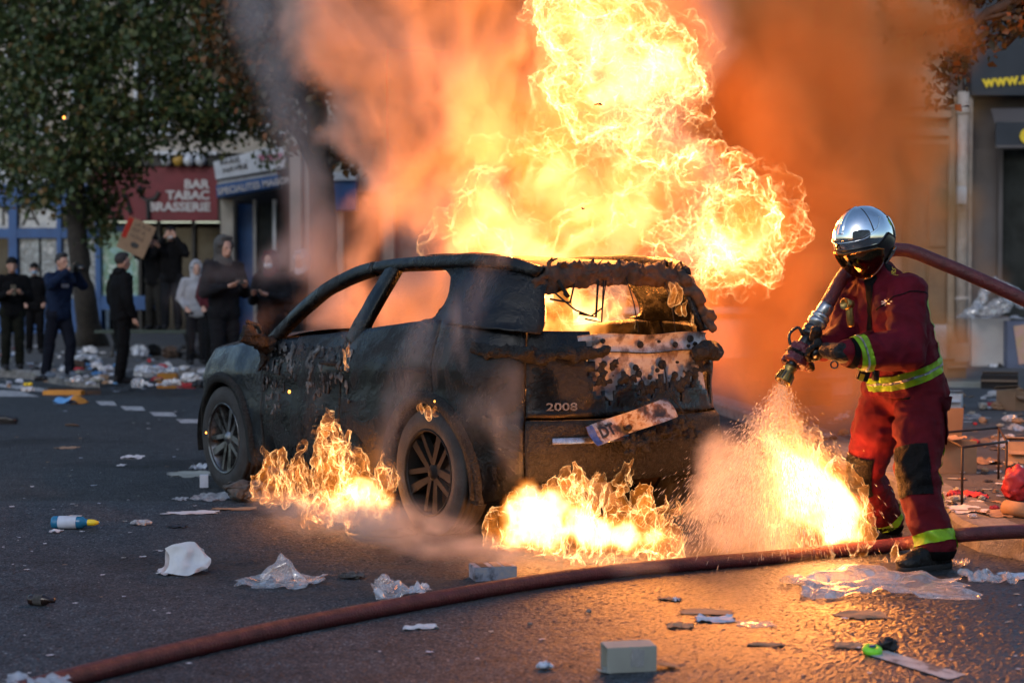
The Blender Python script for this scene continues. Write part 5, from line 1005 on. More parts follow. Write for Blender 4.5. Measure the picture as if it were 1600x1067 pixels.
# boots
for s_, td_ in (('L', Vector((-.82, -.55, 0)).normalized()), ('R', Vector((-.80, -.55, 0)).normalized())):
    a = Vector((J['an'+s_].x, J['an'+s_].y, 0)); hl = a-td_*.05; sd_ = Vector((0, 0, 1)).cross(td_)
    bt = child('boot', [cap(J['an'+s_]+Vector((0, 0, .06)), .072, a+Vector((0, 0, .09)), .068), cap(hl+Vector((0, 0, .055)), .05, a+td_*.12+Vector((0, 0, .055)), .052), cap(a+td_*.06+Vector((0, 0, .085)), .05, a+td_*.17+Vector((0, 0, .055)), .05), ('e', a+td_*.19+Vector((0, 0, .05)), (.06, .055, .042))], .0095, 3, M_boot, folds(.004, 14, .001))
    child('sole', [cap(hl+Vector((0, 0, .02)), .055, a+td_*.19+Vector((0, 0, .02)), .06)], .01, 2, M_sole, lambda v, n: np.stack([v[:, 0], v[:, 1], np.clip(v[:, 2], .002, .035)], 1), bt)
# nozzle, its axis and the two gloves
N0, N1 = P(1292, 478, 8.46), P(1222, 597, 8.34); NA = (N1-N0).normalized(); NL = (N1-N0).length
noz = thing('hose_nozzle', 'black and brass hose nozzle held in the fireman\'s gloved hands', 'nozzle', N0); MN = frame(NA, (0, -1, 0)).to_4x4()
def npart(name, prof, mat, n=20): return MB().lathe(prof, n, MN).build(name, mat, noz, True)
npart('sleeve', [(0, -.005), (.038, -.005), (.040, .01), (.040, .055), (.034, .06), (0, .06)], M_alu)
npart('coupling', [(.03, .058), (.047, .06), (.050, .068), (.050, .078), (.044, .082), (.044, .09), (.052, .094), (.052, .112), (.045, .118), (.040, .13), (.030, .135)], M_alu)
npart('collar', [(.03, .132), (.047, .135), (.052, .142), (.052, .158), (.046, .162), (.046, .168), (.05, .172), (.05, .186), (.04, .192), (.03, .2)], M_bk)
npart('barrel', [(.02, .19), (.032, .20), (.036, .22), (.036, .285), (.030, .30), (.026, .33), (.026, NL-.09), (.02, NL-.085)], M_bk)
hd = npart('nozzle_head', [(.015, NL-.10), (.033, NL-.095), (.034, NL-.075), (.030, NL-.07), (.036, NL-.055), (.042, NL-.005), (.040, NL), (.030, NL-.004), (.022, NL-.02), (0, NL-.02)], M_brass, 28)
for k in range(14):
    a = 2*math.pi*k/14; MB().box((0, 0, 0), (.007, .006, .046)).build('grip_rib', M_bk if k % 2 else M_brass, hd).matrix_local = MN @ Matrix.Rotation(a, 4, 'Z') @ Matrix.Translation((.041, 0, NL-.03)) @ Matrix.Rotation(R(7), 4, 'Y')
pg0 = N0+NA*.215-N0; pgd = (P(1288, 572, 8.22)-(N0+NA*.215)).normalized()
MB().tube([pg0, pg0+pgd*.06, pg0+pgd*.13], [.020, .019, .021], 12).build('pistol_grip', M_bk, noz, True)
up_ = MN.to_3x3() @ Vector((0, 1, 0)); MB().tube([Vector(q) for q in catmull([NA*.20+up_*.03, NA*.18+up_*.07, NA*.24+up_*.09, NA*.30+up_*.035], 16)], .008, 8).build('bail_handle', M_bk, noz, True)
gc = N0+NA*(NL-.165); gR = child('glove', grip(gc, NA, (J['wrR']-gc), .036, .0185, .100, 1)+[cap(gc+(J['wrR']-gc)*.6, .034, 'wrR', .042), cap('wrR', .042, J['wrR'].lerp(J['elR'], .35), .052)], .0062, 2, M_gred, folds(.0025, 26, .001))
patch('glove_strap', gR, [(off(gc)+NA*.012, NA), (off(gc)-NA*.006, -NA)], .003, M_glove, gR)
g2c = N0+pg0+pgd*.062; gL = child('glove', grip(g2c, pgd, (J['wrL']-g2c), .030, .0185, .098, -1)+[cap(g2c+(J['wrL']-g2c)*.55, .040, 'wrL', .050), cap('wrL', .050, J['wrL'].lerp(J['elL'], .22), .064)], .0062, 2, M_glove, folds(.003, 24, .001))
rp = off(J['wrL']+Vector((-.03, -.02, -.058))); q = frame((.2, 1, .1), (1, 0, 0)).to_4x4(); MB().lathe([(.017+.0045*math.cos(t), .0045*math.sin(t)) for t in np.linspace(0, 2*math.pi, 8, endpoint=False)], 18, Matrix.Translation(rp) @ q, close=True).build('glove_ring', M_bk, gL, True)
# helmet
EL = (.172, .138, .160)
def hpt(az, el, k=1., u=.055): return hp(EL[0]*k*math.cos(el)*math.cos(az)-.012, EL[1]*k*math.cos(el)*math.sin(az), EL[2]*k*math.sin(el)+u)
def hgrid(name, azr, elf, mat, k=1., na=40, ne=14, thick=.006, par=None, drop=0.):
    A = np.linspace(R(azr[0]), R(azr[1]), na); V = []; W = []
    for a in A:
        lo, hi = elf(math.degrees(a)); e = np.linspace(R(lo), R(hi), ne); V.append([off(hpt(a, x, k, .055+drop*min(0, x))) for x in e]); W.append([off(hpt(a, x, k-thick/.15, .055+drop*min(0, x))) for x in e])
    v, f = grid(np.array(V)); v2, _ = grid(np.array(W)); n = len(v)
    rim = [(i*ne, (i+1)*ne, (i+1)*ne+n, i*ne+n) for i in range(na-1)]+[(i*ne+ne-1, i*ne+ne-1+n, (i+1)*ne+ne-1+n, (i+1)*ne+ne-1) for i in range(na-1)]+[(j, j+1, j+1+n, j+n) for j in range(ne-1)]+[((na-1)*ne+j, (na-1)*ne+j+n, (na-1)*ne+j+1+n, (na-1)*ne+j+1) for j in range(ne-1)]
    return mobj(name, np.concatenate([v, v2]), f+[tuple(i+n for i in x[::-1]) for x in f]+rim, mat, par or ffm, True)
def brow(a):
    a = abs((a+180) % 360-180); return float(np.interp(a, [0, 40, 70, 85, 110, 140, 180], [-8, -9, -10, -16, -26, -38, -42]))
hel = hgrid('helmet', (-180, 180), lambda a: (brow(a), 89.5), M_mirror, 1., 90, 26)
hgrid('helmet_rim', (-88, 88), lambda a: (brow(a)-2.5, brow(a)+2.5), M_bk, 1.03, 40, 5, par=hel); hgrid('brow_moulding', (-100, 100), lambda a: (float(np.interp(abs(a), [0, 50, 80, 100], [6, 7, 16, 34])), float(np.interp(abs(a), [0, 50, 80, 100], [11, 11, 20, 38]))), M_mirror, 1.035, 50, 6, .01, par=hel)
hgrid('crest', (-7, 7), lambda a: (22, 88), M_mirror, 1.035, 7, 24, .01, par=hel)
for s_ in (1, -1):
    hgrid('shell_seam', (70, 72) if s_ > 0 else (-72, -70), lambda a: (15, 76), M_bk, 1.012, 3, 24, par=hel)
    hgrid('ear_guard', (72, 128) if s_ > 0 else (-128, -72), lambda a: (float(np.interp(abs(a), [72, 90, 128], [-40, -58, -44])), float(np.interp(abs(a), [72, 100, 128], [-8, 6, -14]))), M_bk, 1.035, 18, 12, par=hel)
    hgrid('side_band', (128, 134) if s_ > 0 else (-134, -128), lambda a: (-46, 30), M_mirror, 1.05, 5, 16, .012, par=hel); hgrid('helmet_decal', (143, 150) if s_ > 0 else (-150, -143), lambda a: (-14, -4), M_retro, 1.01, 5, 5, par=hel); hgrid('helmet_decal', (120, 124) if s_ > 0 else (-124, -120), lambda a: (12, 24), M_retro, 1.01, 5, 5, par=hel)
hgrid('neck_guard', (108, 252), lambda a: (-74, -30), M_ggrey, 1.14, 30, 8, par=hel)
vs = hgrid('visor', (-82, 82), lambda a: (float(np.interp(abs(a), [0, 45, 70, 82], [-68, -66, -50, -36])), brow(a)-1), M_visor, 1.08, 44, 14, .003, par=hel, drop=.035)
hgrid('visor_rim', (-82, 82), lambda a: (float(np.interp(abs(a), [0, 45, 70, 82], [-72, -70, -54, -40])), float(np.interp(abs(a), [0, 45, 70, 82], [-68, -66, -50, -36]))), pbr('violet_visor_edge', (.30, .22, .26), .2), 1.085, 44, 4, .006, par=vs, drop=.035)
if 0: hgrid('raised_visor', (-42, 42), lambda a: (-2, 52-abs(a)*.5), M_visor, 1.075, 24, 12, .003, par=hel)
child('flash_hood', [cap(hp(-.045, 0, -.07), .072, J['neck']+Vector((0, 0, .02)), .088)], .012, 3, M_hem, folds(.004, 14, .001))
# torch on the chest, radio at the belt, lettering and emblem
def wrap(o, src, n, lift=.004):
    bv = BVHTree.FromPolygons([v.co for v in src.data.vertices], [p.vertices[:] for p in src.data.polygons]); n = Vector(n).normalized()
    for v in o.data.vertices:
        h = bv.ray_cast(v.co+n*.5, -n)
        if h[0]: v.co = h[0]+n*lift
    return o
tc_ = off(P(1326, 475, 8.36)); tax = Vector((.12, 0, -1)).normalized(); q = Matrix.Translation(tc_) @ frame(tax, (0, -1, 0)).to_4x4()
to = MB().lathe([(0, 0), (.017, 0), (.019, .01), (.019, .105), (.015, .115), (0, .115)], 16, q).build('torch', M_brass, ffm, True)
q2 = Matrix.Translation(tc_+Vector((-.012, -.012, .0))) @ frame((-.78, -.55, .1), (0, 0, 1)).to_4x4(); MB().lathe([(0, -.035), (.022, -.035), (.026, -.01), (.030, .018), (.026, .018), (.022, .004), (0, .002)], 18, q2).build('torch_head', M_brass, to, True)
rc_ = off(P(1352, 575, 8.30)); Mr = Matrix.Rotation(R(18), 3, 'Y'); ra = MB().box(rc_, (.055, .04, .13), Mr).build('radio', M_bk, ffm); MB().box(rc_+Vector((-.022, -.012, -.045)), (.022, .03, .035), Mr).build('radio_label', M_yel, ra); MB().tube([rc_+Vector((.05, -.02, .02)), rc_+Vector((.045, -.025, -.06))], [.016, .019], 12).build('belt_lamp', M_bk, ra, True); MB().tube([rc_+Vector((.045, -.025, -.06)), rc_+Vector((.044, -.026, -.068))], .016, 12).build('lamp_lens', M_retro, ra, True)
xb = acr; nb = Vector((.66, -.02, .75)).normalized(); ub = nb.cross(xb).normalized(); xb = ub.cross(nb).normalized(); p0 = P(1417, 434, 8.37)
tx = text('back_lettering', 'SAPEURS', .038, M_yel, Matrix(((xb.x, ub.x, nb.x, 0), (xb.y, ub.y, nb.y, 0), (xb.z, ub.z, nb.z, 0), (0, 0, 0, 1))), jacket, .0005, 'LEFT', .9, .001)
setv(tx.data, arr(tx.data)+np.array(off(p0))); wrap(tx, jacket, nb)
em = MB(); ne_ = Vector((-.1, -1, .1)).normalized(); pe = off(P(1388, 470, 8.25))
for k in range(7): 
    a = 2*math.pi*k/7; em.tube([pe, pe+Vector((math.cos(a)*.022, 0, math.sin(a)*.017))], .003, 5)
em.build('sleeve_emblem', M_silver, jacket); wrap(bpy.data.objects[em and 'sleeve_emblem'], jacket, ne_, .003)
# the two hoses
M_hose = pbr('red_rubber_hose', (.105, .012, .014), .42, col2=(.06, .010, .010), scale=16, bump=.6, bscale=120, rough2=.6)
hp_ = [P(*q) for q in [(1288, 484, 8.455), (1302, 458, 8.51), (1316, 434, 8.58), (1336, 412, 8.72), (1372, 396, 8.84), (1412, 390, 8.84), (1468, 410, 8.78), (1532, 437, 8.72), (1604, 470, 8.66), (1700, 520, 8.5), (1850, 640, 8.3), (2000, 760, 8.1)]]; hp_ += [Vector((4.6, 8.0, .04)), Vector((6, 8.2, .036))]
ho = thing('fire_hose', 'dark red fire hose running from the nozzle over the fireman\'s shoulder', 'hose', (hp_[0].x, hp_[0].y, 0)); MB().tube([Vector(p)-ho.location for p in catmull(hp_, 90)], .036, 16).build('hose', M_hose, ho, True)
gp = [G(-200, 1140, .036), G(60, 1072, .036), G(200, 1036, .036), G(400, 990, .036), G(560, 958, .036), G(700, 932, .036), G(860, 905, .036), G(1000, 888, .036), G(1180, 873, .036), G(1330, 858, .036), G(1420, 848, .06), G(1500, 836, .168), G(1600, 830, .168), G(1800, 824, .168), G(2100, 830, .168)]
gh = thing('fire_hose', 'dark red fire hose lying across the whole road in the foreground', 'hose', (gp[4].x, gp[4].y, 0)); MB().tube([Vector(p)-gh.location for p in catmull(gp, 160)], [.036]*160, 16).build('hose', M_hose, gh, True)
# ---- bystanders
def bystander(label, px, py, H, face, top, legs, pose='down', hair='short', d=None, z=.126, group=None, lean=0., shoes=(.02, .02, .022), hood=None, mask=None, skin=M_skin, step=.0, vox=.020):
    if d is None: B = G(px, py, z)
    else: B = P(px, 500, d); B.z = z
    k = H/1.75; a = R(face); lv = Vector((math.cos(a), math.sin(a), 0)); fv = Vector((math.sin(a), -math.cos(a), 0)); UP = Vector((0, 0, 1))
    def w(s, f, u): return (lv*s+fv*f+UP*u)*k
    ln = lean
    j = dict(pel=w(0, ln*.1, .93), che=w(0, ln*.5, 1.28), nek=w(0, ln*.75+.01, 1.47), head=w(0, ln+.03, 1.63))
    for s, t in ((1, 'L'), (-1, 'R')):
        j['hip'+t] = w(.09*s, ln*.1, .90); j['kne'+t] = w(.10*s, .03+step*s, .49); j['ank'+t] = w(.11*s, step*s*1.2-.03, .09); j['sho'+t] = w(.185*s, ln*.65, 1.41)
        arms = {'down': ((.26, -.02, 1.13), (.26, .06, .89)), 'phone': ((.27, .02, 1.12), (.10, .30, 1.20)), 'camera': ((.30, .16, 1.30), (.06, .26, 1.52)), 'face': ((.27, .17, 1.29), (.085, .13, 1.58)), 'pocket': ((.28, -.04, 1.14), (.19, .10, .98)), 'sign': ((.30, .10, 1.36), (.24, .28, 1.52))}[pose if isinstance(pose, str) else pose[0 if t == 'L' else 1]]
        (ex, ef, eu), (hx, hf, hu) = arms; j['elb'+t] = w(ex*s, ef+ln*.4, eu); j['wri'+t] = w(hx*s, hf+ln*.6, hu)
    c = lambda p, r0, q, r1: ('c', j[p] if isinstance(p, str) else p, r0*k, j[q] if isinstance(q, str) else q, r1*k)
    hd = j['head']; Rm = np.array([[lv.x, fv.x, 0], [lv.y, fv.y, 0], [0, 0, 1]])
    def hq(s, f, u): return hd+w(s, f, u)
    body = [('e', hd+w(0, 0, .01), (.076*k, .095*k, .115*k), Rm), ('e', hq(0, .03, -.065), (.055*k, .055*k, .05*k), Rm), ('c', hq(0, .093, .0), .011*k, hq(0, .108, -.03), .014*k), ('c', hq(-.02, .088, -.065), .010*k, hq(.02, .088, -.065), .010*k), ('e', hq(.078, -.005, -.01), (.012*k, .018*k, .03*k), Rm), ('e', hq(-.078, -.005, -.01), (.012*k, .018*k, .03*k), Rm),
            c('head', .052, 'nek', .058), c('nek', .06, 'che', .11), c('che', .12, 'pel', .12), c('shoL', .06, 'shoR', .06), c('hipL', .08, 'hipR', .08)]
    for t in 'LR': body += [c('sho'+t, .055, 'elb'+t, .042), c('elb'+t, .04, 'wri'+t, .028), c('hip'+t, .085, 'kne'+t, .058), c('kne'+t, .055, 'ank'+t, .042)]
    for t in 'LR':
        s = 1 if t == 'L' else -1; wr = j['wri'+t]; dr = (wr-j['elb'+t]).normalized(); sd = dr.cross(fv if abs(dr.dot(fv)) < .8 else UP).normalized(); nn = sd.cross(dr)
        body.append(('c', wr, .028*k, wr+dr*.07*k, .032*k))
        for q in range(4): f0 = wr+dr*.08*k+sd*(q-1.5)*.019*k; body.append(('c', f0, .011*k, f0+(dr*(.045+.012*(q in (1, 2)))+nn*.03)*k, .010*k))
        body.append(('c', wr+dr*.03*k+sd*.025*k, .012*k, wr+dr*.075*k+sd*.05*k+nn*.02*k, .010*k))
    o = soft('person', body, .0125*k, 2, skin); o.location = B; tag(o, label, 'person', group)
    for s in (.03, -.03): soft('eye', [('e', hq(s, .086, .008), (.012*k, .009*k, .009*k), Rm)], .004, 1, M_eye, o)
    jk_ = [c('nek', .075, 'che', .13), c('che', .145, 'pel', .14), c(j['che']+w(.07, 0, 0), .13, j['pel']+w(.05, 0, -.02), .14), c(j['che']+w(-.07, 0, 0), .13, j['pel']+w(-.05, 0, -.02), .14), c('shoL', .085, 'shoR', .085)]
    for t in 'LR': jk_ += [c('sho'+t, .085, 'elb'+t, .068), c('elb'+t, .068, j['elb'+t].lerp(j['wri'+t], .88), .048)]
    g_ = soft('jacket', jk_, vox, 3, top, o, folds(.010, 8, .003, px*.1))
    lg_ = [c('hipL', .12, 'hipR', .12)]
    for t in 'LR': lg_ += [c('hip'+t, .105, 'kne'+t, .082), c('kne'+t, .082, 'ank'+t, .07)]
    soft('trousers', lg_, vox, 3, legs, o, folds(.009, 8, .003, px*.2)); ms = cloth('shoe_%d' % px, shoes, rough=.6)
    for t in 'LR':
        a_ = Vector((j['ank'+t].x, j['ank'+t].y, 0)); soft('shoe', [('c', a_+w(0, -.04, .045), .045*k, a_+w(0, .10, .04), .045*k), ('c', a_+w(0, -.03, .08), .05*k, a_+w(0, .05, .06), .045*k), ('e', a_+w(0, .15, .035), (.045*k, .06*k, .035*k), Rm)], .012, 2, ms, o, lambda v, n: np.maximum(v, np.array((-9, -9, .003))))
    if hood: soft('hood', [('e', hq(0, -.045, .025), (.115*k, .115*k, .15*k), Rm), ('c', hq(0, -.06, -.06), .10*k, j['nek']+w(0, -.03, .0), .12*k), ('c', hq(-.075, .02, .05), .04*k, hq(.075, .02, .05), .04*k), ('c', hq(-.05, .04, .12), .03*k, hq(.05, .04, .12), .03*k)], .014, 3, hood, o, folds(.005, 12, .002))
    elif hair == 'short': soft('hair', [('e', hq(0, -.025, .045), (.085*k, .095*k, .098*k), Rm), ('e', hq(0, .035, .10), (.065*k, .055*k, .04*k), Rm)], .011, 1, M_hair, o, lambda v, n: v+vnoise(v*26)*.010)
    elif hair == 'cap': soft('cap', [('e', hq(0, -.01, .06), (.088*k, .104*k, .088*k), Rm), ('c', hq(-.03, .10, .065), .014*k, hq(.03, .10, .065), .014*k), ('c', hq(0, .08, .07), .03*k, hq(0, .15, .055), .014*k)], .011, 2, M_hem, o)
    if mask: soft('face_mask', [('e', hq(0, .055, -.045), (.062*k, .055*k, .05*k), Rm)], .009, 2, mask, o)
    return o, j, B, hq
K_blk = cloth('black_cotton', (.0045, .0045, .0055)); K_navy = cloth('navy_sweater', (.010, .020, .050), (.007, .014, .036)); K_jean = cloth('dark_jeans', (.007, .009, .017)); K_olive = cloth('dark_olive_cloth', (.009, .010, .007)); K_khaki = cloth('grey_khaki_trousers', (.022, .021, .019)); K_grey = cloth('grey_hoodie', (.09, .088, .085), (.06, .058, .056)); K_white = cloth('white_cotton', (.34, .35, .38), (.26, .27, .30)); K_maroon = cloth('maroon_scarf', (.075, .014, .020)); K_mask = cloth('blue_face_mask', (.28, .42, .55)); K_wmask = cloth('white_face_mask', (.6, .6, .62)); K_char = cloth('charcoal_cloth', (.010, .011, .014))
o, j, B, hq = bystander('bearded person in black with dark olive trousers at the far left edge', 20, 577, 1.70, 25, K_blk, K_olive, 'phone', 'cap')
ph_ = MB().box(j['wriL'].lerp(j['wriR'], .5)+Vector((0, -.08, .05)), (.075, .01, .15)).build('phone', M_bk, None); ph_.location = B; tag(ph_, 'dark phone held by the bearded person at the left edge', 'phone')
bystander('person in black with a light blue face mask behind the cameraman', 55, 552, 1.70, 15, K_blk, K_blk, 'pocket', 'cap', mask=K_mask)
o, j, B, hq = bystander('man in navy sweater and jeans holding a camera up to his face', 92, 590, 1.72, 55, K_navy, K_jean, 'camera', 'short', lean=.06, step=.10, shoes=(.10, .13, .18))
pr_ = MB().box(j['che']+Vector((.11, -.115, .02)), (.13, .008, .05), Matrix.Rotation(R(55), 3, 'Z')).build('chest_print', K_white, o)
cm = thing('camera', 'black camera held up by the man in the navy sweater', 'camera', B+j['wriL'].lerp(j['wriR'], .5)+Vector((.06, -.03, .03)), R(55)); MB().box((0, 0, 0), (.14, .07, .10)).build('camera_body', M_bk, cm); MB().tube([(0, -.03, 0), (0, -.17, -.01)], [.038, .044], 14).build('lens', M_bk, cm, True); MB().box((0, 0, .06), (.06, .06, .03)).build('viewfinder', M_bk, cm)
o, j, B, hq = bystander('youth in a long black hoodie seen from behind, looking towards the fire', 190, 599, 1.70, 128, K_blk, K_blk, 'down', 'short', step=.05)
soft('lowered_hood', [('c', j['nek']+Vector((-.06, .02, .03)), .065, j['nek']+Vector((.02, -.06, .03)), .06)], .014, 3, K_blk, o, folds(.006, 12)); tx_ = soft('headband', [('c', hq(-.07, -.02, .03), .012, hq(0, -.10, .02), .012), ('c', hq(.07, -.02, .03), .012, hq(0, -.10, .02), .012)], .006, 1, K_white, o)
soft('backpack', [('e', j['che']+Vector((-.10, .12, -.02)), (.13, .11, .20)), ('e', j['che']+Vector((-.12, .16, -.10)), (.10, .08, .12))], .02, 3, K_olive, o, folds(.006, 10))
# bench and the two who stand on it
BD = 30.; bz = P(235, 515, BD).z
be = thing('bench', 'dark green slatted street bench two people are standing on', 'bench', (fx(236, BD), BD, .126)); M_bench = pbr('dark_green_paint', (.02, .04, .03), .5, scale=7)
for q in range(4): MB().box((0, -.24+.16*q, bz-.126-.03), (1.9, .13, .045)).build('slat', M_bench, be)
for x in (-.65, .65):
    MB().tube([(x, -.2, bz-.19), (x, 0, .25), (x, -.25, .02)], .03, 8).build('leg', M_bk, be, True); MB().tube([(x, .2, bz-.19), (x, 0, .25), (x, .25, .02)], .03, 8).build('leg', M_bk, be, True)
o, j, B, hq = bystander('person in black on the bench holding up a cardboard placard', 242, 0, 1.70, -15, K_blk, K_khaki, 'sign', 'cap', d=BD, z=bz)
sg = thing('placard', 'brown cardboard protest placard with red edge and dark handwriting', 'placard', P(213, 371, BD-.42)); M_card = pbr('cardboard', (.23, .145, .085), .85, col2=(.18, .11, .065), scale=5)
Ms = Matrix.Rotation(R(24), 3, 'Y'); MB().box((0, 0, 0), (.52, .012, .60), Ms).build('board', M_card, sg); MB().box(Ms @ Vector((-.21, -.009, .10)), (.09, .004, .38), Ms).build('red_edge', cloth('red_paint', (.35, .03, .02)), sg)
dk = MB(); M_scr = pbr('marker_ink', (.03, .028, .025), .8)
soft('ink_eye', [('e', Ms @ Vector((.03, -.008, -.14)), (.085, .006, .055), np.array(Ms))], .008, 1, M_scr, sg)
for k, (s_, y, h_) in enumerate((('LA RUE', .19, .085), ('EST A', .08, .085), ('NOUS', -.03, .085))): text('handwriting', s_, h_/.7*.8, M_scr, Matrix.Translation(Ms @ Vector((-.12, -.010, y))) @ Ms.to_4x4() @ Matrix.Rotation(R(90), 4, 'X'), sg, .001)
MB().tube([Ms @ Vector((.05, .02, -.05)), Ms @ Vector((.05, .02, -.75))], .014, 6).build('stick', M_card, sg)
bystander('masked person in black on the bench with both hands at the face', 268, 0, 1.84, 5, K_blk, K_char, 'face', 'cap', d=BD-.05, z=bz, mask=K_wmask)
bystander('person in a pale hooded top standing in the thin smoke', 307, 0, 1.66, 20, K_white, K_char, 'pocket', d=27, hood=K_white)
o, j, B, hq = bystander('tall person in dark coat and grey hood holding a phone in both hands', 350, 0, 1.86, 40, K_char, K_char, 'phone', d=20.5, hood=K_grey)
p_ = MB().box(j['wriL'].lerp(j['wriR'], .5)+Vector((.06, -.08, .06)), (.15, .012, .075), Matrix.Rotation(R(40), 3, 'Z')).build('phone', M_bk); p_.location = B; tag(p_, 'phone held by the tall person in the grey hood', 'phone')
bystander('person with a maroon head scarf and white mask behind the bonnet', 424, 0, 1.70, -20, K_char, K_char, 'phone', d=21.5, hood=K_maroon, mask=K_wmask)
bystander('dark figure in the bar doorway between the hooded people', 325, 0, 1.78, 10, K_blk, K_blk, 'down', 'short', d=32, mask=None)
bystander('dark figure behind the hooded person with the phone', 338, 0, 1.70, 0, K_maroon, K_blk, 'pocket', 'cap', d=26)
bystander('person in dark clothes with a pale cap behind the windscreen smoke', 472, 0, 1.75, -30, K_char, K_char, 'down', d=23.5, hood=K_white)
# ------------------------------------------------------------------ things lying about
M_paper = pbr('white_paper', (.62, .62, .63), .8, col2=(.48, .48, .50), scale=7); M_paperb = pbr('bluish_paper', (.50, .56, .66), .7, col2=(.40, .44, .52), scale=9); M_kraft = pbr('brown_paper', (.34, .22, .13), .85, col2=(.24, .15, .09), scale=7)
M_greybd = pbr('grey_board', (.33, .34, .30), .8, col2=(.25, .26, .23), scale=4); M_orange = pbr('orange_card', (.55, .24, .03), .6, col2=(.45, .18, .02), scale=4); M_lblue = pbr('light_blue_film', (.12, .33, .62), .35, col2=(.08, .22, .45), scale=8); M_redp = pbr('red_card', (.45, .03, .04), .55); M_bin = pbr('black_plastic', (.012, .012, .013), .45); M_neon = pbr('neon_green_plastic', (.28, .85, .03), .4, col2=(.22, .7, .03), scale=5)
M_teal = pbr('blue_bottle_plastic', (.02, .16, .30), .25, col2=(.015, .12, .24), scale=3); M_brownglass = pbr('brown_bottle_glass', (.03, .014, .010), .12, col2=(.015, .008, .006)); M_wood = pbr('charred_wood', (.09, .05, .03), .85, col2=(.03, .02, .015), scale=9); M_ash = pbr('ash_lumps', (.035, .032, .03), .95, col2=(.10, .095, .09), scale=22)
def film_mat(name, col=(.9, .9, .92), alpha=.42):
    m = bpy.data.materials.new(name); m.use_nodes = True; t = m.node_tree; t.nodes.remove(t.nodes['Principled BSDF']); o = t.nodes['Material Output']; L = t.links.new
    tr = N(t, 'ShaderNodeBsdfTransparent'); di = N(t, 'ShaderNodeBsdfDiffuse', i_Color=(*col, 1)); tl = N(t, 'ShaderNodeBsdfTranslucent', i_Color=(*col, 1)); gl = N(t, 'ShaderNodeBsdfGlossy', i_Roughness=.14)
    a = N(t, 'ShaderNodeMixShader', i_0=.5); L(di.outputs[0], a.inputs[1]); L(tl.outputs[0], a.inputs[2]); b = N(t, 'ShaderNodeMixShader', i_0=.35); L(a.outputs[0], b.inputs[1]); L(gl.outputs[0], b.inputs[2])
    tc = N(t, 'ShaderNodeTexCoord'); nz = N(t, 'ShaderNodeTexNoise', i_Scale=13., i_Detail=7., i_Distortion=1.5); L(tc.outputs['Object'], nz.inputs['Vector']); r = ramp(t, nz.outputs[0], [(.3, alpha*.45), (.55, alpha), (.68, min(1, alpha*1.9))]); c = N(t, 'ShaderNodeMixShader'); L(r.outputs[0], c.inputs[0]); L(tr.outputs[0], c.inputs[1]); L(b.outputs[0], c.inputs[2]); L(c.outputs[0], o.inputs[0]); return m
M_film = film_mat('clear_plastic_film'); M_bagw = film_mat('white_bag_plastic', (.85, .87, .9), .8)
_ln = [0]
def sheet(name, label, cat, px, py, wpx, dpx, mat, hpx=6, rz=0., seed=None, n=18, z=0., rough=1., group=None, torn=.30):
    """a crumpled sheet: width along the picture, depth on the ground, peak height, all in photo pixels at that distance"""
    _ln[0] += 1; sd = _ln[0]*3.7 if seed is None else seed; B = G(px, py, z); k = B.y/FPX; w_ = wpx*k; dp = dpx*k*B.y/(CAMH-z) if dpx else w_*.6; dp = min(dp, w_*1.6); h = hpx*k
    u, v = np.meshgrid(np.linspace(-.5, .5, n), np.linspace(-.5, .5, n), indexing='ij'); q = np.stack([u.ravel()*3+sd, v.ravel()*3, np.zeros(u.size)+sd], 1)
    rad = np.maximum(np.abs(u), np.abs(v)).ravel(); an_ = np.arctan2(v, u).ravel(); edge = 1+rad*2*torn*(perlin(np.stack([np.cos(an_)*1.6+sd, np.sin(an_)*1.6, 0*an_], 1))+.5*perlin(np.stack([np.cos(an_)*6+sd, np.sin(an_)*6, 0*an_+3], 1)))-.14*(rad*2)*(np.abs(np.sin(2*an_))**3)
    x = u.ravel()*w_*edge; y = v.ravel()*dp*edge; rid = 1-np.abs(perlin(q*.8))*2; zz = np.clip(fbm(q, 3)*.6+.45*rid-.05, .0, 1.3)*h+.0025
    jit = vnoise(q*1.6)*min(w_, dp)*.05*rough; V = np.stack([x, y, zz], 1)+jit*np.array((1, 1, 0)); c, s = math.cos(rz), math.sin(rz); V[:, :2] = V[:, :2] @ np.array(((c, s), (-s, c)))
    _, F = grid(V.reshape(n, n, 3)); V2 = V-np.array((0, 0, .0015)); m = len(V); idx = np.arange(n*n).reshape(n, n); ed = list(idx[0])+list(idx[1:, -1])+list(idx[-1, -2::-1])+list(idx[-2:0, 0])
    F2 = F+[tuple(i+m for i in f[::-1]) for f in F]+[(ed[(i+1) % len(ed)], ed[i], ed[i]+m, ed[(i+1) % len(ed)]+m) for i in range(len(ed))]
    o = mobj(name, np.concatenate([V, V2]), F2, mat, None, rough < 1.2); o.location = B; return tag(o, label, cat, group)
def lump(name, label, cat, px, py, wpx, hpx, mat, seed=0, z=0., amp=.22, vox=None, group=None, dd=None):
    B = G(px, py, z); k = B.y/FPX; w_, h = wpx*k/2, hpx*k/2; o = soft(name, [('e', (0, 0, h*.9), (w_, (dd or w_*.8), h)), ('e', (w_*.4, -w_*.2, h*.6), (w_*.6, w_*.5, h*.6)), ('e', (-w_*.45, .1*w_, h*.6), (w_*.5, w_*.5, h*.65))], vox or max(.005, min(w_, h)*.14), 2, mat, None, lambda v, n: np.stack([*(v+vnoise(v*2.2/w_+seed)*w_*amp+vnoise(v*6/w_+seed)*w_*amp*.35).T[:2], np.maximum(.002, (v+vnoise(v*2.5/w_+seed)*h*amp*1.2)[:, 2])], 1)); o.location = B
    return tag(o, label, cat, group)
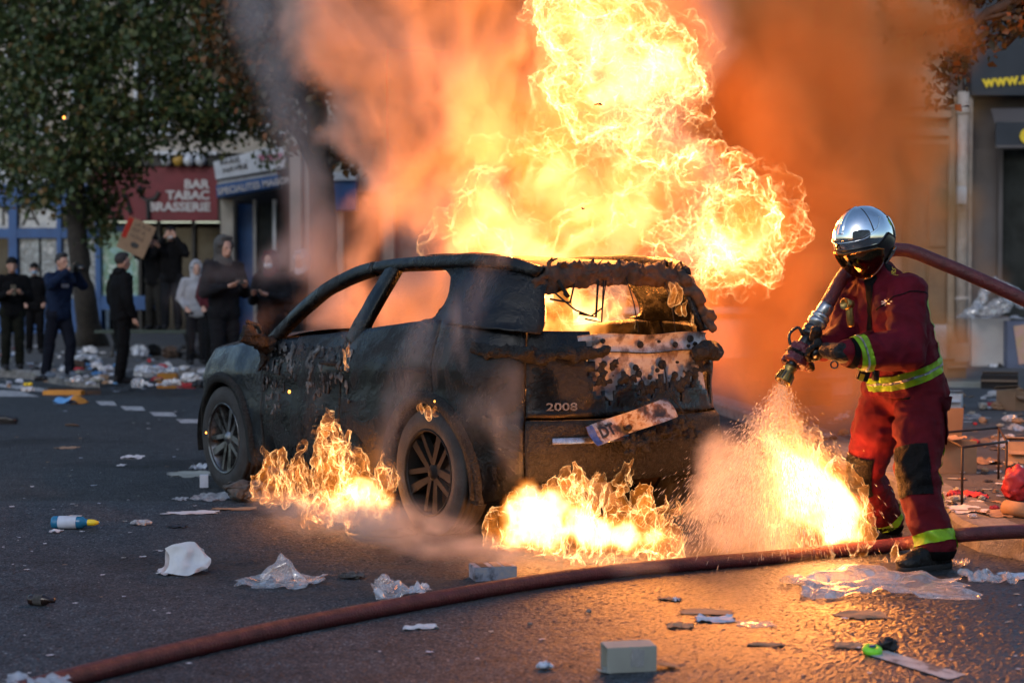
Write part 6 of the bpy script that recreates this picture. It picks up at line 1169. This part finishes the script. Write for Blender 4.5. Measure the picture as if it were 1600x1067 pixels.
def carton(name, label, cat, px, py, w_, d_, h, mat, rz=0., z=0., flaps=True, group=None, inside=None, tilt=0.):
    B = G(px, py, z); t = thing(name, label, cat, B, rz, group); t.rotation_euler = (0, tilt, rz); th = .005
    for (c, dim) in (((0, -d_/2, h/2), (w_, th, h)), ((0, d_/2, h/2), (w_, th, h)), ((-w_/2, 0, h/2), (th, d_-2*th, h)), ((w_/2, 0, h/2), (th, d_-2*th, h))): MB().box(c, dim).build('side_panel', mat, t)
    MB().box((0, 0, th), (w_-.02, d_-.02, th)).build('base_panel', inside or mat, t)
    if flaps:
        for s in (1, -1): MB().box((0, s*(d_/2+h*.12), h+.04*s-.02), (w_*.98, h*.34, th), Matrix.Rotation(s*R(-28), 3, 'X')).build('flap', inside or mat, t)
    return t
# foreground
b = thing('plastic_bottle', 'blue plastic bottle with yellow cap lying on the asphalt at left', 'bottle', G(118, 828), R(-4)); q = Matrix.Translation((0, 0, .038)) @ Matrix.Rotation(R(90), 4, 'Y')
MB().lathe([(0, -.135), (.033, -.135), (.037, -.125), (.037, .03), (.034, .045), (.022, .06), (.018, .075), (.018, .10), (0, .10)], 24, q).build('bottle_body', M_teal, b, True); MB().lathe([(.0185, .072), (.019, .075), (.019, .10), (.017, .112), (.008, .135), (0, .137)], 18, q).build('cap', M_yel, b, True); MB().lathe([(.0375, -.095), (.0378, -.094), (.0378, .01), (.0375, .011)], 24, q).build('bottle_label', M_paperb, b, True); MB().box((0, -.0, .0765), (.07, .03, .002)).build('printed_panel', M_paper, b)
sheet('paper_scrap', 'pale paper scrap under the end of the blue bottle', 'paper', 87, 832, 20, 6, M_paper, 3)
# white paper bag, folded open
Bg = G(288, 898); bgt = thing('paper_bag', 'white crumpled paper bag standing open on the asphalt', 'bag', Bg, R(4))
def folded(nm, ctl, mat, par, n=26, amp=.010, seed=0):
    c = np.array(ctl, float); m = c.shape[0]; a_ = np.stack([catmull(c[i], n) for i in range(m)]); V = np.stack([catmull(a_[:, j], n) for j in range(n)], 1).reshape(-1, 3)
    r_ = 1-np.abs(perlin(V*11+seed))*2; r2_ = 1-np.abs(perlin(V*19+seed+9))*2; V += vnoise(V*8+seed)*amp*1.9+(r_*amp*1.5+r2_*amp*.7)[:, None]*np.array((.3, -.8, .5)); V[:, 2] = np.maximum(V[:, 2], .003); _, F = grid(V.reshape(n, n, 3)); V2 = V+np.array((0, .002, -.0005)); return mobj(nm, np.concatenate([V, V2]), F+[tuple(i+len(V) for i in f[::-1]) for f in F], mat, par, True)
folded('front_face', [[(-.105, -.03, .004), (-.03, -.055, .004), (.04, -.06, .004), (.105, -.01, .015)], [(-.085, -.01, .03), (-.03, -.03, .045), (.045, -.03, .045), (.118, .01, .05)], [(-.075, .03, .075), (-.02, .01, .10), (.045, .01, .095), (.10, .03, .075)], [(-.10, .05, .105), (-.05, .045, .132), (.03, .05, .128), (.075, .06, .10)]], M_paper, bgt)
folded('back_face', [[(-.11, .0, .004), (-.03, .06, .004), (.04, .09, .004), (.10, .03, .006)], [(-.105, .04, .05), (-.04, .09, .06), (.04, .10, .06), (.10, .05, .05)], [(-.10, .055, .105), (-.05, .085, .120), (.03, .09, .12), (.075, .065, .10)]], M_paper, bgt, seed=4)
o = sheet('lip', None, None, 268, 895, 40, 12, M_paper, 5); o.location -= Bg; o.parent = bgt
o = sheet('plastic_sheet', 'clear plastic bag with a raised fold in front of the car', 'bag', 440, 912, 132, 20, M_film, 12, R(-10)); Bp = o.location
pk_ = [(405, 907, 0), (452, 868, 0), (480, 905, 0)]; V = np.array([(Bp+Vector((x, y, z)))[:] for x, y, z in [(-.10, -.02, .01), (-.04, .04, .10), (.0, .01, .155), (.035, -.03, .11), (.09, -.06, .02), (.05, .05, .03), (-.02, .08, .03), (.02, -.05, .04)]])-np.array(Bp)
soft('raised_fold', [('c', (-.08, 0, .01), .018, (.0, .01, .125), .012), ('c', (.0, .01, .125), .012, (.10, -.04, .01), .02), ('e', (0, 0, .05), (.05, .03, .06))], .008, 2, M_film, o, lambda v, n: v+vnoise(v*18)*.018)
o = sheet('plastic_sheet', 'crumpled clear plastic wrapper lying against the hose', 'wrapper', 626, 932, 84, 16, M_film, 26, R(5), rough=1.3)
lump('plastic_wrapper', 'upright crumple of shiny plastic film beside the hose', 'wrapper', 600, 930, 30, 30, M_film, 3, amp=.5)
M_gb = pbr('sooty_blue_grey_card', (.20, .22, .28), .7, scale=14, stops=[(.35, (.05, .05, .06)), (.5, (.22, .24, .30)), (.68, (.34, .30, .28))]); c_ = carton('carton', 'flat grey blue carton scorched on top beside the hose', 'box', 770, 905, .20, .14, .062, M_gb, R(14), flaps=False); MB().box((0, 0, .062), (.198, .138, .006)).build('lid', M_gb, c_)
for x in (-.055, .01, .06): MB().box((x, 0, .066), (.035, .136, .003), Matrix.Rotation(.1*x, 3, 'Z')).build('charred_strip', [M_wood, M_kraft, M_wood][int((x+.06)*16) % 3], c_)
bxc = thing('cardboard_box', 'grey green cardboard box lying open at the bottom of the picture', 'box', G(982, 1048), R(12)); w_, d_, h_ = .185, .09, .092
for nm, c, dim, rt in (('front_panel', (0, -d_/2, h_/2), (w_, .004, h_), 0), ('top_panel', (0, 0, h_), (w_, d_, .004), R(3)), ('back_panel', (0, d_/2, h_/2), (w_, .004, h_), 0), ('base_panel', (0, 0, .004), (w_, d_, .004), 0)): MB().box(c, dim, Matrix.Rotation(rt, 3, 'X')).build(nm, M_greybd, bxc)
MB().box((-w_/2-.012, -d_*.45, .008), (.05, .04, .003), Matrix.Rotation(R(14), 3, 'Y')).build('flap', M_greybd, bxc); MB().box((w_/2+.045, -.01, .016), (.09, .07, .003), Matrix.Rotation(R(12), 3, 'Y')).build('flap', M_kraft, bxc); MB().box((.02, -d_/2-.0035, h_*.55), (.05, .001, h_*.7), Matrix.Rotation(R(6), 3, 'Y')).build('tape', M_film, bxc)
S4 = [('paper_strip', 'torn white paper strip with a red end on the near asphalt', 'paper', 658, 983, 56, 6, M_paper, 5, R(12)), ('paper_ball', None, None, 0, 0, 0, 0, None), ('paper_scrap', 'orange lit paper lump left of the bluish paper', 'paper', 1062, 981, 44, 9, M_kraft, 6, 0), ('paper_sheet', 'bluish white crumpled paper between brown scraps', 'paper', 1118, 971, 66, 9, M_paperb, 8, R(4)), ('cardboard_piece', 'flat torn brown cardboard behind the bluish paper', 'cardboard', 1105, 959, 84, 9, M_kraft, 2, R(-8)), ('plastic_sheet', 'brownish plastic film right of the bluish paper', 'wrapper', 1180, 978, 60, 10, M_film, 3, 0), ('paper_strip', 'thin brown strip lying right of the cardboard box', 'paper', 1195, 1010, 58, 5, M_kraft, 3, R(-3)), ('paper_sheet', 'pale brown paper sheet below the big plastic sheet', 'paper', 1348, 963, 82, 13, M_kraft, 4, R(8)), ('paper_sheet', 'buff paper square beside the neon green lid', 'paper', 1322, 1011, 46, 11, M_kraft, 3, R(-6)), ('paper_scrap', 'small foil scrap with a brown tail above the bluish paper', 'paper', 1047, 938, 34, 5, M_kraft, 4, 0), ('foil_scrap', 'tiny silver foil twist beside the brown scrap', 'foil', 1057, 940, 12, 4, M_paperb, 6, 0),
  ('paper_scrap', 'crumpled receipt lying on the road at the left', 'paper', 208, 715, 32, 5, M_paper, 4, 0), ('paper_strip', 'pinkish stick of card on the far left road', 'card', 104, 700, 32, 3, M_kraft, 2, 0), ('paper_scrap', 'small white card on the road below the dashes', 'card', 190, 727, 14, 4, M_paper, 2, 0), ('cardboard_piece', 'grey flattened cardboard beside the front wheel', 'cardboard', 297, 741, 66, 9, M_greybd, 3, R(8)), ('plastic_bag', 'blue white plastic bag on the grey cardboard', 'bag', 312, 731, 30, 6, M_bagw, 10, 0), ('cloth_rag', 'pinkish dirty rag in front of the front wheel', 'rag', 330, 778, 56, 14, M_bagw, 9, 0), ('paper_strip', 'long white strip of plastic on the road before the wheel', 'strip', 300, 803, 88, 5, M_paper, 3, R(7)), ('paper_strip', 'second pale strip lying towards the sill flames', 'strip', 365, 797, 70, 4, M_kraft, 3, R(-2)), ('plastic_bag', 'small white plastic scrap left of the rag', 'bag', 282, 780, 22, 5, M_bagw, 5, 0), ('rubber_strip', 'black rubber strip lying flat on the road', 'strip', 277, 825, 32, 4, M_bin, 3, R(3)),
  ('plastic_sheet', 'huge clear plastic sheet spread at the fireman\'s feet', 'sheet', 1370, 922, 285, 36, M_film, 26, R(-9)), ('paper_scrap', 'crushed pale cup by the kerb behind the boot', 'cup', 1525, 905, 46, 14, M_bagw, 16, 0), ('plastic_wrapper', 'clear crumpled wrapper right of the crushed cup', 'wrapper', 1560, 908, 50, 14, M_film, 18, 0), ('paper_sheet', 'pale green paper scrap near the right edge by the kerb', 'paper', 1588, 903, 50, 10, M_paperb, 7, 0), ('plastic_sheet', 'wisp of film on the kerb beside the boot', 'wrapper', 1500, 884, 22, 10, M_film, 18, 0)]
for s in S4:
    if s[7 if s[1] else 1]: sheet(s[0], s[1], s[2], *s[3:7], s[7], s[8], s[9], n=30 if s[5] > 120 else 16)
lump('paper_ball', 'small pale crumpled ball left of the cardboard box', 'paper', 851, 1047, 24, 13, M_paperb, 2, amp=.4); lump('stone', 'small grey stone on the glowing wet asphalt', 'stone', 920, 960, 10, 7, M_kerb, 4); lump('stone', 'small stone near the white paper strip', 'stone', 828, 979, 9, 6, M_kerb, 6)
lid = thing('plastic_cover', 'neon green plastic lid at the bottom right', 'lid', G(1362, 1024), R(20)); MB().lathe([(.002, .0), (.034, .004), (.038, .014), (.036, .026), (.03, .03), (.015, .031), (.012, .022), (0, .02)], 24, Matrix.Rotation(R(14), 4, 'X')).build('lid_shell', M_neon, lid, True); MB().box((0, -.004, .032), (.022, .012, .008)).build('catch', M_blue, lid)
lump('plastic_lump', 'black melted plastic lump behind the neon green lid', 'plastic', 1386, 1018, 34, 22, M_bin, 7, amp=.3)
bt_ = thing('glass_bottle', 'small brown glass bottle lying near the left edge', 'bottle', G(66, 948), R(-14)); q = Matrix.Translation((0, 0, .024)) @ Matrix.Rotation(R(90), 4, 'Y'); MB().lathe([(0, -.06), (.022, -.06), (.024, -.055), (.024, .015), (.012, .035), (.010, .06), (0, .06)], 18, q).build('bottle_body', M_brownglass, bt_, True); MB().lathe([(.0245, -.035), (.0247, .005), (.0245, .006)], 18, q).build('bottle_label', M_ash, bt_, True)
lump('crumbs', 'heap of pinkish crushed crumbs right of the blue bottle', 'crumbs', 220, 821, 34, 8, M_bagw, 5, amp=.5)
c_ = carton('small_box', 'small white box standing against the front tyre', 'box', 319, 761, .055, .05, .085, M_paperb, R(10), flaps=False); MB().box((0, 0, .086), (.055, .05, .004)).build('lid', M_paperb, c_)
lump('burnt_lump', 'charred lump of plastic lying in front of the sill flames', 'debris', 388, 783, 74, 32, M_ash, 9, amp=.35); lump('burnt_lump', 'black burnt lump inside the sill flames', 'debris', 505, 800, 60, 40, M_char, 12, amp=.35)
lump('soot_pile', 'low dark heap of soot on the road by the rear tyre', 'debris', 600, 836, 120, 20, M_ash, 15, amp=.3); lump('burnt_lump', 'small black cinder heap in front of the rear wheel', 'debris', 550, 905, 38, 10, M_ash, 17, amp=.4)
sheet('plastic_sheet', 'crumpled pale plastic lying over the hose at the bottom left corner', 'wrapper', 62, 1070, 105, 14, M_bagw, 22, R(8), z=.05)
# far left road
lump('dark_glove', 'crumpled black glove on the island behind the white line', 'glove', 64, 596, 22, 10, M_bin, 3, .126, amp=.4)
o = thing('crisp_packet', 'blue and orange crisp packet lying on the road at left', 'packet', G(111, 630), R(-6)); w_ = .36
for x0, x1, m_ in ((-.5, .06, M_lblue), (.06, .5, M_orange)):
    U, W_ = np.meshgrid(np.linspace(x0, x1, 8), np.linspace(-.5, .5, 8), indexing='ij'); V = np.stack([U*w_, W_*.26, .02+.07*(1-4*W_*W_)*(1-3.2*U*U)+.02*np.sin(U*9)], -1).reshape(-1, 3); V += vnoise(V*9)*.02; V[:, 2] = np.maximum(V[:, 2], .004); _, F = grid(V.reshape(8, 8, 3)); V2 = V*np.array((1, 1, 0))+np.array((0, 0, .002)); mobj('blue_half' if x0 < 0 else 'orange_half', np.concatenate([V, V2]), F+[tuple(i+64 for i in f[::-1]) for f in F], m_, o, True)
MB().box((.03, -.02, .075), (.09, .05, .004)).build('print_patch', M_yel, o)
c_ = carton('flat_box', 'long flat orange and brown box behind the crisp packet', 'box', 100, 617, .50, .16, .06, M_orange, R(-5), flaps=True, inside=M_wood); carton('flat_box', 'flattened brown carton right of the crisp packet', 'box', 146, 616, .18, .10, .05, M_wood, R(12))
st_ = thing('stick', 'short dark charred stick on the road at left', 'stick', G(113, 666), R(-28)); MB().tube([(-.09, 0, .012), (0, .01, .016), (.09, -.005, .010)], [.012, .014, .008], 7).build('wood', M_wood, st_, True)
shoe = thing('shoe', 'dark shoe with pale sock poking in at the left edge', 'shoe', G(2, 662), R(2)); soft('upper', [('c', (-.20, 0, .05), .05, (.06, 0, .045), .045), ('e', (.11, 0, .04), (.07, .045, .035)), ('c', (-.18, 0, .08), .05, (-.06, 0, .08), .04)], .012, 2, M_bin, shoe); soft('sock', [('c', (-.16, 0, .10), .04, (-.07, 0, .105), .032)], .01, 2, M_paperb, shoe); soft('sole', [('c', (-.2, 0, .012), .045, (.12, 0, .012), .045)], .012, 1, M_sole, shoe, lambda v, n: np.stack([v[:, 0], v[:, 1], np.clip(v[:, 2], .002, .022)], 1))
# litter along the left pavement: each piece by itself
g_ = random.Random(42); pal = [(M_paper, 'white'), (M_paperb, 'bluish'), (M_kraft, 'brown'), (M_bagw, 'translucent'), (M_greybd, 'grey'), (M_redp, 'red'), (M_lblue, 'blue'), (M_bin, 'black')]
for nm, lb, ct, px, py, w_, h_, m_ in [('plastic_bag', 'puffed white plastic bag at the feet of the youth in black', 'bag', 228, 590, 34, 20, M_bagw), ('plastic_bag', 'white plastic bag left of the orange carton', 'bag', 246, 588, 26, 18, M_bagw), ('plastic_bag', 'pinkish plastic bag in front of the youth in black', 'bag', 215, 606, 22, 16, M_film), ('paper_bundle', 'red and white crumpled packet on top of the rubbish heap', 'packet', 252, 582, 24, 14, M_redp), ('plastic_bag', 'white bag on top of the orange carton', 'bag', 268, 588, 22, 16, M_bagw), ('paper_bundle', 'white crushed packet near the car\'s front bumper', 'packet', 298, 598, 30, 16, M_paper), ('rag', 'dark lump of cloth beside the car\'s front bumper', 'rag', 310, 606, 22, 12, M_bin), ('bin_bag', 'dark rubbish bag in the smoke behind the bonnet', 'bag', 300, 560, 44, 22, M_bin), ('rag', 'rusty brown rag under the bench', 'rag', 267, 560, 26, 20, M_wood), ('packet', 'blue and white packet under the bench', 'packet', 218, 557, 26, 20, M_paperb), ('packet', 'black packet left of the brown rag', 'packet', 238, 556, 26, 18, M_bin), ('paper_bundle', 'white crumpled paper by the tree foot', 'paper', 141, 552, 24, 12, M_paper), ('plastic_bag', 'bluish plastic bag beside the tree', 'bag', 132, 566, 36, 14, M_bagw), ('rag', 'brown lump of rubbish behind the cameraman', 'rag', 118, 576, 30, 14, M_wood), ('paper_bundle', 'white packet between cameraman and youth', 'paper', 165, 582, 24, 12, M_paper), ('paper_bundle', 'small white lump behind the cameraman\'s shoes', 'paper', 150, 575, 16, 10, M_paper), ('cup', 'white crushed cup at the left edge of the island', 'cup', 44, 612, 20, 8, M_paper), ('packet', 'yellow white packet on the island edge', 'packet', 44, 603, 14, 6, M_yel)]:
    lump(nm, lb, ct, px, py, w_, h_, m_, px*.37, .126, amp=.4)
carton('carton', 'orange carton with white print in the rubbish heap', 'box', 262, 606, .26, .2, .20, M_orange, R(4), 0.0, flaps=False, inside=M_redp); carton('carton', 'red and white cardboard carton beside the bumper', 'box', 294, 606, .26, .2, .10, M_redp, R(-6), 0.0)
NEAR = [(60, 560, 'by the masked person at the left'), (15, 580, 'at the feet of the bearded person at the left edge'), (92, 585, 'round the cameraman'), (143, 545, 'at the foot of the dark tree'), (190, 595, 'at the feet of the youth in black'), (236, 545, 'under the bench'), (262, 595, 'round the orange carton'), (300, 600, 'near the front bumper'), (300, 560, 'in the smoke behind the bonnet'), (165, 575, 'between cameraman and youth'), (111, 630, 'near the crisp packet'), (40, 610, 'on the island edge'), (340, 545, 'below the tall hooded person'), (208, 715, 'near the crumpled receipt'), (118, 825, 'near the blue bottle'), (330, 780, 'near the pinkish rag'), (66, 945, 'near the brown glass bottle'), (288, 880, 'near the white paper bag'), (440, 900, 'near the clear bag with the fold'), (626, 925, 'near the wrapper by the hose'), (658, 983, 'near the white strip with the red end'), (851, 1047, 'near the small paper ball'), (300, 960, 'along the upper side of the hose'), (450, 1030, 'below the hose'), (80, 1050, 'where the hose leaves the picture'), (250, 670, 'by the broken white line'), (30, 680, 'near the shoe at the left edge'), (60, 760, 'on the open road above the blue bottle'), (180, 900, 'on the open road between bottle and paper bag'), (1490, 700, 'behind the fireman\'s pocket'), (1520, 780, 'under the metal frame'), (1580, 698, 'round the white bags at the right edge'), (1562, 606, 'near the open dark box'), (1512, 652, 'beside the strip of clear film'), (1590, 780, 'beside the red bag'), (1500, 595, 'in front of the pale crate'), (1545, 690, 'by the torn cardboard'), (1260, 620, 'in the orange smoke behind the nozzle'), (1300, 660, 'behind the fireman\'s knee'), (1230, 680, 'behind the water spray'), (1310, 610, 'under the fireman\'s gloves'), (1348, 963, 'near the pale brown sheet'), (1362, 1012, 'near the neon green cover'), (1430, 1040, 'by the white road strip'), (1370, 930, 'along the big plastic sheet'), (1540, 940, 'in front of the kerb'), (1230, 1000, 'near the thin brown strip'), (1560, 1020, 'in the bottom right corner')]
def near_what(px, py): return min(NEAR, key=lambda q: (q[0]-px)**2+4*(q[1]-py)**2)[2]
base = {}
def scrap(px, py, wpx, z, mi, dark=False):
    m_, cn = pal[mi]; key = (mi, g_.randrange(3))
    if key not in base:
        o = sheet('paper_scrap', '', None, 800, 700, 20, 9, m_, 4, n=5); base[key] = o; first = True
    else:
        o = base[key].copy(); C.objects.link(o); first = False
    B = G(px, py, z); o.location = B; s = wpx*B.y/(20*G(800, 700).y); o.scale = (s, s*g_.uniform(.5, 1.1), s*g_.uniform(.5, 1.5)); o.rotation_euler = (0, 0, g_.uniform(0, 6.28))
    return o, ('tiny ', 'small ', 'larger ')[0 if wpx < 6 else 1 if wpx < 10 else 2]+'scrap of '+cn, near_what(px, py)
for k in range(110):
    px, py = g_.uniform(-10, 345), g_.uniform(538, 612); o, cn, nw = scrap(px, py, g_.choice((5, 6, 8, 10, 13)), .128 if py < 596 else .004, g_.choice((0, 0, 0, 1, 1, 2, 3, 4, 4, 5, 6, 7)))
    tag(o, cn+' litter '+nw, 'litter', cn+' litter '+nw)
for k in range(75):
    py = 640+430*g_.random()**1.3; px = g_.uniform(0, 900 if py > 900 else 330); o, cn, nw = scrap(px, py, g_.uniform(3, 8)*(.7+(py-640)/700), .004, g_.choice((0, 0, 1, 4, 2, 0)))
    tag(o, cn+' paper '+nw, 'litter', cn+' paper '+nw)
for k in range(70):
    py = g_.uniform(585, 800); px = g_.uniform(1475+(800-py)*-.15, 1600); o, cn, nw = scrap(px, py, g_.uniform(5, 15), .13, g_.choice((0, 0, 2, 2, 2, 3, 4, 7)))
    tag(o, cn+' litter '+nw, 'litter', cn+' litter '+nw)
for k in range(45):
    py = g_.uniform(600, 690); px = g_.uniform(1215, 1330); o, cn, nw = scrap(px, py, g_.uniform(5, 13), .13, g_.choice((0, 2, 2, 4, 3)))
    tag(o, cn+' litter '+nw, 'litter', cn+' litter '+nw)
for k in range(24):
    py = g_.uniform(925, 1060); px = g_.uniform(1200, 1600); o, cn, nw = scrap(px, py, g_.uniform(4, 9), .004, g_.choice((0, 2, 4)))
    tag(o, cn+' paper '+nw, 'litter', cn+' paper '+nw)
lumps = {}
def heap(px, py, wpx, z, mi):
    m_, cn = pal[mi]; key = (mi, g_.randrange(2))
    if key not in lumps: o = lump('crumpled_wad', '', None, 300, 650, 26, 13, m_, 3.3*len(lumps), 0, amp=.45, vox=.011); lumps[key] = o
    else: o = lumps[key].copy(); C.objects.link(o)
    B = G(px, py, z); o.location = B; s = wpx*B.y/(26*G(300, 650).y); o.scale = (s, s*g_.uniform(.6, 1.2), s*g_.uniform(.45, 1.2)); o.rotation_euler = (0, 0, g_.uniform(0, 6.28))
    lb = ('small ' if wpx < 10 else 'big ' if wpx > 16 else '')+'lump of '+cn+' rubbish '+near_what(px, py); tag(o, lb, 'rubbish', lb)
for k in range(95): heap(g_.uniform(95, 340), g_.choice((g_.uniform(548, 606), g_.uniform(575, 604))), g_.choice((7, 9, 12, 15, 20)), .127, g_.choice((0, 0, 0, 1, 1, 3, 3, 2, 4, 5, 6, 7)))
for k in range(26): heap(g_.uniform(-10, 95), g_.uniform(552, 606), g_.choice((6, 8, 10, 13)), .127, g_.choice((0, 1, 2, 4, 7)))
for k in range(60): py = g_.uniform(590, 812); heap(g_.uniform(1478, 1605), py, g_.choice((8, 12, 16, 24)), .13, g_.choice((0, 2, 2, 2, 3, 4, 7, 5)))
for k in range(30): heap(g_.uniform(1215, 1330), g_.uniform(600, 690), g_.choice((8, 12, 18)), .13, g_.choice((0, 2, 2, 4, 3, 7)))
# right pavement
PZ = .127
ft = thing('metal_frame', 'bare rusty metal table frame standing in the litter', 'frame', G(1520, 780, PZ), 0); bl = Vector(ft.location); M_rod = pbr('rusty_black_rod', (.05, .03, .022), .6, .4, col2=(.02, .014, .012), scale=20)
cs_ = [G(1503, 790, PZ), G(1572, 778, PZ), G(1560, 748, PZ), G(1462, 760, PZ)]; cs_ = [q-bl for q in cs_]; hgt = .34
for q in cs_: MB().tube([q, q+Vector((0, 0, hgt))], .008, 8).build('leg', M_rod, ft, True)
for i in range(4): MB().tube([cs_[i]+Vector((0, 0, hgt)), cs_[(i+1) % 4]+Vector((0, 0, hgt))], .008, 8).build('top_rail', M_rod, ft, True)
o = sheet('burnt_cloth', 'scorched brown cloth draped over the metal frame', 'cloth', 1480, 770, 60, 9, M_kraft, 6); o.location += Vector((0, .1, hgt+.02))
carton('cardboard_box', 'upright brown cardboard box behind the metal frame', 'box', 1492, 738, .26, .12, .22, M_card, R(5), PZ, flaps=False); p_ = thing('cardboard_sheet', 'pale cardboard sheet standing behind the fireman\'s pocket', 'cardboard', G(1484, 700, PZ), R(6)); MB().box((0, 0, .16), (.20, .008, .32), Matrix.Rotation(R(10), 3, 'X')).build('sheet', M_card, p_)
carton('cardboard_box', 'open dark cardboard box lying on the right pavement', 'box', 1562, 606, .44, .32, .16, M_bin, R(-18), PZ, inside=M_card)
lump('cloth_bag', 'bright red cloth bag at the right edge', 'bag', 1590, 782, 50, 62, M_redp, 4, PZ, amp=.25, vox=.02); lump('red_cloth', 'folded red cloth at the foot of the red bag', 'cloth', 1580, 800, 34, 16, M_redp, 8, PZ, amp=.35)
rl = thing('cardboard_roll', 'ring ended cardboard roll lying beside the red bag', 'roll', G(1593, 808, PZ), R(-60)); MB().lathe([(.022, -.10), (.042, -.10), (.042, .10), (.022, .10)], 22, Matrix.Translation((0, 0, .043)) @ Matrix.Rotation(R(90), 4, 'Y'), close=True).build('tube', M_kraft, rl, True)
for nm, lb, ct, px, py, w_, dp, m_, h_ in [('plastic_sheet', 'long strip of clear film on the right pavement', 'wrapper', 1512, 652, 58, 8, M_film, 4), ('cardboard_piece', 'torn brown cardboard beyond the metal frame', 'cardboard', 1545, 690, 50, 12, M_card, 8), ('cardboard_piece', 'torn brown cardboard lying under the metal frame', 'cardboard', 1535, 722, 46, 12, M_card, 8), ('plastic_bag', 'white crumpled bag at the right edge of the pavement', 'bag', 1580, 698, 60, 16, M_bagw, 14), ('plastic_bag', 'white plastic bag above it at the very right', 'bag', 1595, 672, 34, 12, M_bagw, 14), ('paper_sheet', 'pale papers fanned out under the metal frame', 'paper', 1512, 797, 60, 12, M_paper, 5), ('paper_sheet', 'torn newspaper right of the frame\'s near leg', 'paper', 1556, 803, 54, 12, M_kraft, 5), ('packet', 'red packet under the metal frame', 'packet', 1520, 775, 40, 9, M_redp, 7), ('plastic_bag', 'clear bag left of the red packet', 'bag', 1490, 778, 30, 10, M_film, 12), ('paper_sheet', 'white paper lump beside the big pale box', 'paper', 1555, 573, 22, 8, M_paper, 8)]:
    sheet(nm, lb, ct, px, py, w_, dp, m_, h_, z=PZ)
for lb, px, py, w_, d_, h_, m_, rz in [('small brown carton on its own by the doorstep', 1486, 590, .32, .24, .22, M_card, 20), ('flattened grey carton between crate and dark box', 1505, 604, .5, .3, .06, M_greybd, -14), ('open brown carton near the pale strip of film', 1590, 640, .34, .26, .2, M_card, 30), ('white printed carton left of the strip of film', 1484, 640, .24, .2, .16, M_paper, -20), ('brown carton glowing in the smoke behind the nozzle', 1262, 632, .42, .3, .24, M_card, 12), ('pale carton in the orange smoke beside the fireman', 1305, 615, .34, .3, .28, M_paper, -24), ('crushed brown carton behind the water spray', 1232, 665, .3, .22, .12, M_card, 40), ('red and brown carton at the right edge by the bags', 1598, 722, .22, .18, .14, M_kraft, -12)]: carton('carton', lb, 'box', px, py, w_, d_, h_, m_, R(rz), PZ)
pb = thing('pale_crate', 'big pale grey crate at the shop corner in the smoke', 'crate', G(1548, 573, PZ), R(-12)); k = pb.location.y/FPX; MB().box((0, .3, 38*k), (58*k, .5, 75*k)).build('body', pbr('pale_grey_board', (.42, .40, .38), .7, col2=(.33, .31, .30), scale=2), pb); MB().box((.02, .28, 77*k), (50*k, .42, .05)).build('lid', M_wood, pb)
bb = thing('blue_crate', 'slate blue crate with a pink stripe at the right edge', 'crate', G(1606, 575, PZ), R(-6)); MB().box((0, .3, 36*k), (60*k, .5, 72*k)).build('body', pbr('slate_blue_board', (.10, .12, .18), .6, col2=(.08, .09, .14), scale=3), bb); MB().box((-8*k, .043, 36*k), (18*k, .02, 60*k), Matrix.Rotation(R(-8), 3, 'Y')).build('stripe', pbr('pink_stripe', (.50, .28, .24), .6, col2=(.45, .30, .15), scale=5), bb)
o = sheet('plastic_sheet', 'clear torn plastic sheeting heaped on the crates', 'sheet', 1560, 573, 90, 10, M_film, 10, z=PZ); o.location += Vector((0, .35, 75*k)); soft('raised_film', [('c', (-.35, 0, .05), .10, (.05, .05, .62), .05), ('c', (.05, .05, .62), .05, (.5, .05, .25), .12), ('c', (-.1, .1, .1), .12, (.2, .1, .2), .15)], .03, 2, M_film, o, lambda v, n: v+vnoise(v*6)*.06+vnoise(v*16)*.03)
lump('planter', 'dim tree stump like bollard with a round hole by the doorstep', 'bollard', 1478, 562, 34, 60, M_firelit_stone, 3, PZ, amp=.1); carton('carton', 'pale printed carton leaning by the doorstep', 'box', 1462, 565, .28, .2, .62, M_paper, R(20), PZ, flaps=False)
lump('cinder', 'ragged black cinder hanging in the fire glow above the roof', 'cinder', 800, 700, 8, 4, M_bin, 2, amp=.4).location = P(935, 166, 10.2); lump('cinder', 'tiny black cinder drifting left of the larger one over the roof', 'cinder', 800, 700, 5, 3, M_bin, 5, amp=.4).location = P(911, 328, 10.2)
# soot grit: nobody could count it
gg = np.random.default_rng(8); n = 1500; q = np.stack([gg.normal(-.9, 1.3, n), gg.normal(7.9, .9, n)], 1); q = q[(q[:, 1] > 5) & (q[:, 1] < 11)]; n = len(q); r_ = gg.uniform(.0015, .006, n)**1.0
iv, jf = ico(1); V = (iv[None]*np.stack([r_*gg.uniform(.7, 1.6, n), r_, r_*.6], 1)[:, None]+np.concatenate([q, (r_*.4)[:, None]], 1)[:, None]).reshape(-1, 3); F = (np.arange(n)[:, None, None]*len(iv)+np.array(jf)).reshape(-1, 3); tag(mobj('soot_grit', V, F, M_ash), kind='stuff')
# things on the near road rest on the chippings, not on the sheet below them
for o in list(C.objects):
    if o.parent is None and 'category' in o and -.01 < o.location.z < .02 and 4.6 < o.location.y < 10.8 and o['category'] not in ('car', 'person', 'fire', 'hose'): o.location.z += .0065
